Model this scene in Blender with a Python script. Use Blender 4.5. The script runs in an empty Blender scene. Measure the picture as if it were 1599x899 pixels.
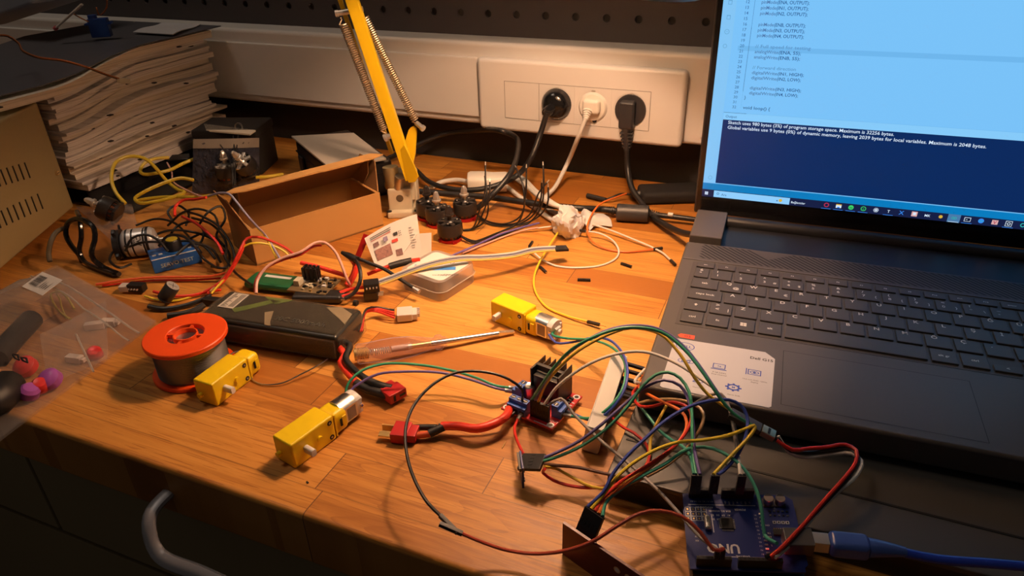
import bpy, bmesh, math, random
from mathutils import Vector, Matrix, Euler, noise as mnoise
random.seed(7)
PI = math.pi
C = bpy.context.scene.collection
# ---------------------------------------------------------------- the camera solved from the photograph
FPX = 1105.74
CAM = Vector((0.0, -0.8065, 0.3302))
CR, CU, CW = Vector((0.9235, 0.3829, -0.0240)), Vector((-0.1693, 0.4630, 0.8701)), Vector((-0.3442, 0.7994, -0.4924))
CR.normalize(); CW = (CW - CR*CW.dot(CR)).normalized(); CU = CR.cross(CW)
def ray(x, y): return CW + CR*((x-799.5)/FPX) - CU*((y-449.5)/FPX)
def at(x, y, z=0.0):                      # sight line of a photo point met with the level z
    v = ray(x, y); return CAM + v*((z-CAM.z)/v.z)
def aty(x, y, Y=0.0):                     # ... met with the wall plane y = Y
    v = ray(x, y); return CAM + v*((Y-CAM.y)/v.y)
# ---------------------------------------------------------------- materials
def lin(h):
    h = h.lstrip('#'); o = []
    for i in (0, 2, 4):
        c = int(h[i:i+2], 16)/255; o.append(c/12.92 if c <= .04045 else ((c+.055)/1.055)**2.4)
    return tuple(o)
MATS = {}
def M(name, col, rough=.5, metal=0., var=.06, scale=60., bump=0., spec=.5, coat=0., emis=None, es=1., sss=0.):
    if name in MATS: return MATS[name]
    m = bpy.data.materials.new(name); m.use_nodes = True; nt = m.node_tree; N, L = nt.nodes, nt.links
    b = N['Principled BSDF']
    if isinstance(col, str): col = lin(col)
    tc = N.new('ShaderNodeTexCoord'); nz = N.new('ShaderNodeTexNoise'); nz.inputs['Scale'].default_value = scale; nz.inputs['Detail'].default_value = 3
    L.new(tc.outputs['Object'], nz.inputs['Vector'])
    mp = N.new('ShaderNodeMix'); mp.data_type = 'RGBA'
    mp.inputs[6].default_value = (*[c*(1-var) for c in col], 1); mp.inputs[7].default_value = (*[min(1, c*(1+var)) for c in col], 1)
    L.new(nz.outputs['Fac'], mp.inputs[0]); L.new(mp.outputs[2], b.inputs['Base Color'])
    b.inputs['Roughness'].default_value = rough; b.inputs['Metallic'].default_value = metal
    b.inputs['Specular IOR Level'].default_value = spec; b.inputs['Coat Weight'].default_value = coat
    if sss: b.inputs['Subsurface Weight'].default_value = sss; b.inputs['Subsurface Radius'].default_value = (.004, .003, .002)
    if bump:
        bp = N.new('ShaderNodeBump'); bp.inputs['Strength'].default_value = bump; bp.inputs['Distance'].default_value = .001
        L.new(nz.outputs['Fac'], bp.inputs['Height']); L.new(bp.outputs[0], b.inputs['Normal'])
    if emis is not None:
        if isinstance(emis, str): emis = lin(emis)
        b.inputs['Emission Color'].default_value = (*emis, 1); b.inputs['Emission Strength'].default_value = es
    MATS[name] = m; return m
def film(name, tint, body, fac, rough=.12, bump=.3, scale=40.):   # thin clear plastic
    m = bpy.data.materials.new(name); m.use_nodes = True; nt = m.node_tree; N, L = nt.nodes, nt.links
    b = N['Principled BSDF']; out = N['Material Output']
    b.inputs['Base Color'].default_value = (*body, 1); b.inputs['Roughness'].default_value = rough
    tl_ = N.new('ShaderNodeBsdfTranslucent'); tl_.inputs[0].default_value = (*body, 1); ms = N.new('ShaderNodeMixShader'); ms.inputs[0].default_value = .4; L.new(b.outputs[0], ms.inputs[1]); L.new(tl_.outputs[0], ms.inputs[2])
    tr = N.new('ShaderNodeBsdfTransparent'); tr.inputs[0].default_value = (*tint, 1)
    tc = N.new('ShaderNodeTexCoord'); nz = N.new('ShaderNodeTexNoise'); nz.inputs['Scale'].default_value = scale; nz.inputs['Detail'].default_value = 4
    L.new(tc.outputs['Object'], nz.inputs['Vector'])
    bp = N.new('ShaderNodeBump'); bp.inputs['Strength'].default_value = bump; bp.inputs['Distance'].default_value = .003
    L.new(nz.outputs['Fac'], bp.inputs['Height']); L.new(bp.outputs[0], b.inputs['Normal'])
    lw = N.new('ShaderNodeLayerWeight'); lw.inputs['Blend'].default_value = .5; L.new(bp.outputs[0], lw.inputs['Normal'])
    pw = N.new('ShaderNodeMath'); pw.operation = 'POWER'; pw.inputs[1].default_value = 4.; L.new(lw.outputs['Facing'], pw.inputs[0])
    fr = N.new('ShaderNodeMath'); fr.operation = 'MULTIPLY'; fr.inputs[1].default_value = .7; L.new(pw.outputs[0], fr.inputs[0])
    ad = N.new('ShaderNodeMath'); ad.operation = 'ADD'; ad.use_clamp = True; ad.inputs[1].default_value = fac; L.new(fr.outputs[0], ad.inputs[0])
    mx = N.new('ShaderNodeMixShader'); L.new(ad.outputs[0], mx.inputs[0]); L.new(tr.outputs[0], mx.inputs[1]); L.new(ms.outputs[0], mx.inputs[2])
    L.new(mx.outputs[0], out.inputs[0]); MATS[name] = m; return m
# ---------------------------------------------------------------- mesh builder
class MB:
    bev = False
    def __init__(s): s.v, s.f, s.m, s.mats, s.T = [], [], [], [], Matrix.Identity(4)
    def mi(s, m):
        if m not in s.mats: s.mats.append(m)
        return s.mats.index(m)
    def add(s, vs, fs, m, T=None):
        X = s.T @ T if T is not None else s.T
        b = len(s.v); s.v += [X @ Vector(p) for p in vs]; k = s.mi(m)
        for f in fs: s.f.append([b+i for i in f]); s.m.append(k)
        return s
    def bm(s, bm, m, T=None):
        bm.verts.index_update()
        s.add([v.co.copy() for v in bm.verts], [[v.index for v in f.verts] for f in bm.faces], m, T); bm.free(); return s
    def box(s, c, d, m, b=0., seg=2, T=None, rz=0., taper=None):
        bm = bmesh.new(); bmesh.ops.create_cube(bm, size=1)
        for v in bm.verts:
            if taper and v.co.z > 0: v.co.x *= taper[0]; v.co.y *= taper[1]
            v.co = Vector((v.co.x*d[0], v.co.y*d[1], v.co.z*d[2]))
        if b > 0: s.bev = True; bmesh.ops.bevel(bm, geom=list(bm.edges), offset=min(b, min(d)*.45), segments=seg, affect='EDGES', profile=.5)
        X = Matrix.Translation(c) @ Matrix.Rotation(rz, 4, 'Z')
        return s.bm(bm, m, T @ X if T is not None else X)
    def cyl(s, a, b, r, m, n=16, r2=None, caps=True):
        a, b = Vector(a), Vector(b); return s.tube([a, b], [r, r if r2 is None else r2], m, n, caps)
    def tube(s, pts, r, m, n=8, caps=True, flat=1.0):
        pts = [Vector(p) for p in pts]; k = len(pts); rs = r if isinstance(r, (list, tuple)) else [r]*k
        t = []
        for i in range(k):
            d = pts[min(i+1, k-1)] - pts[max(i-1, 0)]
            t.append(d.normalized() if d.length > 1e-9 else (t[-1] if t else Vector((0, 0, 1))))
        u = t[0].orthogonal().normalized() if abs(t[0].z) > .95 else t[0].cross(Vector((0, 0, 1))).normalized()
        vs, fs = [], []
        for i in range(k):
            u = (u - t[i]*u.dot(t[i])); u = u.normalized() if u.length > 1e-6 else t[i].orthogonal().normalized()
            w = t[i].cross(u)
            for j in range(n):
                q = 2*PI*j/n; vs.append(pts[i] + u*(math.cos(q)*rs[i]) + w*(math.sin(q)*rs[i]*flat))
        for i in range(k-1):
            for j in range(n): fs.append([i*n+j, i*n+(j+1) % n, (i+1)*n+(j+1) % n, (i+1)*n+j])
        if caps: fs.append(list(range(n))[::-1]); fs.append([(k-1)*n+j for j in range(n)])
        return s.add(vs, fs, m)
    def lathe(s, prof, m, n=32, T=None):
        vs, fs = [], []; k = len(prof)
        for r, z in prof:
            for j in range(n): q = 2*PI*j/n; vs.append((r*math.cos(q), r*math.sin(q), z))
        for i in range(k-1):
            for j in range(n): fs.append([i*n+j, i*n+(j+1) % n, (i+1)*n+(j+1) % n, (i+1)*n+j])
        if prof[0][0] > 1e-6: fs.append(list(range(n))[::-1])
        if prof[-1][0] > 1e-6: fs.append([(k-1)*n+j for j in range(n)])
        return s.add(vs, fs, m, T)
    def ring(s, prof, m, n=32, T=None):               # closed profile swept round Z (hollow body)
        vs, fs = [], []; k = len(prof)
        for r, z in prof:
            for j in range(n): q = 2*PI*j/n; vs.append((r*math.cos(q), r*math.sin(q), z))
        for i in range(k):
            i2 = (i+1) % k
            for j in range(n): fs.append([i*n+j, i*n+(j+1) % n, i2*n+(j+1) % n, i2*n+j])
        return s.add(vs, fs, m, T)
    def prism(s, poly, z0, z1, m, T=None):
        n = len(poly); vs = [(x, y, z0) for x, y in poly] + [(x, y, z1) for x, y in poly]
        fs = [list(range(n))[::-1], list(range(n, 2*n))] + [[i, (i+1) % n, n+(i+1) % n, n+i] for i in range(n)]
        return s.add(vs, fs, m, T)
    def quad(s, a, b, c, d, m, T=None): return s.add([a, b, c, d], [[0, 1, 2, 3]], m, T)
    def sheet(s, grid, th, m):                         # grid[i][j] points, given a real thickness
        R, K = len(grid), len(grid[0]); P = [[Vector(p) for p in r] for r in grid]
        def nrm(i, j):
            a = P[min(i+1, R-1)][j]-P[max(i-1, 0)][j]; b = P[i][min(j+1, K-1)]-P[i][max(j-1, 0)]
            q = a.cross(b); return q.normalized() if q.length > 1e-12 else Vector((0, 0, 1))
        vs = [P[i][j] for i in range(R) for j in range(K)] + [P[i][j]-nrm(i, j)*th for i in range(R) for j in range(K)]
        o = R*K; fs = []
        for i in range(R-1):
            for j in range(K-1):
                a, b, c, d = i*K+j, (i+1)*K+j, (i+1)*K+j+1, i*K+j+1
                fs += [[a, b, c, d], [o+d, o+c, o+b, o+a]]
        for i in range(R-1): fs += [[i*K, o+i*K, o+(i+1)*K, (i+1)*K], [(i+1)*K+K-1, o+(i+1)*K+K-1, o+i*K+K-1, i*K+K-1]]
        for j in range(K-1): fs += [[j+1, o+j+1, o+j, j], [(R-1)*K+j, o+(R-1)*K+j, o+(R-1)*K+j+1, (R-1)*K+j+1]]
        return s.add(vs, fs, m)
    def text(s, txt, size, m, T, align='LEFT', bold=0., sx=1.):
        cu = bpy.data.curves.new('t', 'FONT'); cu.body = txt; cu.size = size; cu.align_x = align; cu.resolution_u = 2; cu.offset = bold*size
        o = bpy.data.objects.new('t', cu); me = o.to_mesh()
        vs = [(v.co.x*sx, v.co.y, 0) for v in me.vertices]; fs = [list(p.vertices) for p in me.polygons]
        o.to_mesh_clear(); bpy.data.objects.remove(o); bpy.data.curves.remove(cu)
        return s.add(vs, fs, m, T)
    def build(s, name, parent=None, world=False, smooth=38, bevel=0.):
        vs = s.v
        if parent is not None and world:
            inv = Matrix(parent['_m']).inverted() if '_m' in parent else parent.matrix_world.inverted()
            vs = [inv @ v for v in vs]
        me = bpy.data.meshes.new(name); me.from_pydata([tuple(v) for v in vs], [], s.f)
        for m in s.mats: me.materials.append(m)
        me.polygons.foreach_set('material_index', s.m)
        if smooth:
            me.polygons.foreach_set('use_smooth', [True]*len(me.polygons)); me.set_sharp_from_angle(angle=math.radians(smooth))
        me.update(); o = bpy.data.objects.new(name, me); C.objects.link(o)
        if parent is not None: o.parent = parent
        if s.bev and smooth:
            wn = o.modifiers.new('normals', 'WEIGHTED_NORMAL'); wn.keep_sharp = True; wn.weight = 80
        if bevel:
            b = o.modifiers.new('edge', 'BEVEL'); b.width = bevel; b.segments = 2; b.limit_method = 'ANGLE'
        return o
MW = {}
def TR(x=0, y=0, z=0): return Matrix.Translation((x, y, z))
def RZ(a): return Matrix.Rotation(a, 4, 'Z')
def RX(a): return Matrix.Rotation(a, 4, 'X')
def RY(a): return Matrix.Rotation(a, 4, 'Y')
D2R = math.radians
def tag(o, label, cat, group=None, kind=None):
    if label: o['label'] = label
    if cat: o['category'] = cat
    if group: o['group'] = group
    if kind: o['kind'] = kind
    return o
def thing(name, label, cat, loc=(0, 0, 0), rz=0., group=None, mat=None):
    o = bpy.data.objects.new(name, None); C.objects.link(o); o.empty_display_size = .01
    m = mat if mat is not None else Matrix.Translation(loc) @ RZ(rz)
    o.matrix_world = m; MW[o.name] = m.copy()
    return tag(o, label, cat, group)
def bw(mb, name, root, **k):                 # build world-space geometry as a part of a thing
    inv = MW[root.name].inverted(); mb.v = [inv @ v for v in mb.v]
    return mb.build(name, root, **k)
def sub(mb, name, part, root=None, **k):     # a sub-part: in the same local frame as its part
    if root is not None:
        inv = MW[root.name].inverted(); mb.v = [inv @ v for v in mb.v]
    return mb.build(name, part, **k)
def struct(o): o['kind'] = 'structure'; return o
def spline(pts, step=.004):
    pts = [Vector(p) for p in pts]; out = []; n = len(pts)
    if n == 2: return pts
    for i in range(n-1):
        p0 = pts[i-1] if i else pts[0]*2-pts[1]; p1, p2 = pts[i], pts[i+1]; p3 = pts[i+2] if i+2 < n else pts[-1]*2-pts[-2]
        k = max(2, int((p2-p1).length/step)); k = min(k, 30)
        # centripetal-ish Catmull-Rom
        d1, d2, d3 = max(1e-4, (p1-p0).length**.5), max(1e-4, (p2-p1).length**.5), max(1e-4, (p3-p2).length**.5)
        m1 = (p2-p1) + ((p1-p0)/d1 - (p2-p0)/(d1+d2))*d2; m2 = (p2-p1) + ((p3-p2)/d3 - (p3-p1)/(d2+d3))*d2
        for j in range(k):
            t = j/k; t2, t3 = t*t, t*t*t
            out.append(p1*(2*t3-3*t2+1) + m1*(t3-2*t2+t) + p2*(-2*t3+3*t2) + m2*(t3-t2))
    out.append(pts[-1]); return out
def P3(pts):                                 # (x, y) photo point lying at level z  ->  world
    return [at(*p) for p in pts]
# ================================================================ materials
white_pl = M('white_plastic', '#e9e4da', .38, var=.02)
trunk_m = M('trunking_plastic', (.74, .72, .69), .34, var=.02, scale=8)
black_pl = M('black_plastic', (.012, .012, .014), .4)
black_rub = M('black_rubber', (.014, .013, .013), .5, bump=.05)
black_gl = M('black_gloss', (.008, .008, .009), .18)
dark_grey = M('dark_grey_plastic', (.03, .03, .033), .45)
cream = M('cream_plastic', (.62, .56, .42), .45, var=.05)
yellow_paint = M('yellow_enamel', (.87, .58, .012), .3, var=.02, coat=.3)
yellow_pl = M('yellow_plastic', (.93, .66, .008), .38, var=.03)
nickel = M('nickel', (.66, .63, .58), .32, .7)
steel = M('steel', (.70, .68, .64), .25, .8)
brass = M('brass', (.80, .58, .25), .3, .7)
tin = M('tin_solder', (.42, .42, .43), .35, 1.)
alu = M('aluminium', (.7, .69, .67), .3, 1.)
red_pl = M('red_plastic', (.45, .012, .016), .4)
orange_pl = M('orange_plastic', (.86, .085, .010), .42, var=.04)
red_w = M('red_insulation', (.58, .025, .015), .42)
redsil = M('red_silicone', (.78, .045, .022), .38)
black_w = M('black_insulation', (.014, .013, .013), .42)
white_w = M('white_insulation', (.75, .72, .66), .42)
yellow_w = M('yellow_insulation', (.75, .50, .05), .42)
orange_w = M('orange_insulation', (.80, .17, .025), .42)
green_w = M('green_insulation', (.045, .33, .19), .42)
blue_w = M('blue_insulation', (.05, .085, .42), .42)
purple_w = M('purple_insulation', (.15, .11, .34), .42)
brown_w = M('brown_insulation', (.13, .055, .03), .42)
grey_w = M('grey_insulation', (.30, .27, .25), .42)
pink_w = M('pink_insulation', (.75, .42, .36), .42)
lime_w = M('bright_yellow_insulation', (.78, .60, .04), .42)
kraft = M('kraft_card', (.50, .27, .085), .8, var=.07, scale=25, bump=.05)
kraft_shaded = M('kraft_card_shaded', (.30, .155, .055), .85, var=.07, scale=25)  # same card, darkened to put the shade inside the box into its colour
paper = M('paper', (.76, .74, .70), .8, var=.04, scale=30)
paper2 = M('aged_paper', (.70, .63, .50), .8, var=.08, scale=30)
paper3 = M('grey_paper', (.55, .54, .56), .8, var=.06, scale=30)
ink = M('black_ink', (.02, .02, .022), .6)
blue_ink = M('blue_ink', (.03, .07, .42), .6)
red_ink = M('red_ink', (.6, .06, .04), .6)
pcb_red = M('red_circuit_board', (.50, .016, .022), .32, var=.1)
pcb_blue = M('blue_circuit_board', (.012, .028, .17), .32, var=.12)
pcb_green = M('green_circuit_board', (.012, .20, .07), .35)
silk = M('white_silkscreen', (.72, .72, .74), .5)
term_blue = M('blue_terminal', (.035, .12, .46), .4)
fins = M('black_anodised', (.020, .017, .016), .42)
khaki = M('khaki_powder_coat', (.34, .265, .125), .5, var=.04, scale=300, bump=.06)
clear = film('clear_plastic', (.985, .98, .975), (.92, .90, .87), .32, .1, .1)
bagfilm = film('bag_film', (.995, .99, .985), (.62, .59, .56), .055, .10, .5, 24.)
bagfilm2 = film('inner_bag_film', (.99, .985, .98), (.74, .71, .69), .08, .12, .4, 30.)
antistat = film('antistatic_film', (.45, .45, .50), (.20, .20, .26), .40, .14, 2.6, 110.)
acry = film('acrylic_handle', (.95, .92, .96), (.60, .55, .70), .11, .04, .05)
shrink = film('clear_shrink_wrap', (.93, .91, .88), (.50, .42, .33), .09, .10, .06, 9.)
# ---------------------------------------------------------------- oak butcher block
def wood():
    m = bpy.data.materials.new('oak_staves'); m.use_nodes = True; nt = m.node_tree; N, L = nt.nodes, nt.links; b = N['Principled BSDF']
    def mth(op, a, c=None, d=None):
        n = N.new('ShaderNodeMath'); n.operation = op
        for i, x in enumerate((a, c, d)):
            if x is None: continue
            if isinstance(x, (int, float)): n.inputs[i].default_value = x
            else: L.new(x, n.inputs[i])
        return n.outputs[0]
    tc = N.new('ShaderNodeTexCoord'); sp = N.new('ShaderNodeSeparateXYZ'); L.new(tc.outputs['Object'], sp.inputs[0])
    X, Y = sp.outputs[0], sp.outputs[1]
    SW, SL = .0345, .30
    fy = mth('DIVIDE', mth('ADD', Y, 1.0015), SW); row = mth('FLOOR', fy); ry = mth('FRACT', fy)
    w1 = N.new('ShaderNodeTexWhiteNoise'); w1.noise_dimensions = '1D'; L.new(row, w1.inputs['W'])
    fx = mth('ADD', mth('DIVIDE', X, SL), mth('MULTIPLY', w1.outputs['Value'], 7.3)); col = mth('FLOOR', fx); rx = mth('FRACT', fx)
    cv = N.new('ShaderNodeCombineXYZ'); L.new(row, cv.inputs[0]); L.new(col, cv.inputs[1])
    w2 = N.new('ShaderNodeTexWhiteNoise'); w2.noise_dimensions = '3D'; L.new(cv.outputs[0], w2.inputs['Vector'])
    rnd = w2.outputs['Value']; rs = N.new('ShaderNodeSeparateXYZ'); L.new(w2.outputs['Color'], rs.inputs[0])
    g = N.new('ShaderNodeCombineXYZ')
    L.new(mth('ADD', mth('MULTIPLY', X, 5.5), mth('MULTIPLY', rs.outputs[0], 31.)), g.inputs[0])
    L.new(mth('ADD', mth('MULTIPLY', Y, 95.), mth('MULTIPLY', rs.outputs[1], 57.)), g.inputs[1])
    n1 = N.new('ShaderNodeTexNoise'); n1.inputs['Scale'].default_value = 1.6; n1.inputs['Detail'].default_value = 6; n1.inputs['Roughness'].default_value = .62; n1.inputs['Distortion'].default_value = .5
    L.new(g.outputs[0], n1.inputs['Vector'])
    g2 = N.new('ShaderNodeCombineXYZ'); L.new(mth('ADD', mth('MULTIPLY', X, 22.), mth('MULTIPLY', rnd, 90.)), g2.inputs[0]); L.new(mth('MULTIPLY', Y, 620.), g2.inputs[1])
    n2 = N.new('ShaderNodeTexNoise'); n2.inputs['Scale'].default_value = 1.; n2.inputs['Detail'].default_value = 3; L.new(g2.outputs[0], n2.inputs['Vector'])
    # cathedral figure on some staves
    g3 = N.new('ShaderNodeCombineXYZ'); L.new(mth('MULTIPLY', X, 5.), g3.inputs[0]); L.new(mth('ADD', mth('MULTIPLY', Y, 30.), mth('MULTIPLY', rnd, 20.)), g3.inputs[1])
    n3 = N.new('ShaderNodeTexNoise'); n3.inputs['Scale'].default_value = 1.4; n3.inputs['Detail'].default_value = 1; L.new(g3.outputs[0], n3.inputs['Vector'])
    cath = mth('FRACT', mth('MULTIPLY', n3.outputs['Fac'], 11.))
    cath = mth('MULTIPLY', mth('POWER', cath, 4.), mth('GREATER_THAN', rs.outputs[2], .55))
    ramp = N.new('ShaderNodeValToRGB'); e = ramp.color_ramp.elements
    e[0].position, e[0].color = .28, (.36, .130, .022, 1); e[1].position, e[1].color = .72, (.68, .33, .075, 1)
    k = e.new(.5); k.color = (.56, .240, .044, 1)
    tone = mth('ADD', mth('MULTIPLY', mth('SUBTRACT', n1.outputs['Fac'], .5), .78), mth('ADD', .46, mth('MULTIPLY', mth('SUBTRACT', rnd, .5), .58)))
    tone = mth('SUBTRACT', tone, mth('MULTIPLY', cath, .13))
    pore = mth('MULTIPLY', mth('LESS_THAN', n2.outputs['Fac'], .41), .17); tone = mth('SUBTRACT', tone, pore)
    L.new(tone, ramp.inputs[0])
    # dark glue lines
    sy = mth('LESS_THAN', mth('MINIMUM', ry, mth('SUBTRACT', 1., ry)), .011); sx = mth('LESS_THAN', mth('MINIMUM', rx, mth('SUBTRACT', 1., rx)), .0013)
    seam = mth('MAXIMUM', mth('MULTIPLY', sy, .40), mth('MULTIPLY', sx, .8))
    mx = N.new('ShaderNodeMix'); mx.data_type = 'RGBA'; L.new(seam, mx.inputs[0]); L.new(ramp.outputs[0], mx.inputs[6]); mx.inputs[7].default_value = (.09, .035, .012, 1)
    L.new(mx.outputs[2], b.inputs['Base Color'])
    rr = mth('ADD', .34, mth('MULTIPLY', n1.outputs['Fac'], .22)); L.new(rr, b.inputs['Roughness']); b.inputs['Specular IOR Level'].default_value = .4
    bp = N.new('ShaderNodeBump'); bp.inputs['Strength'].default_value = .25; bp.inputs['Distance'].default_value = .0004
    L.new(mth('SUBTRACT', n2.outputs['Fac'], mth('MULTIPLY', seam, 1.5)), bp.inputs['Height']); L.new(bp.outputs[0], b.inputs['Normal'])
    return m
oak = wood()
wall_m = M('dark_wall_paint', (.030, .026, .025), .75, var=.1, scale=6)
peg_m = M('pegboard_lacquer', (.060, .052, .054), .6, var=.06, scale=10)
floor_m = M('dark_floor', (.045, .033, .022), .6, var=.2, scale=4)
drawer_m = M('olive_drawer_front', (.34, .27, .14), .55, var=.12, scale=5)
# ================================================================ the room
mb = MB(); mb.box((-.3, .085, .55), (3.2, .06, 2.6), wall_m); struct(mb.build('wall_back'))
mb = MB(); mb.box((-1.93, -.7, .55), (.06, 1.6, 2.6), wall_m); struct(mb.build('wall_left'))
mb = MB(); mb.box((-.3, -.7, -.77), (3.3, 1.7, .06), floor_m); struct(mb.build('floor'))
# ================================================================ desk
DF = -.5745
desk = thing('desk', 'oak butcher-block desk with a drawer under its front edge', 'desk', (0, 0, -.74))
mb = MB(); mb.box((-.35, (DF+.0485)/2, -.0225), (2.7, .0485-DF, .045), oak, b=.004, seg=3); bw(mb, 'worktop', desk)
yd = DF+.006
mb = MB(); mb.box((-1.0285, yd+.01, -.0915), (1.0, .018, .088), drawer_m, b=.0015); dr = bw(mb, 'drawer_front', desk)
mb = MB(); mb.box((.1255, yd+.01, -.0915), (1.30, .018, .088), drawer_m, b=.0015); bw(mb, 'drawer_front', desk)
mb = MB(); mb.box((-.35, yd+.01, -.34), (2.5, .018, .400), drawer_m, b=.0015); bw(mb, 'drawer_front', desk)
mb = MB(); mb.box((-.35, yd+.3, -.395), (2.48, .55, .68), M('carcass_dark', (.03, .025, .018), .7)); bw(mb, 'carcass', desk)
handle_m = M('grey_metal_pull', (.30, .30, .33), .40, .3)
ha = aty(226, 806, DF-.022); hb = aty(248, 856, DF-.028)
mb = MB(); z0 = hb.z
hp = spline([(ha.x-.002, yd+.002, ha.z), (ha.x-.001, DF-.018, ha.z-.004), (ha.x+.012, DF-.03, z0-.001), (hb.x+.04, DF-.031, z0-.004), (hb.x+.2, DF-.031, z0-.004), (hb.x+.212, DF-.018, z0), (hb.x+.214, yd+.002, z0)])
mb.tube(hp, .0052, handle_m, 10, flat=.6); hnd = bw(mb, 'pull_handle', desk)
# ================================================================ pegboard, trunking, sockets
pg = thing('pegboard', 'dark grey pegboard with rows of round holes above the white trunking', 'pegboard', (-.4, .05, .15))
mb = MB(); pp = .0383; xp, zp = -.5443, .1931
nh = 16
for i in range(-24, 26):
    for k in range(-1, 7):
        cx, cz = xp+i*pp, zp+k*pp; h = pp/2; r = .0046; vs, fs = [], []
        for j in range(nh):
            q = 2*PI*j/nh+PI/4; c_, s_ = math.cos(q), math.sin(q); w = h/max(abs(c_), abs(s_))
            vs += [(cx+c_*w, .05, cz+s_*w), (cx+c_*r, .05, cz+s_*r), (cx+c_*r, .0538, cz+s_*r)]
        for j in range(nh):
            a, b_ = 3*j, 3*((j+1) % nh); fs += [[a, b_, b_+1, a+1], [a+1, b_+1, b_+2, a+2]]
        mb.add(vs, fs, peg_m)
bw(mb, 'perforated_panel', pg, smooth=None)
tk = thing('cable_trunking', 'long white plastic cable trunking running along the wall', 'trunking', (-.5, .05, .06))
zb_, zt_ = .0645, .1675
mb = MB(); mb.box((-.6, .028, (zb_+zt_)/2), (2.0, .044, zt_-zb_), trunk_m, b=.006, seg=3); bw(mb, 'duct_body', tk)
mb = MB(); mb.box((-.945, .0045, .1125), (1.116, .006, .074), trunk_m, b=.002); bw(mb, 'snap_cover', tk)
mb = MB(); mb.box((.2, .0045, .1125), (.62, .006, .074), trunk_m, b=.002); bw(mb, 'snap_cover', tk)
xi, zi = -.347, .0808
sk = thing('socket_panel', 'white wall socket panel with a blank and three sockets in it', 'socket', (-.25, .006, .06))
mb = MB(); mb.box((-.256, -.0006, .1075), (.255, .0128, .088), trunk_m, b=.0055, seg=4); 
for (x0_, z0_, x1_, z1_) in ((xi, zi, xi+.18, zi), (xi, zi+.045, xi+.18, zi+.045), (xi, zi, xi, zi+.045), (xi+.045, zi, xi+.045, zi+.045), (xi+.18, zi, xi+.18, zi+.045)): mb.box(((x0_+x1_)/2, -.00705, (z0_+z1_)/2), (max(.0005, x1_-x0_), .0003, max(.0005, z1_-z0_)), M('seam_shadow_gap', (.22, .20, .18), .7))
bw(mb, 'face_plate', sk)
mb = MB(); mb.box((xi+.0225, -.0066, zi+.0225), (.0443, .002, .0443), trunk_m, b=.0004); bw(mb, 'blank_module', sk)
soc = []
for i in range(3):
    cx = xi+.045*(i+1.5); cz = zi+.0225; soc.append((cx, cz)); mb = MB(); vs, fs = [], []; n = 32; h = .02215
    for j in range(n):
        q = 2*PI*j/n+PI/4; c_, s_ = math.cos(q), math.sin(q); w = h/max(abs(c_), abs(s_)); r = .0197
        vs += [(cx+c_*w, -.0062, cz+s_*w), (cx+c_*w, -.0076, cz+s_*w), (cx+c_*r, -.0076, cz+s_*r), (cx+c_*(r-.001), .004, cz+s_*(r-.001))]
    for j in range(n):
        a, b_ = 4*j, 4*((j+1) % n)
        for k in range(3): fs.append([a+k, b_+k, b_+k+1, a+k+1])
    fs.append([4*j+3 for j in range(n)]); mb.add(vs, fs, trunk_m); so = bw(mb, 'socket', sk, smooth=30)
    for s_ in (1, -1):
        mb = MB(); mb.box((cx, -.004, cz+s_*.0185), (.005, .007, .0022), nickel, b=.0005); sub(mb, 'earth_clip', so, sk)
# ================================================================ laptop
LX, LY, LA, LH = -.0726, -.4306, .0476, .0418
deck_m = M('laptop_deck', (.082, .072, .067), .42, var=.05, scale=900, spec=.45)
key_m = M('key_cap', (.060, .053, .050), .45, var=.05, scale=900)
lid_m = M('laptop_lid', (.016, .016, .018), .35, var=.04)
gap_m = M('dark_gap', (.006, .006, .006), .6)
legend = M('key_legend', (.72, .70, .68), .5, var=0)
stk = M('sticker_white', (.56, .56, .60), .35, var=.02)
lap = thing('laptop', 'open dark grey laptop with a lit screen showing code', 'laptop', (LX, LY, 0), LA)
LM = MW[lap.name]; LMI = LM.inverted()
def lp(x, y, h=0.): q = LMI @ at(x, y, LH+h); return q.x, q.y
mb = MB(); mb.box((.1785, .115, .0325), (.357, .230, .0186), deck_m, b=.0022, seg=3); base = mb.build('base', lap)
mb = MB(); mb.box((.1785, .272, .0295), (.355, .086, .0125), lid_m, b=.003); mb.build('rear_vent_housing', lap)
mb = MB(); mb.box((.016, .2665, .0385), (.029, .063, .0150), deck_m, b=.0012); mb.build('hinge_cover', lap)
mb = MB(); mb.box((.341, .2665, .0385), (.029, .063, .0150), deck_m, b=.0012); mb.build('hinge_cover', lap)
mb = MB(); mb.cyl((.031, .292, .0375), (.326, .292, .0375), .0065, lid_m, 14)
for i in range(88): mb.box((.034+i*.0033, .2335, .0362), (.0014, .003, .001), deck_m)
mb.build('hinge_bar', lap)
mb = MB(); mb.box((.1785, .1940, LH+.0002), (.354, .0016, .0008), M('deck_ridge', (.11, .10, .098), .35), b=.0002)
slit = gap_m
for i in range(-4, 66):
    u = .010+i*.0054
    for (ua, va_, ub, vb) in ((u, .2265, u+.030, .1985),):
        # cut the slits at the chevrons the grille shows
        t0, t1 = 0., 1.
        if u < .014: t0 = max(t0, (.014-u)/.030)
        if ub > .350: t1 = min(t1, (.350-u)/.030)
        if 8 < i < 15: t0 = max(t0, .16*(15-i)/2)
        if t1-t0 < .1: continue
        A = (ua+(ub-ua)*t0, va_+(vb-va_)*t0); B = (ua+(ub-ua)*t1, va_+(vb-va_)*t1)
        mb.quad((A[0], A[1], LH+.00012), (B[0], B[1], LH+.00012), (B[0]+.0024, B[1], LH+.00012), (A[0]+.0024, A[1], LH+.00012), slit)
mb.build('speaker_grille', lap, smooth=None)
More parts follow.
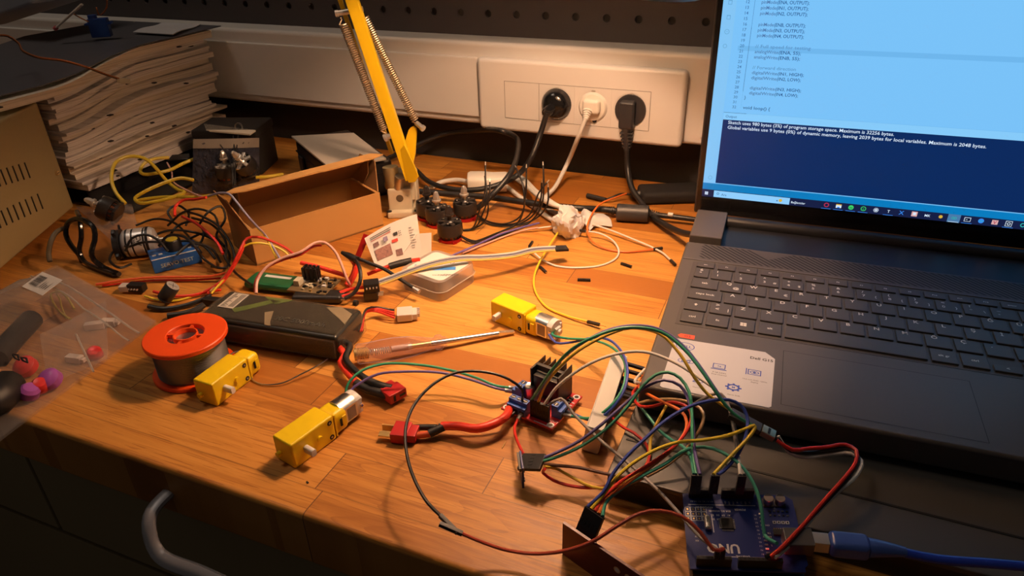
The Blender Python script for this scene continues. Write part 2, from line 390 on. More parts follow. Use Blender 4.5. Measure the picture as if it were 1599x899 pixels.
# touchpad
mb = MB(); tx0, tx1, ty0, ty1 = .0883, .2035, .0085, .0714; g = .0004
for (a, b_, c_, d_) in ((tx0, ty0, tx0+g, ty1), (tx1-g, ty0, tx1, ty1), (tx0, ty1-g, tx1, ty1), (tx0, ty0, tx1, ty0+g)):
    mb.quad((a, b_, LH+.0001), (c_, b_, LH+.0001), (c_, d_, LH+.0001), (a, d_, LH+.0001), gap_m)
mb.quad((tx0+g, ty0+g, LH+.00005), (tx1-g, ty0+g, LH+.00005), (tx1-g, ty1-g, LH+.00005), (tx0+g, ty1-g, LH+.00005), M('touchpad', (.080, .070, .065), .42, scale=900))
mb.build('touchpad', lap, smooth=None)
# ---- keyboard: every key is a sub-part carrying its own legend
kbd = MB(); kbd.box((.179, .137, LH-.0001), (.336, .106, .0006), M('keyboard_bed', (.060, .053, .050), .5, scale=900)); kbd = kbd.build('keyboard', lap)
KP, KV, U0, V0 = .01865, .0184, .0379, .1585
def key(u0, u1, vt, h, top='', bot='', right='', sz=.0054, mid=''):
    k = MB(); k.box(((u0+u1)/2, vt-h/2, LH+.0008), (u1-u0, h, .0016), key_m, b=.0007, seg=2)
    zt = LH+.00166
    def t(s, x, y, z_, al='LEFT'): k.text(s, z_, legend, TR(x, y, zt), al, bold=.018)
    if top: t(top, u0+.0040, vt-.0052, sz)
    if bot: t(bot, u0+.0040, vt-.0112, sz)
    if right: t(right, u1-.0022, vt-.0112, sz*.9, 'RIGHT')
    if mid: t(mid, (u0+u1)/2, vt-h/2-.0010, sz*.72, 'CENTER')
    return k.build('key', kbd)
KW = .0166; KH = .0158
x = .0147
for i, s in enumerate(['esc', 'F1', 'F2', 'F3', 'F4', 'F5', 'F6', 'F7', 'F8', 'F9', 'F10', 'F11', 'F12', 'prtscr', 'insert', 'delete']):
    key(x, x+.0149, .1888, .0092, mid=s, sz=.0034); x += .01755
N1 = U0-.5*KP
key(.0147, N1-.0021, V0+KV, KH, top='é', bot='"')
for i, (a, b_, c_) in enumerate([('!', '1', ''), ("'", '2', ''), ('^', '3', '#'), ('+', '4', '$'), ('%', '5', ''), ('&', '6', ''), ('/', '7', '{'), ('(', '8', '['), (')', '9', ']'), ('=', '0', '}'), ('?', '*', '\\'), ('_', '-', '')]):
    key(N1+i*KP, N1+i*KP+KW, V0+KV, KH, a, b_, c_, sz=.0046)
key(N1+12*KP, N1+14*KP-.0021, V0+KV, KH, mid='backspace')
key(.0145, U0-.0021, V0, KH, mid='tab')
for i, (a, r) in enumerate([('Q', '@'), ('W', ''), ('E', '€'), ('R', ''), ('T', ''), ('Y', ''), ('U', ''), ('I', ''), ('O', ''), ('P', ''), ('Ğ', ''), ('Ü', '~')]): key(U0+i*KP, U0+i*KP+KW, V0, KH, a, '', r)
A1 = U0+.25*KP
key(.0143, A1-.0021, V0-KV, KH, mid='caps lock')
for i, a in enumerate('ASDFGHJKLŞİ,'): key(A1+i*KP, A1+i*KP+KW, V0-KV, KH, a)
key(A1+12*KP, A1+13.6*KP, V0-KV, KH, mid='enter')
Z1 = U0+.75*KP
sh = key(.0141, Z1-KP-.0021, V0-2*KV, KH)
k = MB(); xa, ya = .0225, V0-2*KV-.0075
k.prism([(xa-.0016, ya), (xa, ya+.0018), (xa+.0016, ya), (xa+.0007, ya), (xa+.0007, ya-.0016), (xa-.0007, ya-.0016), (xa-.0007, ya)], LH+.0015, LH+.00168, legend); k.build('arrow_mark', kbd)
key(Z1-KP, Z1-KP+KW, V0-2*KV, KH, '>', '<', '|')
for i, a in enumerate('ZXCVBNMÖÇ.'): key(Z1+i*KP, Z1+i*KP+KW, V0-2*KV, KH, a)
key(Z1+10*KP, Z1+12.6*KP, V0-2*KV, KH, mid='shift')
B0 = V0-3*KV
key(.0138, .0302, B0, KH, mid='ctrl', sz=.0052); key(.0325, .0489, B0, KH, mid='fn', sz=.0052)
wk = key(.0512, .0676, B0, KH); k = MB()
for i in (0, 1):
    for j in (0, 1): k.box((.0594-.0012+i*.0024, B0-KH/2-.0012+j*.0024, LH+.00162), (.0021, .0021, .0001), legend)
k.build('window_mark', kbd)
key(.0699, .0863, B0, KH, mid='alt', sz=.0052); key(.0886, .1812, B0, KH); key(.1835, .1999, B0, KH, mid='alt gr', sz=.0048); key(.2022, .2186, B0, KH, mid='ctrl', sz=.0048)
key(.2209, .2373, B0-.008, KH-.008, mid='<'); key(.2396, .2560, B0, KH-.0085, mid='^'); key(.2396, .2560, B0-.008, KH-.008, mid='v'); key(.2583, .2747, B0-.008, KH-.008, mid='>')
# ---- stickers on the palm rest
mb = MB(); mb.prism([(.0155, .0641), (.0765, .0652), (.0832, .0585), (.0828, .0045), (.0813, .0029), (.0145, .0029), (.0130, .0045), (.0140, .0626)], LH, LH+.00018, stk)
zt = LH+.00024
def ring2(c, rx, ry, w, m, n=28, half=None):
    for j in range(n):
        a, b_ = 2*PI*j/n, 2*PI*(j+1)/n
        P = lambda q, k: (c[0]+math.cos(q)*(rx-k), c[1]+math.sin(q)*(ry-k), zt)
        mb.quad(P(a, w), P(a, 0), P(b_, 0), P(b_, w), m)
def rect(c, w, h, t, m):
    for (x0, y0, x1, y1) in ((c[0]-w/2, c[1]-h/2, c[0]+w/2, c[1]-h/2+t), (c[0]-w/2, c[1]+h/2-t, c[0]+w/2, c[1]+h/2), (c[0]-w/2, c[1]-h/2, c[0]-w/2+t, c[1]+h/2), (c[0]+w/2-t, c[1]-h/2, c[0]+w/2, c[1]+h/2)):
        mb.quad((x0, y0, zt), (x1, y0, zt), (x1, y1, zt), (x0, y1, zt), m)
c = lp(1070, 541); ring2(c, .0066, .0050, .0006, blue_ink); mb.text('DELL', .0040, blue_ink, TR(c[0], c[1]-.0013, zt), 'CENTER', .02)
c = lp(1189, 563); mb.text('Dell G15', .0042, ink, TR(c[0], c[1], zt), 'CENTER', .02)
c = lp(1123, 572); rect(c, .0084, .0056, .0006, blue_ink); mb.quad((c[0]-.0055, c[1]-.0042, zt), (c[0]+.0055, c[1]-.0042, zt), (c[0]+.0048, c[1]-.0033, zt), (c[0]-.0048, c[1]-.0033, zt), blue_ink); mb.text('+a', .0026, blue_ink, TR(c[0], c[1]-.0008, zt), 'CENTER', .02)
c = lp(1178, 582); rect(c, .0086, .0062, .0006, blue_ink); ring2(c, .0030, .0017, .0005, blue_ink, 18); ring2(c, .0010, .0010, .0009, blue_ink, 10)
mb.quad((c[0]-.0056, c[1]-.0036, zt), (c[0]-.0050, c[1]-.0036, zt), (c[0]-.0050, c[1]+.0038, zt), (c[0]-.0056, c[1]+.0038, zt), blue_ink)
c = lp(1145, 605); ring2(c, .0042, .0034, .0013, blue_ink, 24)
for j in range(8):
    q = 2*PI*j/8; mb.box((c[0]+math.cos(q)*.0045, c[1]+math.sin(q)*.0036, zt-.00008), (.0014, .0014, .0001), blue_ink, rz=q)
mb.text('M', .0026, blue_ink, TR(c[0], c[1]-.0009, zt), 'CENTER', .03)
c = lp(1071, 564); ring2((c[0]-.003, c[1]), .0026, .0022, .0005, blue_ink, 16); ring2((c[0]+.003, c[1]), .0026, .0022, .0005, blue_ink, 16); rect(c, .006, .0028, .0005, blue_ink)
c = lp(1092, 595); mb.text('ΣO-', .0052, blue_ink, TR(c[0], c[1]-.002, zt), 'CENTER', .02)
for (px_, py_, s1, s2) in ((1123, 583, '8 GB DDR5', 'Dual Channel'), (1178, 595, '15.6 inch FHD 120Hz', 'display'), (1145, 618, 'Game Shift', ''), (1088, 606, 'Thermal', '')):
    c = lp(px_, py_); mb.text(s1, .0018, ink, TR(c[0], c[1], zt), 'CENTER');
    if s2: mb.text(s2, .0018, ink, TR(c[0], c[1]-.0023, zt), 'CENTER')
o = mb.build('palm_rest_sticker', lap, smooth=None); o['label'] = 'white palm rest sticker with blue icons'
mb = MB(); ox = M('orange_sticker', (.80, .10, .03), .4); c = lp(1071.5, 525)
mb.prism([(c[0]-.0062, c[1]), (c[0]-.0042, c[1]+.0026), (c[0]+.0060, c[1]+.0026), (c[0]+.0060, c[1]-.0026), (c[0]-.0042, c[1]-.0026)], LH, LH+.0002, ox)
mb.text('G5', .0040, M('sticker_dark', (.25, .02, .01), .5), TR(c[0]+.001, c[1]-.0014, zt), 'CENTER', .03)
o = mb.build('badge_sticker', lap, smooth=None); o['label'] = 'small orange badge sticker'
# ---- lid and picture
US, VA, HA, TI = .0025, .3113, .0132, -.0432
ST = Matrix(((1, 0, 0, US), (0, math.sin(TI), -math.cos(TI), VA), (0, math.cos(TI), math.sin(TI), LH+HA), (0, 0, 0, 1)))
mb = MB(); mb.T = ST; mb.box((.172, .0945, -.0035), (.3565, .228, .0065), lid_m, b=.0022, seg=3); lid = mb.build('screen_lid', lap)
mb = MB(); mb.T = ST
for (x0, y0, x1, y1) in ((-.0045, -.0180, .3485, 0), (-.0045, .1935, .3485, .2065), (-.0045, 0, 0, .1935), (.344, 0, .3485, .1935)): mb.box(((x0+x1)/2, (y0+y1)/2, -.0001), (x1-x0, y1-y0, .0009), black_gl)
mb.build('bezel', lid)
def E(name, h, s=1.):
    return M(name, (.004, .004, .004), .25, var=0, emis=h, es=s)
SE = 1.0
e_bg = E('screen_editor', '#7ac2f8', SE); e_side = E('screen_sidebar', '#82c4f4', SE); e_out = E('screen_output', '#0c2a5e', SE); e_head = E('screen_header', '#86caf9', SE)
e_stat = E('screen_status', '#0a7cbf', SE); e_task = E('screen_taskbar', '#161f44', SE); e_sbox = E('screen_search', '#8fcdfa', SE); e_hl = E('screen_line', '#6fb6ec', SE)
e_txt = E('screen_text', '#1d4a86', SE); e_kw = E('screen_keyword', '#4d74a8', SE); e_num = E('screen_number', '#3f70ab', SE); e_com = E('screen_comment', '#5a90c4', SE); e_wh = E('screen_white', '#d6e8fb', SE)
e_ic = E('screen_icon', '#5f9fd2', SE); e_red = E('screen_red', '#b03050', SE); e_grn = E('screen_green', '#3fd06a', SE); e_blu = E('screen_blue', '#3a8af0', SE); e_pink = E('screen_pink', '#d8a8a8', SE); e_teal = E('screen_teal', '#2fb0b0', SE); e_yel = E('screen_yellow', '#d8b040', SE); e_act = E('screen_active', '#4a7aa8', SE); e_dark = E('screen_dark', '#0a1430', SE)
mb = MB(); mb.T = ST
def R(x0, y0, x1, y1, m, k=1):
    z = .0004+.00012*k; mb.quad((x0, y0, z), (x1, y0, z), (x1, y1, z), (x0, y1, z), m)
def TX(s, x, y, size, m, width=None, al='LEFT', k=3):
    z = .0004+.00012*k; n0 = len(mb.v); mb.text(s, size, m, TR(x, y, z), al, .008)
    if width:
        X0 = (ST @ Vector((x, y, z))); ex = (ST.to_3x3() @ Vector((1, 0, 0))); mxx = max(((v-X0).dot(ex) for v in mb.v[n0:]), default=1); f = width/mxx
        for i in range(n0, len(mb.v)): d = (mb.v[i]-X0).dot(ex); mb.v[i] = mb.v[i]+ex*(d*(f-1))
def RG(cx, cy, r, w, m, k=3, n=22):
    z = .0004+.00012*k
    for j in range(n):
        a, b_ = 2*PI*j/n, 2*PI*(j+1)/n
        mb.quad((cx+math.cos(a)*(r-w), cy+math.sin(a)*(r-w), z), (cx+math.cos(a)*r, cy+math.sin(a)*r, z), (cx+math.cos(b_)*r, cy+math.sin(b_)*r, z), (cx+math.cos(b_)*(r-w), cy+math.sin(b_)*(r-w), z), m)
R(0, 0, .344, .1935, e_bg, 0); R(0, .0149, .0112, .1935, e_side)
R(.0118, .0155, .344, .080, e_out); R(.0118, .080, .344, .0868, e_head); R(.0118, .0868, .344, .0871, e_hl, 2); R(.0115, .0868, .032, .0871, e_txt, 3)
R(0, .0079, .344, .0149, e_stat); R(0, .0147, .344, .0151, e_hl, 2); R(0, 0, .344, .0079, e_task); R(.0115, .0005, .0829, .0074, e_sbox, 2); R(.017, .1435, .344, .1478, e_hl)
R(.0262, .092, .0265, .1935, e_hl, 2); R(.0261, .1075, .0265, .1935, e_num, 2)
code = {12: 'pinMode(ENA, OUTPUT);', 13: 'pinMode(IN1, OUTPUT);', 14: 'pinMode(IN2, OUTPUT);', 16: 'pinMode(ENB, OUTPUT);', 17: 'pinMode(IN3, OUTPUT);', 18: 'pinMode(IN4, OUTPUT);', 20: '// Full speed for testing', 21: 'analogWrite(ENA, 55);', 22: 'analogWrite(ENB, 55);', 24: '// Forward direction', 25: 'digitalWrite(IN1, HIGH);', 26: 'digitalWrite(IN2, LOW);', 28: 'digitalWrite(IN3, HIGH);', 29: 'digitalWrite(IN4, LOW);', 30: '}', 32: 'void loop() {'}
CWD = .00183
for i in range(11, 33):
    y = .1847-.0046*(i-12)-.0013; TX(str(i), .0222, y, .0037, e_num, .0034 if False else None, 'RIGHT')
    s = code.get(i)
    if not s: continue
    x = .0317 if i not in (30, 32) else .0282
    if s.startswith('//'): TX(s, x, y, .0040, e_com, CWD*len(s))
    elif '(' in s and i != 32:
        a, b_ = s.split('('); TX(a, x, y, .0040, e_kw, CWD*len(a)-.0002); TX('('+b_, x+CWD*len(a), y, .0040, e_txt, CWD*(len(b_)+1))
    else: TX(s, x, y, .0040, e_txt, CWD*len(s) if len(s) > 1 else None)
TX('Output', .0137, .0822, .0034, e_num)
TX('Sketch uses 980 bytes (3%) of program storage space. Maximum is 32256 bytes.', .0166, .0762, .0044, e_wh, .1416)
TX('Global variables use 9 bytes (0%) of dynamic memory, leaving 2039 bytes for local variables. Maximum is 2048 bytes.', .0166, .0714, .0044, e_wh, .2140)
# activity icons
for y in (.1839, .1715): R(.0044, y-.0018, .0076, y+.0018, e_ic, 2); R(.0048, y-.0014, .0072, y+.0012, e_side, 3)
RG(.0060, .1593, .0021, .0004, e_ic); R(.0050, .1591, .0070, .1595, e_ic); RG(.0057, .1470, .0018, .0004, e_ic); RG(.0063, .0207, .0020, .0004, e_ic)
for i in (0, 1):
    for j in (0, 1): R(.0029+i*.0016, .0022+j*.0017, .0043+i*.0016, .0037+j*.0017, e_wh, 3)
RG(.0155, .0044, .0012, .0004, e_txt); TX('Ara', .0188, .0026, .0034, e_num); TX('Bağlantılar', .0842, .0024, .0030, e_wh); RG(.0745, .0040, .0016, .0016, e_yel); RG(.0715, .0034, .0006, .0006, e_txt)
for i in range(21):
    cx, cy = .1161+.01075*i, .0043; r = .0023
    if i in (0, 1, 2, 3, 5, 10, 11, 14): R(cx-.0042, .0004, cx+.0042, .0008, e_blu if i != 10 else e_wh, 4)
    if i == 0: RG(cx, cy, r, .0009, e_red)
    elif i == 1: R(cx-.0024, cy-.0018, cx+.0024, cy+.0016, e_wh, 3); R(cx-.0011, cy-.0018, cx+.0011, cy-.0006, e_blu, 4); R(cx-.0024, cy+.0010, cx+.0024, cy+.0020, e_yel, 4)
    elif i == 2: RG(cx, cy, r, r, e_grn); R(cx-.0014, cy-.0002, cx+.0014, cy+.0002, e_dark, 4); R(cx-.0012, cy-.0010, cx+.0012, cy-.0007, e_dark, 4)
    elif i == 3: RG(cx, cy, r, .0006, e_grn); TX('c', cx, cy-.0010, .0030, e_grn, None, 'CENTER')
    elif i == 4:
        for q in range(6): RG(cx+.0012*math.cos(q*PI/3), cy+.0012*math.sin(q*PI/3), .0011, .0003, e_wh, 3, 10)
    elif i == 5: TX('T', cx, cy-.0014, .0038, e_wh, None, 'CENTER')
    elif i == 6: TX('X', cx, cy-.0020, .0056, e_blu, None, 'CENTER')
    elif i == 7: R(cx-.0024, cy-.0024, cx+.0024, cy+.0024, e_pink, 3); R(cx-.0012, cy-.001, cx+.0012, cy+.0016, e_wh, 4)
    elif i == 8: TX('MK', cx, cy-.0014, .0034, e_wh, None, 'CENTER')
    elif i == 9: RG(cx, cy, .0016, .0016, e_yel)
    elif i == 10: R(cx-.0050, 0, cx+.0050, .0079, e_act, 2); RG(cx-.0008, cy, .0012, .0005, e_teal); RG(cx+.0010, cy, .0012, .0005, e_teal)
    elif i == 11: R(cx-.0026, cy-.0020, cx+.0026, cy+.0020, e_wh, 3); R(cx-.0022, cy-.0016, cx+.0022, cy+.0016, e_dark, 4); R(cx-.0014, cy-.0002, cx, cy+.0002, e_wh, 5)
    elif i == 12: RG(cx, cy, r, r, e_blu); R(cx-.0018, cy-.0004, cx+.0018, cy+.0002, e_teal, 4)
    elif i == 13: R(cx-.0024, cy-.0022, cx+.0024, cy+.0022, e_pink, 3); TX('V', cx, cy-.0016, .0046, e_red, None, 'CENTER', 4)
    elif i == 14: R(cx-.0026, cy-.0026, cx+.0026, cy+.0026, e_wh, 3); R(cx-.0022, cy-.0022, cx+.0022, cy+.0022, e_dark, 4); RG(cx, cy, .0014, .0005, e_wh, 5)
    else: RG(cx, cy, .0020, .0008, e_teal if i % 2 else e_wh)
pic = mb.build('lit_screen', lid, smooth=None)
# ================================================================ stand under the laptop
tray_m = M('stand_top', (.075, .071, .067), .40, var=.06, scale=20)
st_ = thing('laptop_stand', 'low dark laptop stand sticking out in front of the laptop', 'stand', (-.0758, -.492, 0), -.004)
mb = MB(); mb.box((.20, .165, .0095), (.40, .330, .019), tray_m, b=.0012); mb.build('platform', st_)
mb = MB(); mb.box((.20, .0335, .0191), (.394, .0016, .0005), gap_m); mb.box((.20, .001, .0085), (.397, .0022, .014), black_pl); mb.build('front_trim', st_)
for i, (x_, y_) in enumerate(((.03, .082), (.34, .082), (.03, .30), (.34, .30))):
    mb = MB(); mb.lathe([(.006, .0188), (.006, .0232), (.005, .0236), (0, .0236)], black_rub, 16, TR(x_, y_, 0)); mb.build('rubber_pad', st_)
# ================================================================ UNO board, its holder, its cable
US_ = .885                                                          # the board leans back on the stand's edge
tl = Vector((-.0302, -.4936, .0202)); ang = .2889
UMAT = Matrix.Translation(tl) @ RZ(ang) @ RX(.1585) @ RY(-.0697) @ Matrix.Scale(US_, 4)
hold_m = M('black_holder', (.010, .010, .011), .35)
hd = thing('board_holder', 'flat black plastic block propping the front of the blue board', 'holder', (tl.x, tl.y, 0), ang)
mb = MB(); mb.box((.031, -.0345, .0046), (.059, .0250, .0092), hold_m, b=.001); mb.build('block', hd)
for x_ in (.004, .056):
    mb = MB(); mb.cyl((x_, -.0420, .0090), (x_, -.0420, .0104+.0025*(x_ > .02)), .0022, hold_m, 10); mb.build('peg', hd)
un = thing('microcontroller_board', 'blue microcontroller board marked UNO with a red light lit', 'circuit board', mat=UMAT)
UM = MW[un.name]
mb = MB(); t_ = .0016
mb.prism([(0, 0), (.0640, 0), (.0686, -.0035), (.0686, -.0485), (.0665, -.0505), (.0665, -.0530), (.0660, -.0534), (0, -.0534), (0, -.0465), (-.0006, -.045), (-.0006, -.012), (0, -.010)][::-1], -t_, 0, pcb_blue)
z = .00008
def ln(x0, y0, x1, y1, w, m=silk):
    d = Vector((x1-x0, y1-y0, 0)); n_ = Vector((-d.y, d.x, 0)).normalized()*w/2
    mb.quad(Vector((x0, y0, z))-n_, Vector((x1, y1, z))-n_, Vector((x1, y1, z))+n_, Vector((x0, y0, z))+n_, silk if m is None else m)
R180 = RZ(PI)
mb.text('UNO', .0085, silk, TR(.0212, -.0365, z) @ R180, 'CENTER', .03)
mb.text('DIGITAL', .0022, silk, TR(.032, -.0438, z) @ R180, 'CENTER', .02); mb.text('ANALOG IN', .0020, silk, TR(.013, -.0098, z) @ R180, 'CENTER', .02); mb.text('POWER', .0020, silk, TR(.035, -.0110, z) @ R180, 'CENTER', .02)
ln(.003, -.0085, .045, -.0085, .0005); ln(.006, -.0448, .049, -.0448, .0005)
for i in range(6): mb.text('A%d' % (5-i), .0017, silk, TR(.0055+i*.00254, -.0055, z) @ R180, 'CENTER')
for i, s in enumerate(['VIN', 'GND', 'GND', '5V', '3.3', 'RES', 'IO', '']): mb.text(s, .0014, silk, TR(.026+i*.00254, -.0055, z) @ R180 @ RZ(PI/2))
for i in range(8): mb.text(str(i), .0016, silk, TR(.0065+i*.00254, -.0465, z) @ R180, 'CENTER')
for i in range(6): mb.text(str(8+i), .0016, silk, TR(.0295+i*.00254, -.0465, z) @ R180, 'CENTER')
for j in range(3):
    for k in range(4):
        cx, cy = .0022+k*.0034, -.0120-j*.0034
        ln(cx-.0015, cy-.0015, cx+.0015, cy-.0015, .0003); ln(cx-.0015, cy+.0015, cx+.0015, cy+.0015, .0003); ln(cx-.0015, cy-.0015, cx-.0015, cy+.0015, .0003); ln(cx+.0015, cy-.0015, cx+.0015, cy+.0015, .0003); mb.box((cx, cy, z), (.0012, .0012, .0001), brass)
    for k in range(4): mb.text(['D2', 'D5', 'D9', 'A1'][k] if j else ['GND', 'VCC', 'SCL', 'SDA'][k], .0016, silk, TR(.0158+k*.0034+.0015, -.0125-j*.0030, z) @ R180, 'CENTER', .02)
for (x_, y_, s) in ((.0065, -.0310, 'ICSP'), (.006, -.034, 'RX'), (.050, -.022, 'ON'), (.050, -.0275, 'TX'), (.050, -.030, 'RX'), (.050, -.036, 'L')): mb.text(s, .0016, silk, TR(x_, y_, z) @ R180, 'CENTER', .02)
bd = mb.build('board', un, smooth=None)
def header(x0, n, y, name='pin_header'):
    h = MB(); h.box((x0+(n-1)*.00127, y, .00425), (n*.00254, .0025, .0085), black_pl, b=.0003)
    for i in range(n): h.box((x0+i*.00254, y, .00852), (.0011, .0011, .0001), gap_m)
    return h.build(name, un)
header(.0050, 6, -.0023); header(.0255, 8, -.0023); header(.0050, 8, -.0508); header(.0290, 10, -.0508)
mb = MB(); mb.box((.0255, -.0225, .0008), (.0075, .0075, .0014), M('chip_black', (.022, .021, .020), .35), b=.0003)
for i in range(8):
    for s_ in (1, -1): mb.box((.0225+i*.00088, -.0225+s_*.0042, .0004), (.0004, .0014, .0004), tin); mb.box((.0255+s_*.0042, -.0255+i*.00088, .0004), (.0014, .0004, .0004), tin)
mb.build('main_chip', un)
mb = MB(); mb.T = TR(.0135, -.0225, .0018); 
mb.box((0, 0, 0), (.0042, .0104, .0034), steel, b=.0016, seg=4); mb.build('crystal', un)
mb = MB(); mb.quad((.0166, -.0285, z), (.0171, -.0285, z), (.0171, -.0165, z), (.0166, -.0165, z), silk)
for i in range(12):
    y_ = -.0145-i*.0027; mb.box((.0470, y_, .0003), (.0020, .0009, .0006), tin if i % 3 else silk, b=.0001); mb.text(['R1', 'C2', 'R3', 'C4', 'R5'][i % 5], .0014, silk, TR(.0445, y_-.0005, z) @ R180)
for i in range(7): mb.box((.0535+i*.00127, -.0255, .0004), (.0006, .0018, .0005), brass)
mb.box((.0575, -.0278, .0008), (.0100, .0040, .0014), black_pl, b=.0002)
for k in range(4): mb.box((.0545+k*.0026, -.0205, .0003), (.0020, .0020, .0003), silk); mb.box((.0545+k*.0026, -.0205, .0005), (.0010, .0010, .0003), gap_m)
for i in range(10): mb.box((.0530+(i % 5)*.0026, -.0125-(i//5)*.0030, .0004), (.0013, .0008, .0007), tin if i % 2 else gap_m)
mb.build('surface_components', un)
for x_ in (.0530, .0602):
    mb = MB(); mb.lathe([(.0031, 0), (.0031, .0052), (.0028, .0056), (.0028, .0057), (0, .0057)], alu, 20, TR(x_, -.0062, 0)); mb.box((x_, -.0062, .0004), (.0066, .0066, .0008), black_pl, b=.0005)
    mb.prism([(x_+.0028*math.cos(a), -.0062+.0028*math.sin(a)) for a in [PI*.15+PI*.7*k/8 for k in range(9)]], .0057, .00576, ink); mb.build('capacitor', un)
mb = MB(); mb.box((.0500, -.0445, .0005), (.0018, .0011, .0010), M('lit_red_light', (.8, .02, .02), .3, emis=(1., .03, .03), es=14.), b=.0002); o = mb.build('power_light', un); o['label'] = 'glowing red indicator light'
mb = MB(); u0x = .0560; mb.box((u0x+.0085, -.0365, .0054), (.0165, .0120, .0108), M('usb_shell', (.16, .16, .165), .35, .6), b=.0006)
mb.box((u0x+.01680, -.0365, .0054), (.0004, .0085, .0078), gap_m); mb.build('usb_socket', un)
led = bpy.data.lights.new('board_light', 'POINT'); led.energy = .002; led.color = (1, .05, .04); led.shadow_soft_size = .0012
lo = bpy.data.objects.new('board_light', led); C.objects.link(lo); lo.location = UM @ Vector((.0500, -.0445, .0022))
# usb cable
ub_m = M('blue_usb_plug', (.05, .11, .42), .28, coat=.3); uc_m = M('blue_usb_cable', (.015, .05, .50), .3, coat=.3)
p0 = UM @ Vector((u0x+.0172, -.0365, .0054)); dirx = (UM.to_3x3() @ Vector((1, 0, 0)))
far = at(1640, 889, .030)
us = thing('usb_cable', 'translucent blue USB cable plugged into the blue board', 'cable', mat=Matrix.Translation(p0) @ RZ(ang-.10) @ RY(-.05))
mb = MB(); mb.box((.0034, 0, 0), (.0085, .0078, .0070), nickel, b=.0005); mb.build('metal_plug', us)
e1 = Vector((.030, 0, 0))
mb = MB(); mb.box((.0175, 0, 0), (.0200, .0120, .0105), ub_m, b=.003, seg=3)
mb.tube([(.0270, 0, 0), (.036, 0, 0), (.045, 0, -.0005)], [.0052, .0040, .0026], ub_m, 14); mb.build('plug_body', us)
fl = MW[us.name].inverted() @ far
mb = MB(); mb.tube(spline([(.040, 0, -.0003), (.060, -.001, -.002), ((fl.x+.06)/2, (fl.y)/2-.001, fl.z*.7), (fl.x, fl.y, fl.z), (fl.x+.05, fl.y-.006, fl.z-.001), (fl.x+.10, fl.y-.014, fl.z-.002)], .006), .0025, uc_m, 10); mb.build('cable', us)
# ================================================================ solder spool
sp_ = thing('solder_spool', 'bright orange plastic spool wound with grey solder wire', 'spool', (-.4185, -.4800, 0))
R0 = .0312
mb = MB()
mb.ring([(.0145, .0305), (R0-.0006, .0305), (R0, .0312), (R0, .0338), (R0-.0007, .0345), (.0145, .0345), (.0140, .034), (.0140, .0310)], orange_pl, 56)
for q in (.5, .5+PI):                                              # cut-outs of the flange show between ribs
    pass
mb.build('top_flange', sp_)
mb = MB(); mb.ring([(.0085, .0), (R0-.0006, .0), (R0, .0007), (R0, .0030), (R0-.0007, .0037), (.0085, .0037)], orange_pl, 56); mb.build('bottom_flange', sp_)
mb = MB(); mb.ring([(.0080, .0015), (.0095, .0015), (.0095, .0335), (.0092, .0342), (.0083, .0342), (.0080, .0335)], orange_pl, 36)
mb.ring([(.0140, .0036), (.0155, .0036), (.0155, .0306), (.0140, .0306)], orange_pl, 36)
for q in (.35, 1.95, 3.5, 5.1):
    c_ = Vector((math.cos(q), math.sin(q), 0)); mb.box(c_*.0118+Vector((0, 0, .0170)), (.0052, .0022, .0330), orange_pl, rz=q)
mb.build('hub', sp_)
mb = MB(); pr_ = [(.0156, .0038)]
for i in range(22): zz = .0038+.0267*i/22; pr_ += [(.0262, zz+.0002), (.0270, zz+.0006), (.0262, zz+.0010)]
pr_ += [(.0156, .0305)]; mb.lathe(pr_, tin, 48); o = mb.build('solder_winding', sp_); o['label'] = 'grey wound solder wire'
mb = MB(); tailp = [at(352, 535, .02), at(372, 548, .012), at(388, 567, .006), at(392, 590, .0015), at(410, 600, .0012), at(440, 598, .002), at(470, 584, .004), at(497, 570, .006), at(512, 560, .005)]
tailp[0] = MW[sp_.name] @ Vector((.0255, .006, .012)); mb.tube(spline(tailp), .00055, tin, 6); bw(mb, 'loose_solder_end', sp_)
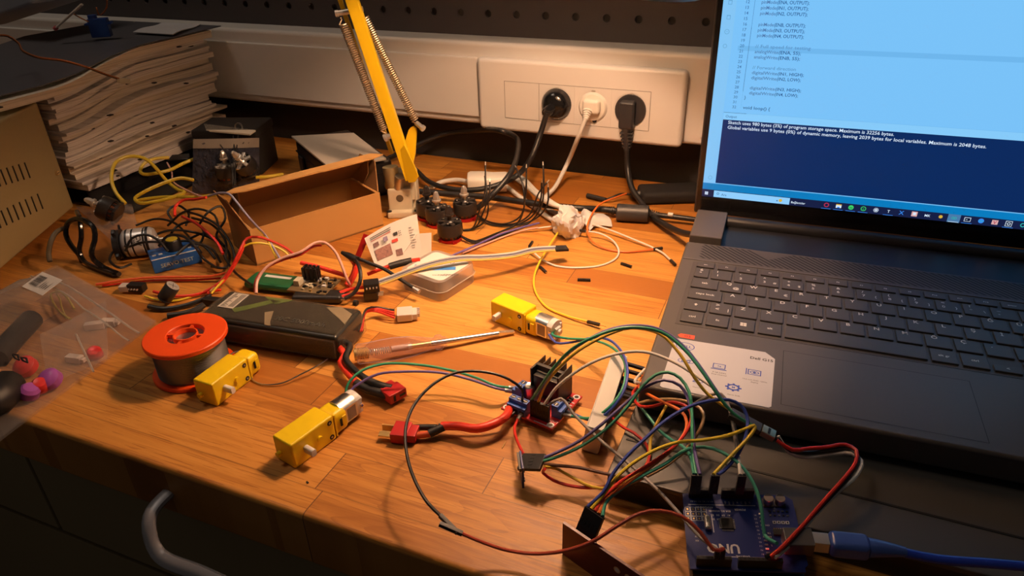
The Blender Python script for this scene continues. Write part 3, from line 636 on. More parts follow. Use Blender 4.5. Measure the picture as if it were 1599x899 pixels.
# ================================================================ yellow gear motors
def gear_motor(label, x, y, rz, can=True, both=False, wires=()):
    t = thing('gear_motor', label, 'motor', (x, y, 0), rz, 'yellow gear motors')
    H, W = .0205, .0188
    mb = MB(); mb.box((.0183, 0, H/2), (.0366, W, H), yellow_pl, b=.0016, seg=3)
    mb.box((.0430, 0, H/2-.0008), (.0150, W*.93, H-.0022), yellow_pl, b=.0045, seg=4)
    mb.box((.0375, -W/2+.001, H/2), (.0012, .002, H*.9), yellow_pl, b=.0003)
    mb.cyl((.0225, -W/2+.001, H/2), (.0225, -W/2-.0018, H/2), .0020, yellow_pl, 14); mb.cyl((.0225, W/2-.001, H/2), (.0225, W/2+.0018, H/2), .0020, yellow_pl, 14)
    mb.cyl((.001, .0035, H*.40), (-.0030, .0035, H*.40), .0020, yellow_pl, 14)
    mb.box((.0455, -W/2+.0006, H/2), (.0040, .0014, .0075), yellow_pl, b=.0004)
    for zz in (.0042, H-.0042): mb.cyl((.0325, -W/2-.00025, zz), (.0325, -W/2+.002, zz), .0019, gap_m, 12); mb.cyl((.0325, -W/2-.0004, zz), (.0325, -W/2+.002, zz), .0009, tin, 8)
    mb.box((.0424, -W/2-.0001, H/2), (.0016, .0006, .0060), gap_m)
    mb.build('gearbox', t)
    mb = MB(); sx = .0108
    for s_ in ((-1, 1) if both else (-1,)):
        bm_ = []
        prof = [(.0027*math.cos(q), .0027*math.sin(q)) for q in [2*PI*k/20 for k in range(20)]]; prof = [(max(-.0019, min(.0019, a)), b_) for a, b_ in prof]
        T = TR(sx, s_*(W/2-.001), H/2) @ RX(PI/2*(-s_)) 
        mb.prism(prof, 0, .0092, M('nylon_white', (.74, .72, .68), .4, sss=.1), T)
    o = mb.build('output_shaft', t); o['label'] = 'white nylon output shaft'
    if can:
        mb = MB()
        n = 28; pr = []
        for k in range(n):
            q = 2*PI*k/n; pr.append((max(-.0076, min(.0076, .0098*math.cos(q))), .0098*math.sin(q)))
        T = TR(.046, 0, H/2) @ Matrix(((0, 0, 1, 0), (1, 0, 0, 0), (0, 1, 0, 0), (0, 0, 0, 1)))
        mb.prism(pr, 0, .0135, alu, T); mb.quad((.0500, -.00768, H/2-.005), (.0580, -.00768, H/2-.005), (.0580, -.00768, H/2+.005), (.0500, -.00768, H/2+.005), M('motor_sticker', (.22, .19, .17), .4)); mb.build('motor_can', t)
        mb = MB(); mb.prism([(a*.94, b_*.94) for a, b_ in pr], .0135, .0185, M('nylon_white', (.7, .7, .7)), T)
        mb.box((.0655, 0, H/2), (.0030, .0070, .0070), M('nylon_white', (.7, .7, .7)), b=.001); mb.cyl((.066, 0, H/2), (.0690, 0, H/2), .0022, M('nylon_white', (.7, .7, .7)), 14)
        for s_ in (1, -1): mb.box((.0640, s_*.0045, H/2+.004*s_), (.0045, .0022, .0035), M('nylon_white', (.7, .7, .7)), b=.0006)
        mb.build('end_cap', t)
        for s_ in (1, -1):
            mb = MB(); mb.box((.0632, s_*.0082, H/2), (.0026, .0004, .0034), brass); mb.build('terminal', t)
    return t
mA = gear_motor('yellow gearbox without its motor can, leaning against the orange spool', -.3768, -.5110, D2R(88), can=False, both=True)
mBm = gear_motor('yellow gear motor lying nearest the desk edge, white cap at its back', -.2809, -.5416, D2R(77.5))
mC = gear_motor('yellow gear motor by the screwdriver tip, white cap facing right', -.2233, -.3213, D2R(-17))
def mp(t, x, y, z): return MW[t.name] @ Vector((x, y, z))
# ================================================================ motor driver board
dv = thing('motor_driver_board', 'red motor driver board with black heatsink and blue screw terminals', 'circuit board', (-.1424, -.4267, 0), D2R(-11.5))
hs = .0214; zt = .0056
mb = MB(); mb.box((0, 0, .0048), (hs*2, hs*2, .0016), pcb_red, b=.0003)
for sx in (1, -1):
    for sy in (1, -1): mb.ring([(.0016, zt-.0001), (.0027, zt-.0001), (.0027, zt+.0001), (.0016, zt+.0001)], silk, 20, TR(sx*.0183, sy*.0183, 0)); mb.cyl((sx*.0183, sy*.0183, zt-.0003), (sx*.0183, sy*.0183, zt+.00008), .0016, gap_m, 16)
for i in range(6): mb.box((.0190, -.006+i*.0034, zt+.00005), (.0030, .0009, .0001), silk)
mb.box((.012, -.0205, zt+.00005), (.012, .0006, .0001), silk); mb.text('OUT', .003, silk, TR(.0155, -.0150, zt+.0001)); mb.build('board', dv)
for sx in (1, -1):
    for sy in (1, -1): mb = MB(); mb.cyl((sx*.0165, sy*.0150, 0), (sx*.0165, sy*.0150, .0044), .0012, tin, 8); mb.build('solder_foot', dv)
def terminal(x, y, n, rz):
    T = TR(x, y, zt) @ RZ(rz); w = n*.00508; m = MB(); m.T = T
    m.box((0, -.0006, .0035), (w, .0080, .0070), term_blue, b=.0004); m.box((0, .0008, .0082), (w, .0052, .0040), term_blue, b=.0004)
    for i in range(n):
        xx = -w/2+.00254+i*.00508
        m.cyl((xx, .0008, .0098), (xx, .0008, .01026), .0019, gap_m, 16); m.box((xx, .0008, .0103), (.0030, .0006, .0001), nickel); m.box((xx, -.0046, .0028), (.0036, .0006, .0038), gap_m)
    return m.build('screw_terminal', dv)
terminal(-.0085, -.0172, 3, 0); terminal(-.0172, -.0015, 2, -PI/2); terminal(.0172, -.0050, 2, PI/2)
mb = MB(); mb.T = TR(.0010, .0105, zt)
mb.box((0, -.0010, .0125), (.0236, .0030, .0250), fins, b=.0003)
for s_ in (1, -1): mb.box((s_*.0112, -.0050, .0125), (.0014, .0080, .0250), fins, b=.0003)
for i in range(6): mb.box((-.0112+i*.00448, .0052, .0125), (.0013, .0110, .0250), fins, taper=(.5, 1))
o = mb.build('heatsink', dv)
mb = MB(); mb.T = TR(.0010, .0060, zt); mb.box((0, -.0012, .0120), (.0196, .0048, .0150), M('chip_black', (.02, .02, .02)), b=.0004)
mb.box((0, .0012, .0178), (.0196, .0012, .0060), nickel, b=.0002)
for i in range(8): mb.tube(spline([(-.0084+i*.0024, -.0012, .0046), (-.0084+i*.0024, -.0012, .0028), (-.0084+i*.0024, -.0045 if i % 2 else -.0012, .0022), (-.0084+i*.0024, -.0045 if i % 2 else -.0012, 0)], .002), .00045, tin, 5)
mb.build('driver_chip', dv)
mb = MB(); mb.lathe([(.0040, 0), (.0041, .0008), (.0041, .0096), (.0036, .0101), (.0034, .0100), (0, .0100)], alu, 24, TR(-.0112, .0008, zt)); mb.prism([(-.0112+.0034*math.cos(a), .0008+.0034*math.sin(a)) for a in [2.6+1.1*k/8 for k in range(9)]], zt+.0101, zt+.01014, ink); mb.build('capacitor', dv)
mb = MB(); mb.lathe([(.0030, 0), (.0030, .0080), (.0026, .0083), (0, .0083)], alu, 20, TR(-.0150, .0140, zt)); mb.build('capacitor', dv)
mb = MB()
for i in range(4): mb.box((.0165, .0055+i*.0028, zt+.0009), (.0032, .0016, .0018), black_pl, b=.0002)
mb.build('diode_row', dv); mb = MB()
for i in range(4): mb.box((-.016+i*.003, .0185, zt+.0007), (.0016, .0030, .0014), black_pl, b=.0002)
mb.build('diode_row', dv)
mb = MB(); mb.box((.0085, -.0162, zt+.0013), (.0155, .0025, .0025), black_pl)
for i in range(6): mb.box((.0085-.00635+i*.00254, -.0162, zt+.0056), (.0006, .0006, .0110), brass)
mb.build('pin_header', dv)
def dv_p(x, y, z): return MW[dv.name] @ Vector((x, y, z))
# ================================================================ battery pack
bt = thing('battery_pack', 'dark battery pack in wrinkled clear wrap', 'battery', (-.3148+.0030, -.4295-.003, 0), D2R(5.9))
bl, bwd, bh = .1345, .0475, .0255
batm = M('battery_label', (.024, .024, .019), .26, var=.35, scale=22)
mb = MB(); mb.box((-bl/2, bwd/2, bh/2), (bl-.004, bwd-.002, bh-.0016), batm, b=.0035, seg=3)
zt = bh+.0001
def lab(pts, m): mb.prism(pts, bh-.0012, bh-.0003, m)
grn = M('battery_green', (.10, .17, .03), .45, var=.25, scale=60); tan = M('battery_tan', (.26, .22, .15), .45, var=.3, scale=50)
lab([(-.110, .018), (-.085, .040), (-.076, .040), (-.104, .014)], grn); lab([(-.094, .043), (-.066, .044), (-.078, .034)], grn)
lab([(-.079, .020), (-.073, .024), (-.066, .008), (-.062, .003), (-.068, .003)], tan); lab([(-.032, .040), (-.020, .044), (-.006, .036), (-.004, .020), (-.012, .026)], tan)
mb.text('30C 5000mAh', .008, M('battery_print', (.045, .055, .055), .4), TR(-.066, .012, bh-.0002), 'LEFT', .01); mb.build('cell_block', bt)
mb = MB(); mb.prism([(-.124, .018), (-.109, .018), (-.109, .042), (-.124, .042)], bh-.0003, bh+.0001, M('label_white', (.80, .78, .75), .5))
for i in range(16):
    yy = .0195+i*.0014; w = random.choice((.0030, .0056)); mb.quad((-.1222, yy, bh+.0002), (-.1222+w, yy, bh+.0002), (-.1222+w, yy+.0007, bh+.0002), (-.1222, yy+.0007, bh+.0002), ink)
for i in range(4): mb.quad((-.1150+i*.0013, .020, bh+.0002), (-.1143+i*.0013, .020, bh+.0002), (-.1143+i*.0013, .040, bh+.0002), (-.1150+i*.0013, .040, bh+.0002), ink)
o = mb.build('barcode_label', bt, smooth=None); o['label'] = 'white barcode label'
bm = bmesh.new(); bmesh.ops.create_cube(bm, size=1)
for v in bm.verts: v.co = Vector((v.co.x*(bl+.002), v.co.y*(bwd+.002), v.co.z*(bh+.0005)))
bmesh.ops.bevel(bm, geom=list(bm.edges), offset=.005, segments=3, affect='EDGES'); bmesh.ops.subdivide_edges(bm, edges=[e for e in bm.edges if e.calc_length() > .012], cuts=7, use_grid_fill=True)
for v in bm.verts:
    n_ = mnoise.noise(v.co*70+Vector((3, 1, 2)))*.0009 + mnoise.noise(v.co*200)*.0004
    v.co += v.co.normalized()*abs(n_); v.co.z = max(-bh/2+.0003, v.co.z)
mb = MB(); mb.bm(bm, shrink, TR(-bl/2, bwd/2, bh/2+.0004)); mb.build('clear_wrap', bt)
# battery leads and plug
dq = at(618, 612, .006); dang = D2R(-28)
def bat(x, y, z): return MW[bt.name] @ Vector((x, y, z))
def lead(root, name, pts, r, m, heat=None):
    mb = MB(); mb.tube(spline(pts), r, m, 12); o = bw(mb, name, root); return o
exit_ = bat(.0015, .003, .010)
pr1 = [bat(-.004, .006, .012), exit_+Vector((.004, -.004, .001)), at(532, 565, .009), at(548, 588, .0075), at(560, 600, .0070)]
pb1 = [bat(-.004, .012, .014), bat(.004, .010, .013), at(540, 560, .013), at(556, 580, .011), at(575, 594, .010)]
lead(bt, 'red_lead', pr1, .0026, redsil); lead(bt, 'black_lead', pb1, .0026, black_w)
lead(bt, 'heat_shrink', [at(556, 598, .0072), at(575, 608, .0065), at(590, 612, .0062), at(606, 617, .006)], .0034, black_rub)
lead(bt, 'heat_shrink', [at(570, 592, .0102), at(585, 599, .0095), at(600, 604, .0085), at(612, 607, .0078)], .0033, black_rub)
def deans(root, c, rz, female=True, name='power_connector'):
    m = MB(); m.T = Matrix.Translation(c) @ RZ(rz)
    m.box((0, 0, 0), (.0120, .0150, .0080), red_pl, b=.0008); m.box((-.0085, 0, 0), (.0060, .0120, .0064), red_pl, b=.0006)
    if female: m.box((.0061, .0034, 0), (.0006, .0050, .0018), gap_m); m.box((.0061, -.0034, 0), (.0006, .0018, .0050), gap_m)
    else: m.box((.0105, .0034, 0), (.0090, .0052, .0011), brass); m.box((.0105, -.0034, 0), (.0090, .0011, .0052), brass)
    return bw(m, name, root)
o = deans(bt, at(615, 613, .0065), D2R(-24)); o['label'] = 'red flat two-pole plug'
# balance lead
for k, m in enumerate((black_w, redsil, red_w, redsil)):
    off = (k-1.5)*.0016; e0 = bat(.0005, .034+off, .012-.0010*k)
    lead(bt, 'balance_wire', [e0, at(573, 485-3+k*1.5, .014-.0015*k), at(588, 481-1.5+k*2.2, .010-.001*k), at(603, 484-2+k*3, .007), at(616, 486-2+k*4.0, .0055)], .00095, m)
wc = at(632, 490, .0050); m = MB(); m.T = Matrix.Translation(wc) @ RZ(D2R(30)); nyl = M('connector_nylon', (.70, .62, .58), .4, sss=.1)
m.box((0, 0, 0), (.0135, .0150, .0070), nyl, b=.0008); m.box((.0085, 0, -.0005), (.0050, .0125, .0055), nyl, b=.0005)
for i in range(4): m.box((.0115, -.0045+i*.0030, .0005), (.0034, .0010, .0040), nyl, b=.0002)
o = bw(m, 'balance_plug', bt); o['label'] = 'white balance plug'
# ---- the loose power lead between red plug and driver board
pl = thing('power_lead', 'short red and black power lead running from a red plug to the driver board', 'cable', tuple(at(625, 674, .004)))
deans(pl, at(627, 675, .0045), D2R(180+12), False)
lead(pl, 'heat_shrink', [at(636, 668, .005), at(655, 667, .005), at(682, 667, .006)], .0022, black_rub); o = lead(pl, 'orange_shrink', [at(636, 681, .004), at(655, 679, .004), at(672, 677, .005)], .0024, M('orange_shrink', (.62, .10, .03), .4))
lead(pl, 'heat_shrink', [at(670, 677, .005), at(680, 672, .006), at(693, 666, .007)], .0030, black_rub)
lead(pl, 'red_lead', [at(690, 665, .007), at(715, 665, .009), at(745, 669, .0105), at(770, 662, .011), at(790, 650, .0105), dv_p(-.0135, -.0225, .0085)], .0031, redsil)
lead(pl, 'black_lead', [at(685, 663, .0062), at(720, 666, .006), at(760, 665, .006), at(790, 655, .007), dv_p(-.0085, -.0225, .0082)], .0011, black_w)
lead(pl, 'bare_end', [dv_p(-.0135, -.0225, .0085), dv_p(-.0135, -.0200, .0085)], .0015, brass)
# ================================================================ screwdriver
s0, s1 = at(557, 553, .0105), at(803, 517, .0030)
sd = (s1-s0); L_ = sd.length; ex = sd.normalized(); ez = Vector((0, 0, 1)); ez = (ez-ex*ez.dot(ex)).normalized(); ey = ez.cross(ex)
SM = Matrix(((ex.x, ey.x, ez.x, s0.x), (ex.y, ey.y, ez.y, s0.y), (ex.z, ey.z, ez.z, s0.z), (0, 0, 0, 1)))
sc_ = thing('tester_screwdriver', 'voltage tester screwdriver with clear handle and steel shaft', 'screwdriver', mat=SM)
TX90 = Matrix(((0, 0, 1, 0), (0, 1, 0, 0), (-1, 0, 0, 0), (0, 0, 0, 1)))      # lathe axis Z -> X
hl = L_*.555
mb = MB(); ng = 60; prof = [(.0072, .0), (.0084, .002), (.0090, .010), (.0100, .022), (.0103, .034), (.0093, .047), (.0070, .058), (.0048, .066), (.0044, .0695), (.0062, .071), (.0066, .0735), (.0062, .076), (.0046, .077), (.0040, .081)]
f = hl/.081; vs, fs = [], []
for r, zz in prof:
    fl_ = max(0, min(1, (zz-.003)/.006))*max(0, min(1, (.062-zz)/.01))
    for j in range(ng):
        q = 2*PI*j/ng; rr = r*(1-.16*fl_*(.5+.5*math.cos(6*q))); vs.append((zz*f, rr*math.cos(q), rr*math.sin(q)))
for i in range(len(prof)-1):
    for j in range(ng): fs.append([i*ng+j, i*ng+(j+1) % ng, (i+1)*ng+(j+1) % ng, (i+1)*ng+j])
fs.append(list(range(ng))[::-1]); mb.add(vs, fs, acry); o = mb.build('clear_handle', sc_, smooth=50); o['label'] = 'clear fluted handle'
mb = MB(); mb.lathe([(0, -.002), (.0048, -.002), (.0050, -.001)]+[(.0050-.0006*(i % 2), .0006*i) for i in range(16)]+[(.0030, .0098), (0, .0098)], brass, 20, TX90); mb.build('end_cap', sc_)
mb = MB(); pts = []
for i in range(140): q = i*.45; pts.append((.0100+i*.00012, .0024*math.cos(q), .0024*math.sin(q)))
mb.tube(pts, .0004, nickel, 5); mb.build('contact_spring', sc_)
mb = MB(); mb.cyl((.0275, 0, 0), (.0410, 0, 0), .0026, M('glow_lamp', (.55, .38, .30), .25), 16); mb.cyl((.0410, 0, 0), (.0440, 0, 0), .0024, nickel, 16); mb.build('neon_lamp', sc_)
mb = MB(); mb.cyl((.0440, 0, 0), (.0620, 0, 0), .0020, brass, 14); mb.build('resistor', sc_)
mb = MB(); mb.cyl((.060, 0, 0), (L_-.014, 0, 0), .0022, steel, 20); vs = []
xe = L_-.014
for (xx, hy, hz) in ((xe, .0019, .0019), (L_-.004, .0020, .0008), (L_, .0018, .0003)):
    vs += [(xx, -hy, -hz), (xx, hy, -hz), (xx, hy, hz), (xx, -hy, hz)]
mb.add(vs, [[0, 1, 5, 4], [1, 2, 6, 5], [2, 3, 7, 6], [3, 0, 4, 7], [4, 5, 9, 8], [5, 6, 10, 9], [6, 7, 11, 10], [7, 4, 8, 11], [8, 9, 10, 11]], steel); mb.build('blade', sc_)
# ================================================================ breadboard standing on edge
b0, b1 = at(907, 704, 0), at(946, 592, 0); bv = b1-b0; ba = math.atan2(bv.y, bv.x)
bb = thing('breadboard', 'narrow white breadboard leaning on its long edge', 'breadboard', mat=Matrix.Translation((b0.x+.0060, b0.y, .0005)) @ RZ(ba) @ RX(D2R(9)))
BL = .0885
bbm = M('breadboard_plastic', (.68, .66, .60), .4, sss=.15)
mb = MB(); mb.box((BL/2, 0, .0110), (BL, .0115, .0220), bbm, b=.0012)
for i in range(3): mb.box((.012+i*.032, .0062, .0110), (.006, .0014, .006), bbm, b=.0004)
mb.box((BL/2, -.0058, .0110), (BL-.004, .0004, .0026), M('breadboard_groove', (.40, .38, .34), .5))
for r_ in range(8):
    zz = .0022+r_*.0023+(.0012 if r_ > 3 else 0)
    for i in range(32): mb.box((.0045+i*.00254, -.0058, zz), (.0010, .0003, .0010), gap_m)
mb.build('body', bb)
mb = MB(); mb.box((BL/2, .0060, .0110), (BL-.003, .0006, .0200), M('breadboard_back', (.62, .60, .55), .5), b=.0002); mb.build('backing', bb)
def bb_p(x, y, z): return MW[bb.name] @ Vector((x, y, z))
# ================================================================ sensor module, red sensor bar
sm = thing('sensor_module', 'small blue sensor module standing upright on the desk', 'circuit board', tuple(at(815, 748, 0)), D2R(-62))
mb = MB(); mb.box((0, 0, .0085), (.0160, .0014, .0170), pcb_blue, b=.0003); mb.build('board', sm)
mb = MB(); mb.box((0, .0012, .0095), (.0040, .0012, .0040), black_pl, b=.0002)
for i in range(5): mb.box((-.0055+i*.0028, .0011, .0045), (.0016, .0008, .0010), tin)
for i in range(4): mb.box((-.0055+i*.0034, .0011, .0140), (.0020, .0008, .0012), silk)
mb.build('surface_components', sm)
mb = MB(); mb.box((0, -.0010, .0150), (.0150, .0025, .0025), black_pl); mb.build('pin_header', sm)
r0, r1 = at(880, 817, .024), at(1010, 905, .024); rv = r1-r0; ra = math.atan2(rv.y, rv.x)
rb = thing('sensor_bar', 'long dark red sensor bar standing on edge near the desk front', 'circuit board', (r0.x, r0.y, 0), ra)
rl = .082
pr_d = M('dark_red_board', (.15, .014, .012), .38)
mb = MB(); mb.prism([(0, .0005), (.006, .0005), (.007, .0), (rl, .0), (rl, .0250), (.0, .0250)], -.0008, .0008, pr_d, Matrix(((1, 0, 0, 0), (0, 0, -1, 0), (0, 1, 0, 0), (0, 0, 0, 1))))
for i in range(3): mb.ring([(.0014, -.00085), (.0021, -.00085), (.0021, .00085), (.0014, .00085)], M('gold_ring', (.75, .6, .4), .3, .8), 18, TR(.037+i*.007, 0, .0175) @ RX(PI/2)); mb.cyl((.037+i*.007, -.00087, .0175), (.037+i*.007, .00087, .0175), .0014, paper, 14)
mb.build('board', rb)
mb = MB()
for i in range(7): mb.box((.012+i*.0105, .0022, .0050), (.0040, .0030, .0060), black_pl, b=.0004)
mb.build('infrared_sensor', rb)
mb = MB(); mb.box((.0125, .0030, .0190), (.0130, .0044, .0030), black_pl); mb.build('pin_header', rb)
def rb_p(x, y, z): return MW[rb.name] @ Vector((x, y, z))
# ================================================================ clear plastic case with a label
c0, cR, cL = at(690, 473, 0), at(732, 434, 0), at(628, 450, 0)
ca_ = math.atan2((c0-cL).y, (c0-cL).x)
cc = thing('plastic_case', 'small clear plastic case with a white label on its lid', 'case', (c0.x, c0.y, 0), ca_)
wl, dl, hh = .052, .052, .0195
def rrect(x0, y0, x1, y1, r, n=5):
    o = []
    for (cx, cy, q0) in ((x1-r, y0+r, -PI/2), (x1-r, y1-r, 0), (x0+r, y1-r, PI/2), (x0+r, y0+r, PI)):
        for k in range(n+1): q = q0+PI/2*k/n; o.append((cx+r*math.cos(q), cy+r*math.sin(q)))
    return o
def shell(mb, poly0, z0, poly1, z1, m, bottom=False, top=False):
    n = len(poly0); vs = [(x, y, z0) for x, y in poly0]+[(x, y, z1) for x, y in poly1]; fs = [[i, (i+1) % n, n+(i+1) % n, n+i] for i in range(n)]
    if bottom: fs.append(list(range(n))[::-1])
    if top: fs.append(list(range(n, 2*n)))
    mb.add(vs, fs, m)
A_ = rrect(-wl, 0, 0, dl, .008); B_ = rrect(-wl-.001, -.001, .001, dl+.001, .009)
mb = MB(); shell(mb, A_, 0, B_, .0095, clear, bottom=True); shell(mb, B_, .0095, rrect(-wl-.0022, -.0022, .0022, dl+.0022, .010), .0098, clear); mb.build('tray', cc)
mb = MB(); shell(mb, B_, .0100, A_, hh, clear, top=True); shell(mb, rrect(-wl-.0022, -.0022, .0022, dl+.0022, .010), .0100, B_, .0100, clear); mb.build('lid', cc)
mb = MB(); mb.prism(rrect(-wl+.004, .0045, -.0030, dl-.004, .005), hh+.00005, hh+.0002, paper)
zt = hh+.0003
mb.text('JK', .0090, blue_ink, TR(-.0440, .0100, zt) @ RZ(PI/2*.15), 'LEFT', .02); mb.prism([(-.024, .0160), (-.006, .0290), (-.010, .0340), (-.019, .0270)], zt-.0001, zt, M('label_blue', (.05, .22, .62), .5)); mb.text('U', .006, ink, TR(-.020, .036, zt))
for i in range(3): mb.text('www.parts', .0032, ink, TR(-.0175+i*.004, .0085+i*.0035, zt) @ RZ(.5))
o = mb.build('paper_label', cc, smooth=None); o['label'] = 'white label with blue print'
mb = MB(); mb.box((-.020, .020, .0035), (.022, .016, .0055), M('foam_white', (.6, .58, .55), .8), b=.002); mb.build('foam_insert', cc)
def atx(x, y, X): v = ray(x, y); return CAM + v*((X-CAM.x)/v.x)
def hit(x, y, o, n): v = ray(x, y); o, n = Vector(o), Vector(n); return CAM + v*((o-CAM).dot(n)/v.dot(n))
# ================================================================ bench power supply
ps = thing('power_supply', 'khaki metal power supply box with rows of vent slots at the left', 'power supply', (-.802, -.278, 0), math.atan2(-.891, .454))
pn = (.891, .454, 0); PI_ = MW[ps.name].inverted()
def onps(x, y): q = PI_ @ hit(x, y, (-.802, -.278, 0), pn); return q.x, q.z
ph = .131
mb = MB(); mb.box((.11, -.075, .004+ph/2), (.22, .150, ph-.004), khaki, b=.0025, seg=3); mb.build('housing', ps)
mb = MB()
def slot(a, b_, w=.0016):
    (x0, z0), (x1, z1) = onps(*a), onps(*b_); n = 4; y = .0003
    xm = (x0+x1)/2
    mb.box((xm, y-.0001, (z0+z1)/2), (w, .0008, abs(z1-z0)), gap_m)
for i in range(9): x_ = 37.5-9.3*i; slot((x_, 254+4.4*i*.6), (x_+9.5, 277.5+4.4*i*.6))
for i in range(11): x_ = 58-9.4*i; slot((x_, 302.5+4.3*i), (x_+8.5, 326+4.3*i))
mb.build('vent_slots', ps)
mb = MB(); sx, sz = onps(88, 270); mb.cyl((sx, -.001, sz), (sx, .0022, sz), .0036, brass, 16, r2=.0024); mb.box((sx, .0023, sz), (.0040, .0002, .0008), gap_m); mb.build('screw', ps)
for x_ in (.02, .2):
    for y_ in (-.02, -.13): mb = MB(); mb.cyl((x_, y_, 0), (x_, y_, .0045), .007, black_rub, 16); mb.build('rubber_foot', ps)
# ================================================================ letter tray and the pile of paper
tx, ty0, ty1 = -.793, -.262, -.006
tr_ = thing('letter_tray', 'black mesh letter tray under the tall pile of paper', 'tray', (tx, ty0, 0))
mb = MB(); mb.box((-.10, .128, .0016), (.33, .256, .0032), black_pl, b=.001); bwall = mb.build('base', tr_)
mb = MB()
mb.box((0, .128, .011), (.0016, .256, .016), black_pl); mb.cyl((0, 0, .0225), (0, .256, .0225), .0014, black_pl, 8)
for i in range(56): mb.ring([(.0016, -.0006), (.0026, -.0006), (.0026, .0006), (.0016, .0006)], black_pl, 8, TR(0, .002+i*.0046, .0200) @ RY(PI/2))
mb.build('mesh_side', tr_)
sheetm = []
for nm, c1, c2 in (('white', (.76, .71, .67), (.52, .47, .43)), ('cream', (.74, .66, .56), (.52, .45, .36)), ('grey', (.62, .58, .58), (.42, .39, .39))):
    m = bpy.data.materials.new('page_edges_'+nm); m.use_nodes = True; nt = m.node_tree; N, L = nt.nodes, nt.links
    tc = N.new('ShaderNodeTexCoord'); mpn = N.new('ShaderNodeMapping'); mpn.inputs['Scale'].default_value = (6, 6, 900); L.new(tc.outputs['Object'], mpn.inputs[0])
    nz = N.new('ShaderNodeTexNoise'); nz.inputs['Scale'].default_value = 1; nz.inputs['Detail'].default_value = 3; L.new(mpn.outputs[0], nz.inputs['Vector'])
    rp = N.new('ShaderNodeValToRGB'); rp.color_ramp.elements[0].position = .36; rp.color_ramp.elements[1].position = .55; rp.color_ramp.elements[0].color = (*c2, 1); rp.color_ramp.elements[1].color = (*c1, 1)
    L.new(nz.outputs['Fac'], rp.inputs[0]); L.new(rp.outputs[0], N['Principled BSDF'].inputs['Base Color']); N['Principled BSDF'].inputs['Roughness'].default_value = .8; sheetm.append(m)
random.seed(11)
zc = .0235; k = 0; pos_words = ['lowest', 'second', 'third', 'fourth', 'fifth', 'sixth', 'seventh', 'eighth', 'ninth', 'tenth', 'eleventh', 'twelfth', 'thirteenth', 'fourteenth', 'fifteenth', 'sixteenth', 'seventeenth', 'eighteenth', 'nineteenth', 'twentieth', 'twenty-first', 'twenty-second', 'twenty-third', 'twenty-fourth', 'twenty-fifth', 'twenty-sixth']
heights = []
while zc+sum(heights) < .168: heights.append(random.choice((.0055, .007, .0085, .010, .0045)))
def sagf(y, z): # the front of the pile droops
    t = min(1, max(0, (-.135-y)/.13)); return -.0231*min(1, max(0, (z-.0235)/.11))*t*t*(3-2*t)*.9
for k, th in enumerate(heights):
    dx = random.uniform(-.012, .010); dy0 = random.uniform(-.006, .012); dy1 = random.uniform(-.020, .004); ph_ = random.uniform(0, 10)
    w = .205; y0, y1 = (-.268+dy0*.5 if zc < .1565 else -.40+dy0), -.010+min(0, dy1)
    xr = tx-.002+dx; topz = []; NX, NY = 5, 22; vs, fs = [], []
    gap = .0007
    for lay in (0, 1):
        for i in range(NX+1):
            for j in range(NY+1):
                u = i/NX; y = y0+(y1-y0)*j/NY; x = xr-w*u
                wv = (mnoise.noise(Vector((y*14, (k+lay)*1.7, 0)))*.0016+mnoise.noise(Vector((y*45, (k+lay)*3.1, 5)))*.0005)*(1-u)
                ee = mnoise.noise(Vector((y*10, k*2.3, lay*.15+7)))*.005
                z = zc+(th-gap)*lay+sagf(y, zc+th*lay)+wv*(0 if (k == 0 and not lay) else 1)
                vs.append((x+(ee if i == 0 else 0), y, z))
    n1 = (NX+1)*(NY+1); W_ = NY+1
    for i in range(NX):
        for j in range(NY):
            a = i*W_+j; fs.append([a, a+W_, a+W_+1, a+1]); b_ = n1+a; fs.append([b_+1, b_+W_+1, b_+W_, b_])
    for j in range(NY): fs.append([j, j+1, n1+j+1, n1+j]); a = NX*W_+j; fs.append([a+1, a, n1+a, n1+a+1])
    for i in range(NX): a = i*W_; fs.append([a+W_, a, n1+a, n1+a+W_]); a = i*W_+NY; fs.append([a, a+W_, n1+a+W_, n1+a])
    mb = MB(); mb.add(vs, fs, sheetm[random.choice((0, 0, 1, 1, 2))])
    for q in range(random.choice((0, 1, 2))):
        yy = random.uniform(y0+.03, y1-.03); mb.box((xr+.0015, yy, zc+th*.5+sagf(yy, zc)), (.006, random.uniform(.003, .006), .0012), gap_m)
    lab_ = 'topmost sheaf of paper on the tall pile' if k == len(heights)-1 else 'lowest sheaf of paper, resting in the black tray' if k == 0 else '%s sheaf of paper up from the tray in the tall pile' % pos_words[k]
    o = mb.build('paper_sheaf', None, smooth=60); tag(o, lab_, 'paper', 'sheaves in the tall paper pile')
    zc += th
ptop = zc
mb = MB(); g = [[(-.788-.21*i/4+.02*(j/8-.5), -.36+.358*j/8, ptop+.0030+sagf(-.36+.358*j/8, .2)+.0008*math.sin(j*.9)*(1-i/4)) for j in range(9)] for i in range(5)]
mb.sheet(g, -.0012, M('grey_folder', (.10, .10, .115), .35)); o = mb.build('document_folder'); tag(o, 'dark grey folder lying on top of the tall paper pile', 'folder')
mb = MB(); g = [[(-.782-.07*i/3-.025*j/6, -.085+.075*j/6, ptop+.0060+.0012*math.sin(j)) for j in range(7)] for i in range(4)]
mb.sheet(g, -.0010, paper3); o = mb.build('loose_sheet'); tag(o, 'pale loose sheet on the grey folder at the pile top', 'paper')
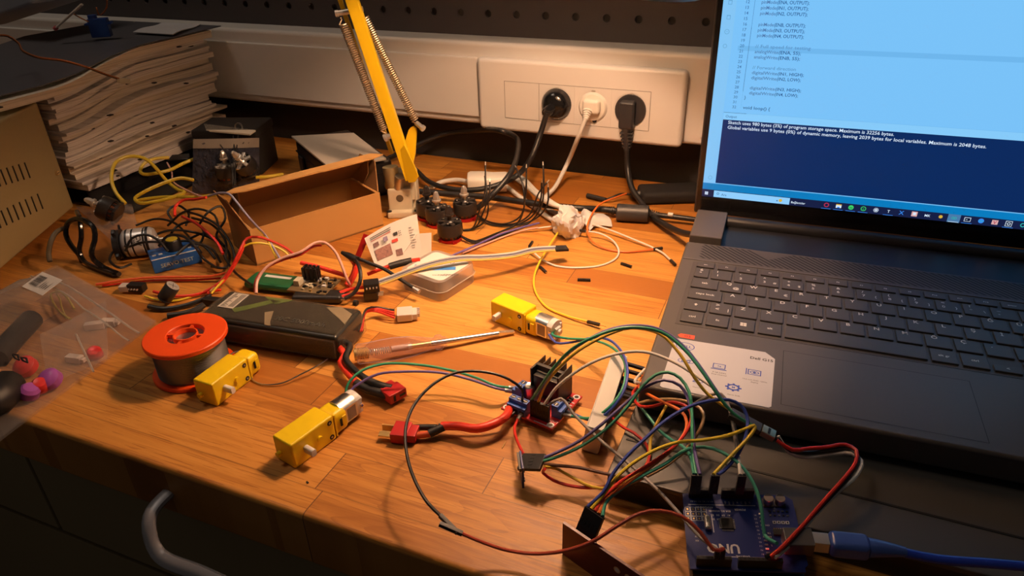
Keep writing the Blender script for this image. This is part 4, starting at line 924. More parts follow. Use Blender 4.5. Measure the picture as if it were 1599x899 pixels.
# a pale case standing tilted on the pile, at the frame corner
pa, pb_ = aty(-40, 37, -.16), aty(72, 0, -.16)
d_ = (pb_-pa); a_ = math.atan2(d_.z, d_.x)
cs = thing('document_case', 'pale blue-grey case leaning on the pile at the top left corner', 'case', mat=Matrix.Translation(pa) @ RY(-a_))
mb = MB(); mb.box((.02, .05, .06), (.22, .10, .12), M('pale_case', (.36, .40, .47), .5), b=.004); mb.build('body', cs); mb = MB(); mb.box((.02, -.0004, .030), (.2, .001, .0012), gap_m); mb.build('lid_seam', cs)
# servo with a white arm
sv = aty(150, 22, -.125); svo = thing('micro_servo', 'small blue servo with a white arm on top of the paper pile', 'servo', (sv.x, sv.y, ptop+.006), D2R(35))
mb = MB(); sb = M('servo_blue', (.012, .05, .26), .3); mb.box((0, 0, .0115), (.0230, .0120, .0225), sb, b=.0008); mb.box((0, 0, .0165), (.0320, .0118, .0022), sb, b=.0004); mb.cyl((-.0055, 0, .0228), (-.0055, 0, .0270), .0055, sb, 18); mb.build('body', svo)
mb = MB(); q0, q1 = aty(88, 43, -.155), aty(128, 7, -.140); I_ = MW[svo.name].inverted(); q0, q1 = I_ @ q0, I_ @ q1
mb.tube([q0, q0*.6+q1*.4, q1], [.0021, .0024, .0028], M('servo_arm', (.62, .58, .52), .45), 10, flat=.6); o = mb.build('servo_arm', svo); o['label'] = 'white plastic arm'
mb = MB(); dq_ = (q0-q1).normalized(); mb.tube([q0-dq_*.0005, q0+dq_*.0035], .0027, M('arm_tip', (.50, .10, .12), .5), 10); mb.build('arm_tip', svo)
mb = MB(); ow = M('orange_brown_wire', (.35, .11, .03), .45)
mb.tube(spline([I_ @ p for p in (aty(112, 20, -.14), aty(124, 27, -.145), aty(138, 34, -.15))]), .0008, ow, 6); mb.tube(spline([I_ @ p for p in (aty(167, 0, -.12), aty(166, 13, -.12), aty(155, 24, -.122), sv+Vector((.004, .0, .008)))]), .0009, ow, 6); mb.build('servo_wire', svo)
wl_ = [atx(*p) for p in ((-12, 56, -.86), (12, 57, -.86), (26, 66, -.85), (38, 82, -.80), (62, 91, -.775), (95, 95, -.772), (130, 104, -.764), (165, 117, -.758), (186, 124, -.755))]
jw = thing('connector_lead', 'orange and brown lead with a white connector hanging over the paper pile', 'cable', tuple(wl_[0]))
mb = MB(); s_ = spline(wl_); mb.tube(s_, .0009, M('dark_brown_wire', (.05, .02, .01), .5), 6); mb.tube([p+Vector((.0012, 0, .0010)) for p in s_], .0008, ow, 6); bw(mb, 'wire', jw)
mb = MB(); mb.T = Matrix.Translation(atx(194, 126, -.753)) @ RZ(D2R(60)) @ RY(D2R(14)); mb.box((0, 0, 0), (.0125, .0050, .0062), cream, b=.0006); mb.box((-.006, 0, 0), (.004, .0040, .0050), cream, b=.0004); bw(mb, 'connector', jw)
# ================================================================ black case with a card on it
kA, kB, kC, kD = at(455, 212, .05), at(552, 207, .05), at(603, 247, .05), at(515, 262, .05)
cx = (kA+kD)/2; ka = math.atan2((kD-kA).y, (kD-kA).x)
kc = thing('black_case', 'black plastic case behind the cardboard box', 'case', (kA.x, kA.y, 0), ka)
mb = MB(); mb.box((.078, .040, .0235), (.150, .076, .047), black_pl, b=.006, seg=3); mb.box((.078, .040, .0300), (.1512, .0772, .0016), gap_m); mb.build('body', kc)
mb = MB(); mb.box((.030, -.0005, .020), (.016, .003, .020), dark_grey, b=.001); mb.build('latch', kc)
mb = MB(); P_ = [kA, kB, kC, kD]; mb.add([p for p in P_]+[p-Vector((0, 0, .0022)) for p in P_], [[3, 2, 1, 0], [4, 5, 6, 7], [0, 1, 5, 4], [1, 2, 6, 5], [2, 3, 7, 6], [3, 0, 4, 7]], M('board_white', (.60, .54, .46), .7, var=.05, scale=20)); o = mb.build('white_card'); tag(o, 'blank white card lying on the black case', 'card')
b0_ = thing('black_box', 'black box standing left of the black case under the trunking', 'box', (-.715, -.085, 0), D2R(18))
mb = MB(); mb.box((0, 0, .0275), (.085, .060, .055), M('matt_black', (.007, .006, .006), .8), b=.003); mb.box((0, 0, .0560), (.088, .063, .012), M('matt_black', (.007, .006, .006), .8), b=.003); mb.build('body', b0_)
mb = MB(); mb.ring([(.0040, -.001), (.0056, -.001), (.0056, .001), (.0040, .001)], tin, 20, TR(.022, -.0275, .0655) @ RX(PI/2) @ RZ(0)); mb.build('pull_ring', b0_)
mb = MB(); pA = [at(318, 193, .062), at(399, 203, .062), at(390, 209, .062), at(322, 203, .062)]; mb.add(pA+[p-Vector((0, 0, .002)) for p in pA], [[3, 2, 1, 0], [4, 5, 6, 7], [0, 1, 5, 4], [1, 2, 6, 5], [2, 3, 7, 6], [3, 0, 4, 7]], paper2); o = mb.build('paper_strip'); tag(o, 'cream paper strip between the paper pile and the black box', 'paper')
# ================================================================ cardboard box
bf = Vector((-.4228, -.1877, 0)); ang_b = D2R(61.8)
bx = thing('cardboard_box', 'open brown cardboard box with its lid half raised', 'box', (bf.x, bf.y, 0), ang_b)      # local -x along the front to the left end, +y depth
BLn, BD, BH, t_ = .1475, .065, .040, .0018
mb = MB()
mb.box((-BLn/2, t_/2, BH/2), (BLn, t_, BH), kraft); mb.box((-BLn/2, BD-t_/2, BH/2), (BLn, t_, BH), kraft); mb.box((-BLn/2, BD/2, t_/2), (BLn, BD, t_), kraft_shaded)
for x_ in (-t_, -BLn+t_): mb.box((x_, BD/2, BH/2), (t_*2, BD-.001, BH-.0005), kraft, b=.0003)
mb.build('tray', bx)
th_ = D2R(37.5); hl_ = .0645                                         # lid swung up from the back edge, leaning forward
def lidp(s, x, off=0.): return Vector((x, BD-math.cos(th_)*s-math.sin(th_)*off, BH+math.sin(th_)*s-math.cos(th_)*off+.0004))
def plate(pts, th, m, mb, nrm):
    n = len(pts); nv = Vector(nrm).normalized()*th; mb.add(pts+[p+nv for p in pts], [list(range(n))[::-1], list(range(n, 2*n))]+[[i, (i+1) % n, n+(i+1) % n, n+i] for i in range(n)], m)
nl = lidp(0, 0, 1)-lidp(0, 0, 0)
mb = MB(); plate([lidp(0, 0), lidp(hl_, .001), lidp(hl_, -BLn-.001), lidp(0, -BLn)], -.0016, kraft_shaded, mb, -nl)
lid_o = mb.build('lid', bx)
th2 = D2R(8); e0 = lidp(hl_, 0)
def tuck(s, x): return Vector((x, e0.y-math.cos(th2)*s, e0.z-math.sin(th2)*s*.4))
mb = MB(); plate([tuck(0, .001), tuck(.010, .012), tuck(.014, -.004), tuck(.014, -.060), tuck(.0125, -.062), tuck(.0125, -BLn+.006), tuck(.006, -BLn-.014), tuck(0, -BLn-.001)], .0014, kraft, mb, (0, 0, 1)); sub(mb, 'tuck_flap', lid_o)
for x_ in (-.001, -BLn+.001):
    mb = MB(); plate([lidp(.004, x_, .002), lidp(hl_-.002, x_, .002), Vector((x_, lidp(hl_, 0).y+.004, BH+.018)), Vector((x_, .030, BH+.004)), Vector((x_, BD-.006, BH+.001))], .0012, kraft_shaded, mb, (-1 if x_ > -.05 else 1, 0, 0)); sub(mb, 'ear_flap', lid_o)
mb = MB(); plate([lidp(hl_, .001), lidp(hl_-.002, .010), lidp(hl_*.55, .014), lidp(hl_*.45, .001)], .0012, kraft_shaded, mb, nl); sub(mb, 'ear_flap', lid_o)
for x_, sg in ((0, 1), (-BLn, -1)):
    mb = MB(); P_ = [Vector((x_, .004, BH)), Vector((x_, BD-.004, BH)), Vector((x_+sg*.010, BD-.008, BH+.028)), Vector((x_+sg*.010, .022, BH+.028))]
    plate(P_, .0012, kraft_shaded, mb, (1, 0, 0)); mb.build('side_flap', bx)
# ================================================================ folded leaflet
l0, l1 = at(588, 420, .004), at(660, 402, .004)
up0, up1 = at(569, 372, .030), at(651, 334, .046)
lf = thing('leaflet', 'folded white instruction leaflet leaning by the cardboard box', 'leaflet', tuple(l0))
mb = MB(); g = [[(l0*(1-v)+up0*v)*(1-u)+(l1*(1-v)+up1*v)*u+Vector((0, 0, .003*math.sin(PI*u))) for v in [k/6 for k in range(7)]] for u in [k/8 for k in range(9)]]
mb.sheet(g, .0005, paper)
def lfp(u, v): return (l0*(1-v)+up0*v)*(1-u)+(l1*(1-v)+up1*v)*u+Vector((0, 0, .003*math.sin(PI*u)))
nf = (lfp(.5, .5)-lfp(.4, .5)).cross(lfp(.5, .6)-lfp(.5, .5)).normalized()
if nf.dot(CAM-l0) < 0: nf = -nf
random.seed(5)
def lq(u0, v0, u1, v1, m):
    P_ = [lfp(u0, v0), lfp(u1, v0), lfp(u1, v1), lfp(u0, v1)]; mb.add([p+nf*.0009 for p in P_], [[0, 1, 2, 3]], m)
for r_ in range(3): lq(.08, .80+.05*r_, .40+random.uniform(0, .1), .815+.05*r_, ink if r_ else red_ink)
lq(.10, .60, .20, .72, M('photo_print', (.18, .10, .10), .6, var=.8, scale=400)); lq(.08, .22, .40, .52, M('photo_print2', (.28, .14, .12), .6, var=.9, scale=500)); lq(.30, .62, .38, .74, M('print_mauve', (.30, .25, .40), .6, var=.4, scale=400)); lq(.44, .50, .56, .58, red_ink); lq(.47, .14, .60, .30, M('photo_print', (.18, .1, .1))); lq(.50, .66, .58, .74, ink)
for r_ in range(14): lq(.24+.02*(r_ % 2), .56+.016*r_*.6, .32+random.uniform(-.05, .03), .565+.016*r_*.6, ink)
for r_ in range(9): lq(.80, .25+.06*r_, .80+random.uniform(.05, .12), .262+.06*r_, ink)
for r_ in range(6): lq(.60+.03*(r_ % 2), .62+.05*(r_//2), .615+.03*(r_ % 2), .64+.05*(r_//2), ink)
bw(mb, 'printed_page', lf, smooth=60)
mb = MB(); g = [[(at(605, 418, .003)*(1-v)+at(640, 368, .028)*v)*(1-u)+(at(664, 398, .003)*(1-v)+at(664, 366, .022)*v)*u+Vector((.004, .006, 0)) for v in [k/4 for k in range(5)]] for u in [k/4 for k in range(5)]]
mb.sheet(g, .0005, paper); bw(mb, 'back_page', lf, smooth=60)
mb = MB(); q = [at(568, 366, .030), at(577, 369, .030), at(563, 402, .010), at(555, 400, .010)]; plate(q, .0010, red_pl, mb, (0, 0, 1)); bw(mb, 'red_spine', lf)
# ================================================================ desk lamp
Yb = -.155
lm = thing('desk_lamp', 'yellow articulated desk lamp in a cream bracket, its head above the frame', 'lamp', tuple(at(620, 335, 0)))
fb = at(617, 333, 0); mb = MB(); fa = D2R(24)
mb.T = Matrix.Translation((fb.x+.010, fb.y+.006, 0)) @ RZ(fa)
mb.box((.002, 0, .0040), (.040, .036, .008), cream, b=.002); mb.box((.000, .009, .027), (.034, .020, .046), cream, b=.003); mb.box((-.003, -.0045, .019), (.028, .010, .028), cream, b=.003)
mb.box((.012, .004, .034), (.006, .018, .034), cream, b=.002)
for x_, y_ in ((-.016, -.014), (.016, -.014)): mb.cyl((x_, y_, .0079), (x_, y_, .0083), .0032, gap_m, 14)
mb.cyl((-.003, -.0094, .022), (-.003, -.0098, .022), .0042, M('hole_shade', (.10, .07, .04), .7), 16)
bw(mb, 'bracket', lm)
a0, a1 = aty(640, 272, Yb), aty(550, 0, Yb); dA = (a1-a0); elb = a0+dA*2.05
ud = dA.normalized(); sdv = Vector((math.cos(D2R(20)), math.sin(D2R(20)), 0)); pd = (sdv-ud*sdv.dot(ud)).normalized(); fd = ud.cross(pd).normalized()
def bar(mb, p, q, w, d, m):
    u_ = (q-p).normalized(); s_ = (sdv-u_*sdv.dot(u_)).normalized(); f_ = u_.cross(s_)
    T = Matrix(((s_.x, f_.x, u_.x, 0), (s_.y, f_.y, u_.y, 0), (s_.z, f_.z, u_.z, 0), (0, 0, 0, 1))); T.translation = (p+q)/2
    mb.box((0, 0, 0), (w, d, (q-p).length), m, b=.0008, T=T)
lo_ = a0-ud*.006
mb = MB(); bar(mb, lo_, elb, .0128, .0080, yellow_paint); armp = bw(mb, 'lower_arm', lm)
off = -pd*.014-fd*.000
mb = MB(); bar(mb, aty(612, 240, Yb+.014), aty(612, 240, Yb+.014)+(elb-aty(640, 272, Yb)), .0040, .0060, yellow_paint); bw(mb, 'lower_arm', lm)
# fork plate at the foot
f0, f1 = aty(646, 208, Yb+.018), aty(640, 272, Yb+.012)
mb = MB(); Pf = [aty(638, 203, Yb+.018), aty(641, 199, Yb+.018), aty(645, 197, Yb+.018), aty(649, 200, Yb+.018), aty(650, 206, Yb+.018), aty(648, 240, Yb+.012), aty(642, 268, Yb+.008), aty(625, 258, Yb+.006), aty(628, 235, Yb+.01)]
plate(Pf, .0018, yellow_paint, mb, (0, 1, 0)); c_ = aty(642.5, 209, Yb+.0175); mb.box(c_, (.0022, .0012, .0070), gap_m, b=.0003); bw(mb, 'fork_plate', lm)
mb = MB(); Pf = [aty(648, 262, Yb-.006), aty(653, 276, Yb-.006), aty(648, 284, Yb-.006), aty(638, 285, Yb-.006), aty(620, 240, Yb-.004), aty(631, 226, Yb-.004)]; plate(Pf, .0016, yellow_paint, mb, (0, 1, 0)); bw(mb, 'fork_plate', lm)
mb = MB(); mb.tube([aty(609, 260, Yb+.004), aty(613, 285, Yb+.003), fb+Vector((-.002, .004, .034))], [.009, .0085, .0095], M('steel_shade', (.35, .30, .16), .4, .4), 14); mb.cyl(fb+Vector((-.001, .004, .010)), aty(625, 275, Yb+.001), .006, M('steel_post', (.5, .46, .38), .35, .9), 14); bw(mb, 'pivot_post', lm)
def spring(p, q, r, coils, name):
    u_ = (q-p).normalized(); s_ = u_.orthogonal().normalized(); f_ = u_.cross(s_); L0 = (q-p).length; pts = [p, p+u_*L0*.02]
    n = coils*9
    for i in range(n+1): t = i/n; a = 2*PI*coils*t; pts.append(p+u_*(L0*(.05+.90*t))+s_*(r*math.cos(a))+f_*(r*math.sin(a)))
    pts += [q-u_*L0*.02, q]; m = MB(); m.tube(pts, .00080, M('spring_steel', (.46, .37, .26), .42, .7), 5); return bw(m, name, lm)
sA0, sA1 = aty(532, 27, Yb-.002), aty(603, 211, Yb-.004); sB0, sB1 = aty(565, 17, Yb+.010), aty(652, 196, Yb+.016)
spring(sA0, sA1, .0042, 52, 'coil_spring'); spring(sB0, sB1, .0038, 52, 'coil_spring')
def pin(p, q, r): m = MB(); m.cyl(p, q, r, nickel, 14); m.cyl(p-(q-p).normalized()*.0015, p+(q-p).normalized()*.0015, r*1.25, nickel, 14); return bw(m, 'steel_pin', lm)
pin(aty(526, 21, Yb-.003), aty(567, 14, Yb+.010), .0028); pin(aty(602, 215, Yb-.005), aty(615, 209, Yb-.001), .0034); pin(aty(660, 200, Yb+.016), aty(650, 192, Yb+.018), .0028)
# upper arm and head (above the frame; the head is what lights the desk)
HB = Vector((-.155, -.272, .4195))                                  # bulb
AX = Vector((-.28, .02, -1.)).normalized()                         # where the shade points
neck = HB-AX*.075
mb = MB(); bar(mb, elb, neck+Vector((-.03, 0, .10)), .0085, .0070, yellow_paint); bar(mb, elb+Vector((0, 0, .022)), neck+Vector((-.03, 0, .122)), .0085, .0070, yellow_paint); bw(mb, 'upper_arm', lm)
mb = MB(); mb.cyl(elb+fd*.012, elb-fd*.012, .012, nickel, 20); bar(mb, elb-Vector((0, 0, .01)), elb+Vector((0, 0, .04)), .02, .0030, yellow_paint); bw(mb, 'elbow_joint', lm)
mb = MB(); mb.tube([neck+Vector((-.03, 0, .11)), neck+Vector((-.012, 0, .05)), neck], .006, nickel, 12); bw(mb, 'head_bracket', lm)
zax = AX; xax = zax.orthogonal().normalized(); yax = zax.cross(xax)
HT = Matrix(((xax.x, yax.x, zax.x, HB.x), (xax.y, yax.y, zax.y, HB.y), (xax.z, yax.z, zax.z, HB.z), (0, 0, 0, 1)))
shade_m = M('shade_enamel', (.78, .73, .62), .35, coat=.2)
mb = MB(); SR, SD = .118, .131
mb.ring([(.020, -.075), (.026, -.070), (.030, -.050), (.036, -.030), (.060, .005), (.086, .045), (.107, .095), (SR, SD), (SR-.0014, SD), (.105, .095), (.084, .045), (.058, .005), (.034, -.030), (.028, -.050), (.024, -.068), (.018, -.072)], shade_m, 48, HT); bw(mb, 'lamp_shade', lm)
mb = MB(); mb.lathe([(0, -.074), (.017, -.074), (.017, -.034), (0, -.034)], black_pl, 20, HT); bw(mb, 'bulb_holder', lm)
glow = M('bulb_glow', (.9, .8, .6), .4, var=0, emis=(1., .62, .33), es=25.)
mb = MB(); mb.lathe([(.010, -.034), (.013, -.026), (.022, -.014), (.024, -.004), (.020, .006), (.012, .012), (0, .014)], glow, 24, HT); o = bw(mb, 'bulb', lm); o['label'] = 'lit warm bulb'
BULB_AT = HB+AX*.016
# ================================================================ brushless motors
blackm = M('motor_black', (.022, .019, .018), .35, bump=.03)
redm = M('motor_red', (.40, .012, .02), .3, .6)
def brushless(label, x, y, nut, rz=0., tilt=None, group=None, sc=1., basem=None, spoke=None):
    redm_ = basem or redm; spk = spoke or blackm
    mat = (Matrix.Translation((x, y, 0)) @ RZ(rz) if tilt is None else tilt) @ Matrix.Diagonal((1, 1, 1.22, 1))
    t = thing('brushless_motor', label, 'motor', mat=mat, group=group)
    mb = MB(); mb.lathe([(.0118*sc, 0), (.0124*sc, .0006), (.0124*sc, .0030), (.0105*sc, .0036), (0, .0036)], redm_, 32)
    for k in range(4): q = k*PI/2+.5; mb.box((math.cos(q)*.0095, math.sin(q)*.0095, .0012), (.0085, .0050, .0022), redm_, b=.0004, rz=q)
    mb.build('base_plate', t)
    mb = MB(); mb.lathe([(.0105*sc, .0036), (.0105*sc, .0068)], M('copper_winding', (.22, .07, .03), .4, .6), 24)
    for k in range(12): q = k*PI/6; mb.box((math.cos(q)*.0108, math.sin(q)*.0108, .0052), (.0012, .0024, .0030), blackm, rz=q)
    mb.build('stator', t)
    mb = MB(); mb.ring([(.0122*sc, .0066), (.0134*sc, .0066), (.0137*sc, .0072), (.0137*sc, .0150), (.0128*sc, .0172), (.0118*sc, .0172), (.0122*sc, .0150)], blackm, 40)
    for k in range(6): q = k*PI/3; mb.box((math.cos(q)*.0075, math.sin(q)*.0075, .0170), (.0105, .0046, .0026), spk, b=.0007, rz=q)
    mb.lathe([(.0060, .0150), (.0062, .0184), (.0050, .0196), (0, .0196)], spk, 24)
    for k in range(3): q = k*2*PI/3+.5; mb.cyl((math.cos(q)*.0085, math.sin(q)*.0085, .0182), (math.cos(q)*.0085, math.sin(q)*.0085, .0187), .0011, nickel, 10)
    mb.build('bell', t)
    mb = MB(); mb.cyl((0, 0, .0190), (0, 0, .0320), .0024, blackm if not nut else nickel, 14); mb.build('shaft', t)
    nm = nickel if nut else blackm
    mb = MB(); mb.lathe([(.0048, .0232), (.0052, .0236), (.0052, .0250), (.0034, .0254)], nm, 20); mb.lathe([(.0040, .0255), (.0040, .0285), (.0024, .0318), (.0008, .0330), (0, .0331)], nm, 6); o = mb.build('prop_nut', t); o['label'] = 'silver nose nut' if nut else 'black nose nut'
    return t
gA = 'black brushless motors beside the lamp bracket'
p_ = at(704, 374, 0); m1 = brushless('black brushless motor standing nearest, in front of the other three', p_.x, p_.y, False, .3, group=gA)
p_ = at(727, 341, 0); m2 = brushless('black brushless motor with silver nut, rightmost of the four', p_.x, p_.y, True, .9, group=gA)
p_ = at(666, 340, 0); p_.x += .003; m3 = brushless('black brushless motor touching the cream lamp bracket', p_.x, p_.y, False, 1.4, group=gA)
p_ = at(692, 352, 0); p_.x -= .006; m4 = brushless('black brushless motor with silver nut, half hidden behind the nearest one', p_.x, p_.y, True, .1, group=gA)
def motor_leads(m, paths):
    for pth in paths:
        mb = MB(); s_ = spline([MW[m.name] @ Vector((.0115, -.002, .0045))]+P3(pth)); mb.tube(s_, .00095, black_w, 7); o = bw(mb, 'lead_wire', m)
        mb = MB(); e = s_[-1]; d_ = (s_[-1]-s_[-3]).normalized(); mb.tube([e, e+d_*.004], [.0008, .0005], nickel, 6); sub(mb, 'tinned_tip', o, m)
motor_leads(m1, [[(735, 377, .003), (775, 364, .004), (806, 350, .008), (818, 325, .030), (817, 292, .052), (806, 262, .064)],
                 [(740, 379, .002), (790, 365, .003), (828, 346, .006), (846, 320, .030), (849, 285, .055), (848, 258, .072)],
                 [(742, 376, .002), (785, 360, .003), (830, 338, .008), (844, 312, .030), (846, 285, .050)]])
motor_leads(m2, [[(760, 345, .003), (790, 349, .004), (812, 338, .012), (821, 300, .045), (822, 262, .070)],
                 [(765, 347, .002), (800, 350, .003), (826, 336, .012), (842, 300, .040), (854, 285, .050)],
                 [(762, 349, .002), (805, 352, .003), (838, 340, .008), (855, 318, .028), (856, 292, .046)]])
motor_leads(m3, [[(690, 352, .001), (735, 358, .002), (748, 330, .026), (757, 300, .048), (758, 258, .074)],
                 [(692, 353, .001), (740, 356, .002), (755, 330, .024), (764, 305, .042), (765, 284, .054)]])
motor_leads(m4, [[(725, 360, .001), (752, 350, .006), (762, 330, .024), (760, 300, .045), (757, 275, .058)]])
# other motors
c_ = at(222, 402, 0); sl = thing('brushless_motor', 'silver banded brushless motor lying beside the blue tester', 'motor', mat=Matrix.Translation((c_.x-.004, c_.y+.006, .0150)) @ RZ(D2R(38)) @ RY(PI/2))
band = M('silver_band', (.60, .60, .62), .3, .35)
mb = MB(); mb.lathe([(0, -.017), (.010, -.017), (.0138, -.014), (.0148, -.011), (.0148, -.0055), (.0140, -.0050), (.0140, -.0038), (.0148, -.0033), (.0148, .0055), (.0140, .0060), (.0140, .0072), (.0148, .0077), (.0148, .0110), (.0125, .0150), (.0085, .0165), (0, .0165)], band, 40); mb.build('bell', sl)
mb = MB()
for z_, w_, r_ in ((-.0044, .0010, .0144), (.0066, .0010, .0144), (-.0100, .0009, .0150), (.0098, .0013, .0151)): mb.ring([(r_-.001, z_-w_), (r_, z_-w_), (r_, z_+w_), (r_-.001, z_+w_)], black_pl, 40)
mb.build('black_ring', sl)
mb = MB(); mb.T = RZ(D2R(-118))
for i, s in enumerate(('CW', '2205')):
    n0 = len(mb.v); mb.text(s, .0062-.002*i, ink, TR(0, 0, 0), 'CENTER', .03)
    for j in range(n0, len(mb.v)):
        v = (mb.T.inverted() @ mb.v[j]); a = v.x/.0149; mb.v[j] = mb.T @ Vector((.01492*math.cos(a), .01492*math.sin(a), v.y+.0005-.0045*i))
mb.build('printed_mark', sl, smooth=None)
mb = MB(); mb.cyl((0, 0, .016), (0, 0, .032), .0017, steel, 12); mb.cyl((0, 0, .0165), (0, 0, .019), .004, nickel, 12); mb.build('shaft', sl)
mb = MB(); mb.T = TR(0, 0, -.017); mb.lathe([(0, -.006), (.0155, -.006), (.0155, 0), (0, 0)], black_pl, 32)
for k in range(4): q = k*PI/2+.4; mb.box((math.cos(q)*.014, math.sin(q)*.014, -.003), (.012, .006, .004), black_pl, b=.001, rz=q)
mb.build('mount', sl)
q_ = at(168, 332, .006); nt = at(150, 322, .006)
brushless('black bell motor lying on its side beneath the yellow cable', 0, 0, True, tilt=Matrix.Translation(at(186, 334, .0150)) @ RZ(D2R(205)) @ RX(D2R(12)) @ RY(D2R(62)), basem=blackm, spoke=nickel)
qa = at(362, 300, .004); brushless('silver topped motor in front of the antistatic bag', 0, 0, True, tilt=Matrix.Translation((qa.x, qa.y, .0185)), sc=1.05, basem=blackm, spoke=nickel)
qa = at(398, 298, .004); brushless('silver topped motor partly hidden by the box lid flap', 0, 0, True, tilt=Matrix.Translation((qa.x, qa.y, .030)) @ RX(D2R(35)) @ RZ(.7), basem=blackm, spoke=nickel)
# ================================================================ servo tester, capacitor, electronics heap
t0, t1 = at(243, 428, 0), at(311, 411, 0); td = t1-t0; ta = math.atan2(td.y, td.x)
tb = M('tester_blue', (.015, .11, .42), .32)
st = thing('servo_tester', 'small blue tester box with a black knob and yellow knob top', 'tester', (t0.x, t0.y, 0), ta)
mb = MB(); mb.box((.0225, .0150, .0075), (.046, .030, .0145), tb, b=.001); mb.T = Matrix.Identity(4)
mb.text('SERVO TEST', .0058, M('tester_print', (.42, .48, .40), .5), TR(.0225, -.00006, .0052) @ RX(PI/2), 'CENTER', .01); mb.box((.0225, .0006, .0150), (.045, .0012, .0006), silk)
for x_ in (.004, .010, .038): mb.box((x_, .012, .01480), (.0035, .0035, .0002), silk)
mb.build('housing', st)
mb = MB(); mb.lathe([(.0085, .0148), (.0080, .0250), (.0074, .0258), (0, .0258)], black_pl, 28, TR(.024, .017, 0)); k_ = mb.build('knob', st)
mb = MB(); mb.lathe([(.0058, .0258), (.0056, .0262), (0, .0262)], M('knob_yellow', (.42, .33, .02), .4), 24, TR(.024, .017, 0)); mb.build('knob_cap', k_)
ca0, ca1 = at(256, 467, .0060), at(270, 446, .0185); cd = (ca1-ca0); ln_ = cd.length; zc_ = cd.normalized(); xc_ = zc_.orthogonal().normalized(); yc_ = zc_.cross(xc_)
CMx = Matrix(((xc_.x, yc_.x, zc_.x, ca0.x), (xc_.y, yc_.y, zc_.y, ca0.y), (xc_.z, yc_.z, zc_.z, ca0.z), (0, 0, 0, 1)))
cp = thing('capacitor', 'black electrolytic capacitor with silver top leaning among red wires', 'capacitor', mat=CMx)
mb = MB(); mb.lathe([(.0058, 0), (.0066, .0008), (.0066, .0018), (.0062, .0024), (.0066, .0030), (.0066, ln_-.001), (.0060, ln_)], M('capacitor_sleeve', (.03, .03, .033), .3), 28); mb.build('sleeve', cp)
mb = MB(); mb.lathe([(0, ln_-.0002), (.0058, ln_-.0002), (.0060, ln_+.0003), (0, ln_+.0002)], M('capacitor_top', (.62, .61, .60), .35, .4), 28); mb.box((0, 0, ln_+.0002), (.008, .0005, .0002), gap_m); mb.box((0, 0, ln_+.0002), (.0005, .008, .0002), gap_m); mb.build('silver_top', cp)
mb = MB(); mb.tube([(.002, 0, 0), (.003, 0, -.004), (.006, 0, -.008)], .0004, tin, 5); mb.tube([(-.002, 0, 0), (-.003, 0, -.005)], .0004, tin, 5); mb.build('lead_pin', cp)
g0, g1 = at(384, 446, .006), at(432, 452, .006); gd = g1-g0; ga = math.atan2(gd.y, gd.x)
fb_ = thing('speed_controller', 'speed controller board with green sleeve behind the dark battery pack', 'circuit board', (g0.x, g0.y, .002), ga)
mb = MB(); mb.box((.022, .012, .0042), (.050, .024, .0076), M('green_sleeve', (.012, .125, .05), .35), b=.003); mb.quad((.012, .014, .00815), (.040, .014, .00815), (.040, .018, .00815), (.012, .018, .00815), silk); mb.build('green_sleeve', fb_)
mb = MB(); mb.box((.066, .012, .0060), (.040, .030, .0018), M('tan_board', (.14, .10, .05), .5)); 
random.seed(3)
for i in range(46):
    mb.box((.050+random.random()*.034, -.001+random.random()*.027, .0076), (random.uniform(.0012, .004), random.uniform(.0012, .003), random.uniform(.0012, .0032)), random.choice((tin, silk, black_pl, cream, brass, black_pl)), b=.0001)
mb.box((.0515, .010, .0095), (.006, .009, .006), cream, b=.0004); mb.build('component_board', fb_)
mb = MB()
for i in range(4):
    for j in range(3): mb.box((.054+i*.0042, .017+j*.0032, .0150), (.0026, .0026, .0120), black_pl, b=.0002, rz=.1*i)
mb.build('plug_cluster', fb_)
h0, h1 = at(455, 465, .006), at(533, 466, .006); hd_ = h1-h0
hb = thing('heat_shrink_block', 'black heat-shrink covered module lying behind the battery pack', 'module', (h0.x, h0.y, 0), math.atan2(hd_.y, hd_.x))
mb = MB(); mb.box((hd_.length/2, .006, .0045), (hd_.length, .016, .0080), M('shrink_black', (.020, .019, .019), .4), b=.003, seg=3); mb.build('body', hb)
mb = MB(); 
for i in range(5): mb.box((hd_.length+.0015, .000+i*.0030, .0050), (.004, .0018, .0014), tin, b=.0002)
mb.build('solder_tab', hb)
def blk(name, label, cat, c, d, rz, m, b=.0006, extra=None):
    t = thing(name, label, cat, (c.x, c.y, 0), rz); mb = MB(); mb.box((0, 0, c.z), d, m, b=b); mb.build('housing', t)
    if extra: mb = MB(); extra(mb, c.z); mb.build('contact', t)
    return t
ex4 = lambda mb, z: [mb.box((-.0045+i*.003, -.0068, z+.001), (.0012, .0020, .0010), nickel) for i in range(4)]
blk('plug_housing', 'black four-way plug housing where the striped ribbon begins', 'connector', at(580, 446, .014), (.014, .0115, .009), D2R(35), black_pl, extra=ex4)
t_ = blk('plug_housing', 'black plug with silver prongs in front of the ribbon plug', 'connector', at(580, 459, .006), (.013, .010, .0075), D2R(25), black_pl, extra=lambda mb, z: [mb.box((.0085, -.003+i*.003, z), (.0050, .0012, .0012), nickel) for i in range(3)])
blk('plug_housing', 'small black plug among black leads left of the capacitor', 'connector', at(214, 448, .006), (.016, .008, .0075), D2R(15), black_pl, extra=ex4)
blk('plug_housing', 'small black plug lying by the battery corner near the red lead', 'connector', at(332, 470, .004), (.018, .007, .0065), D2R(10), black_rub)
gb = thing('plastic_connector', 'small clear white connector among black leads by the bag edge', 'connector', tuple(at(200, 450, .004)), .4); mb = MB(); mb.box((0, 0, .0012), (.014, .009, .006), M('connector_nylon', (.7, .62, .58)), b=.001); mb.build('housing', gb)
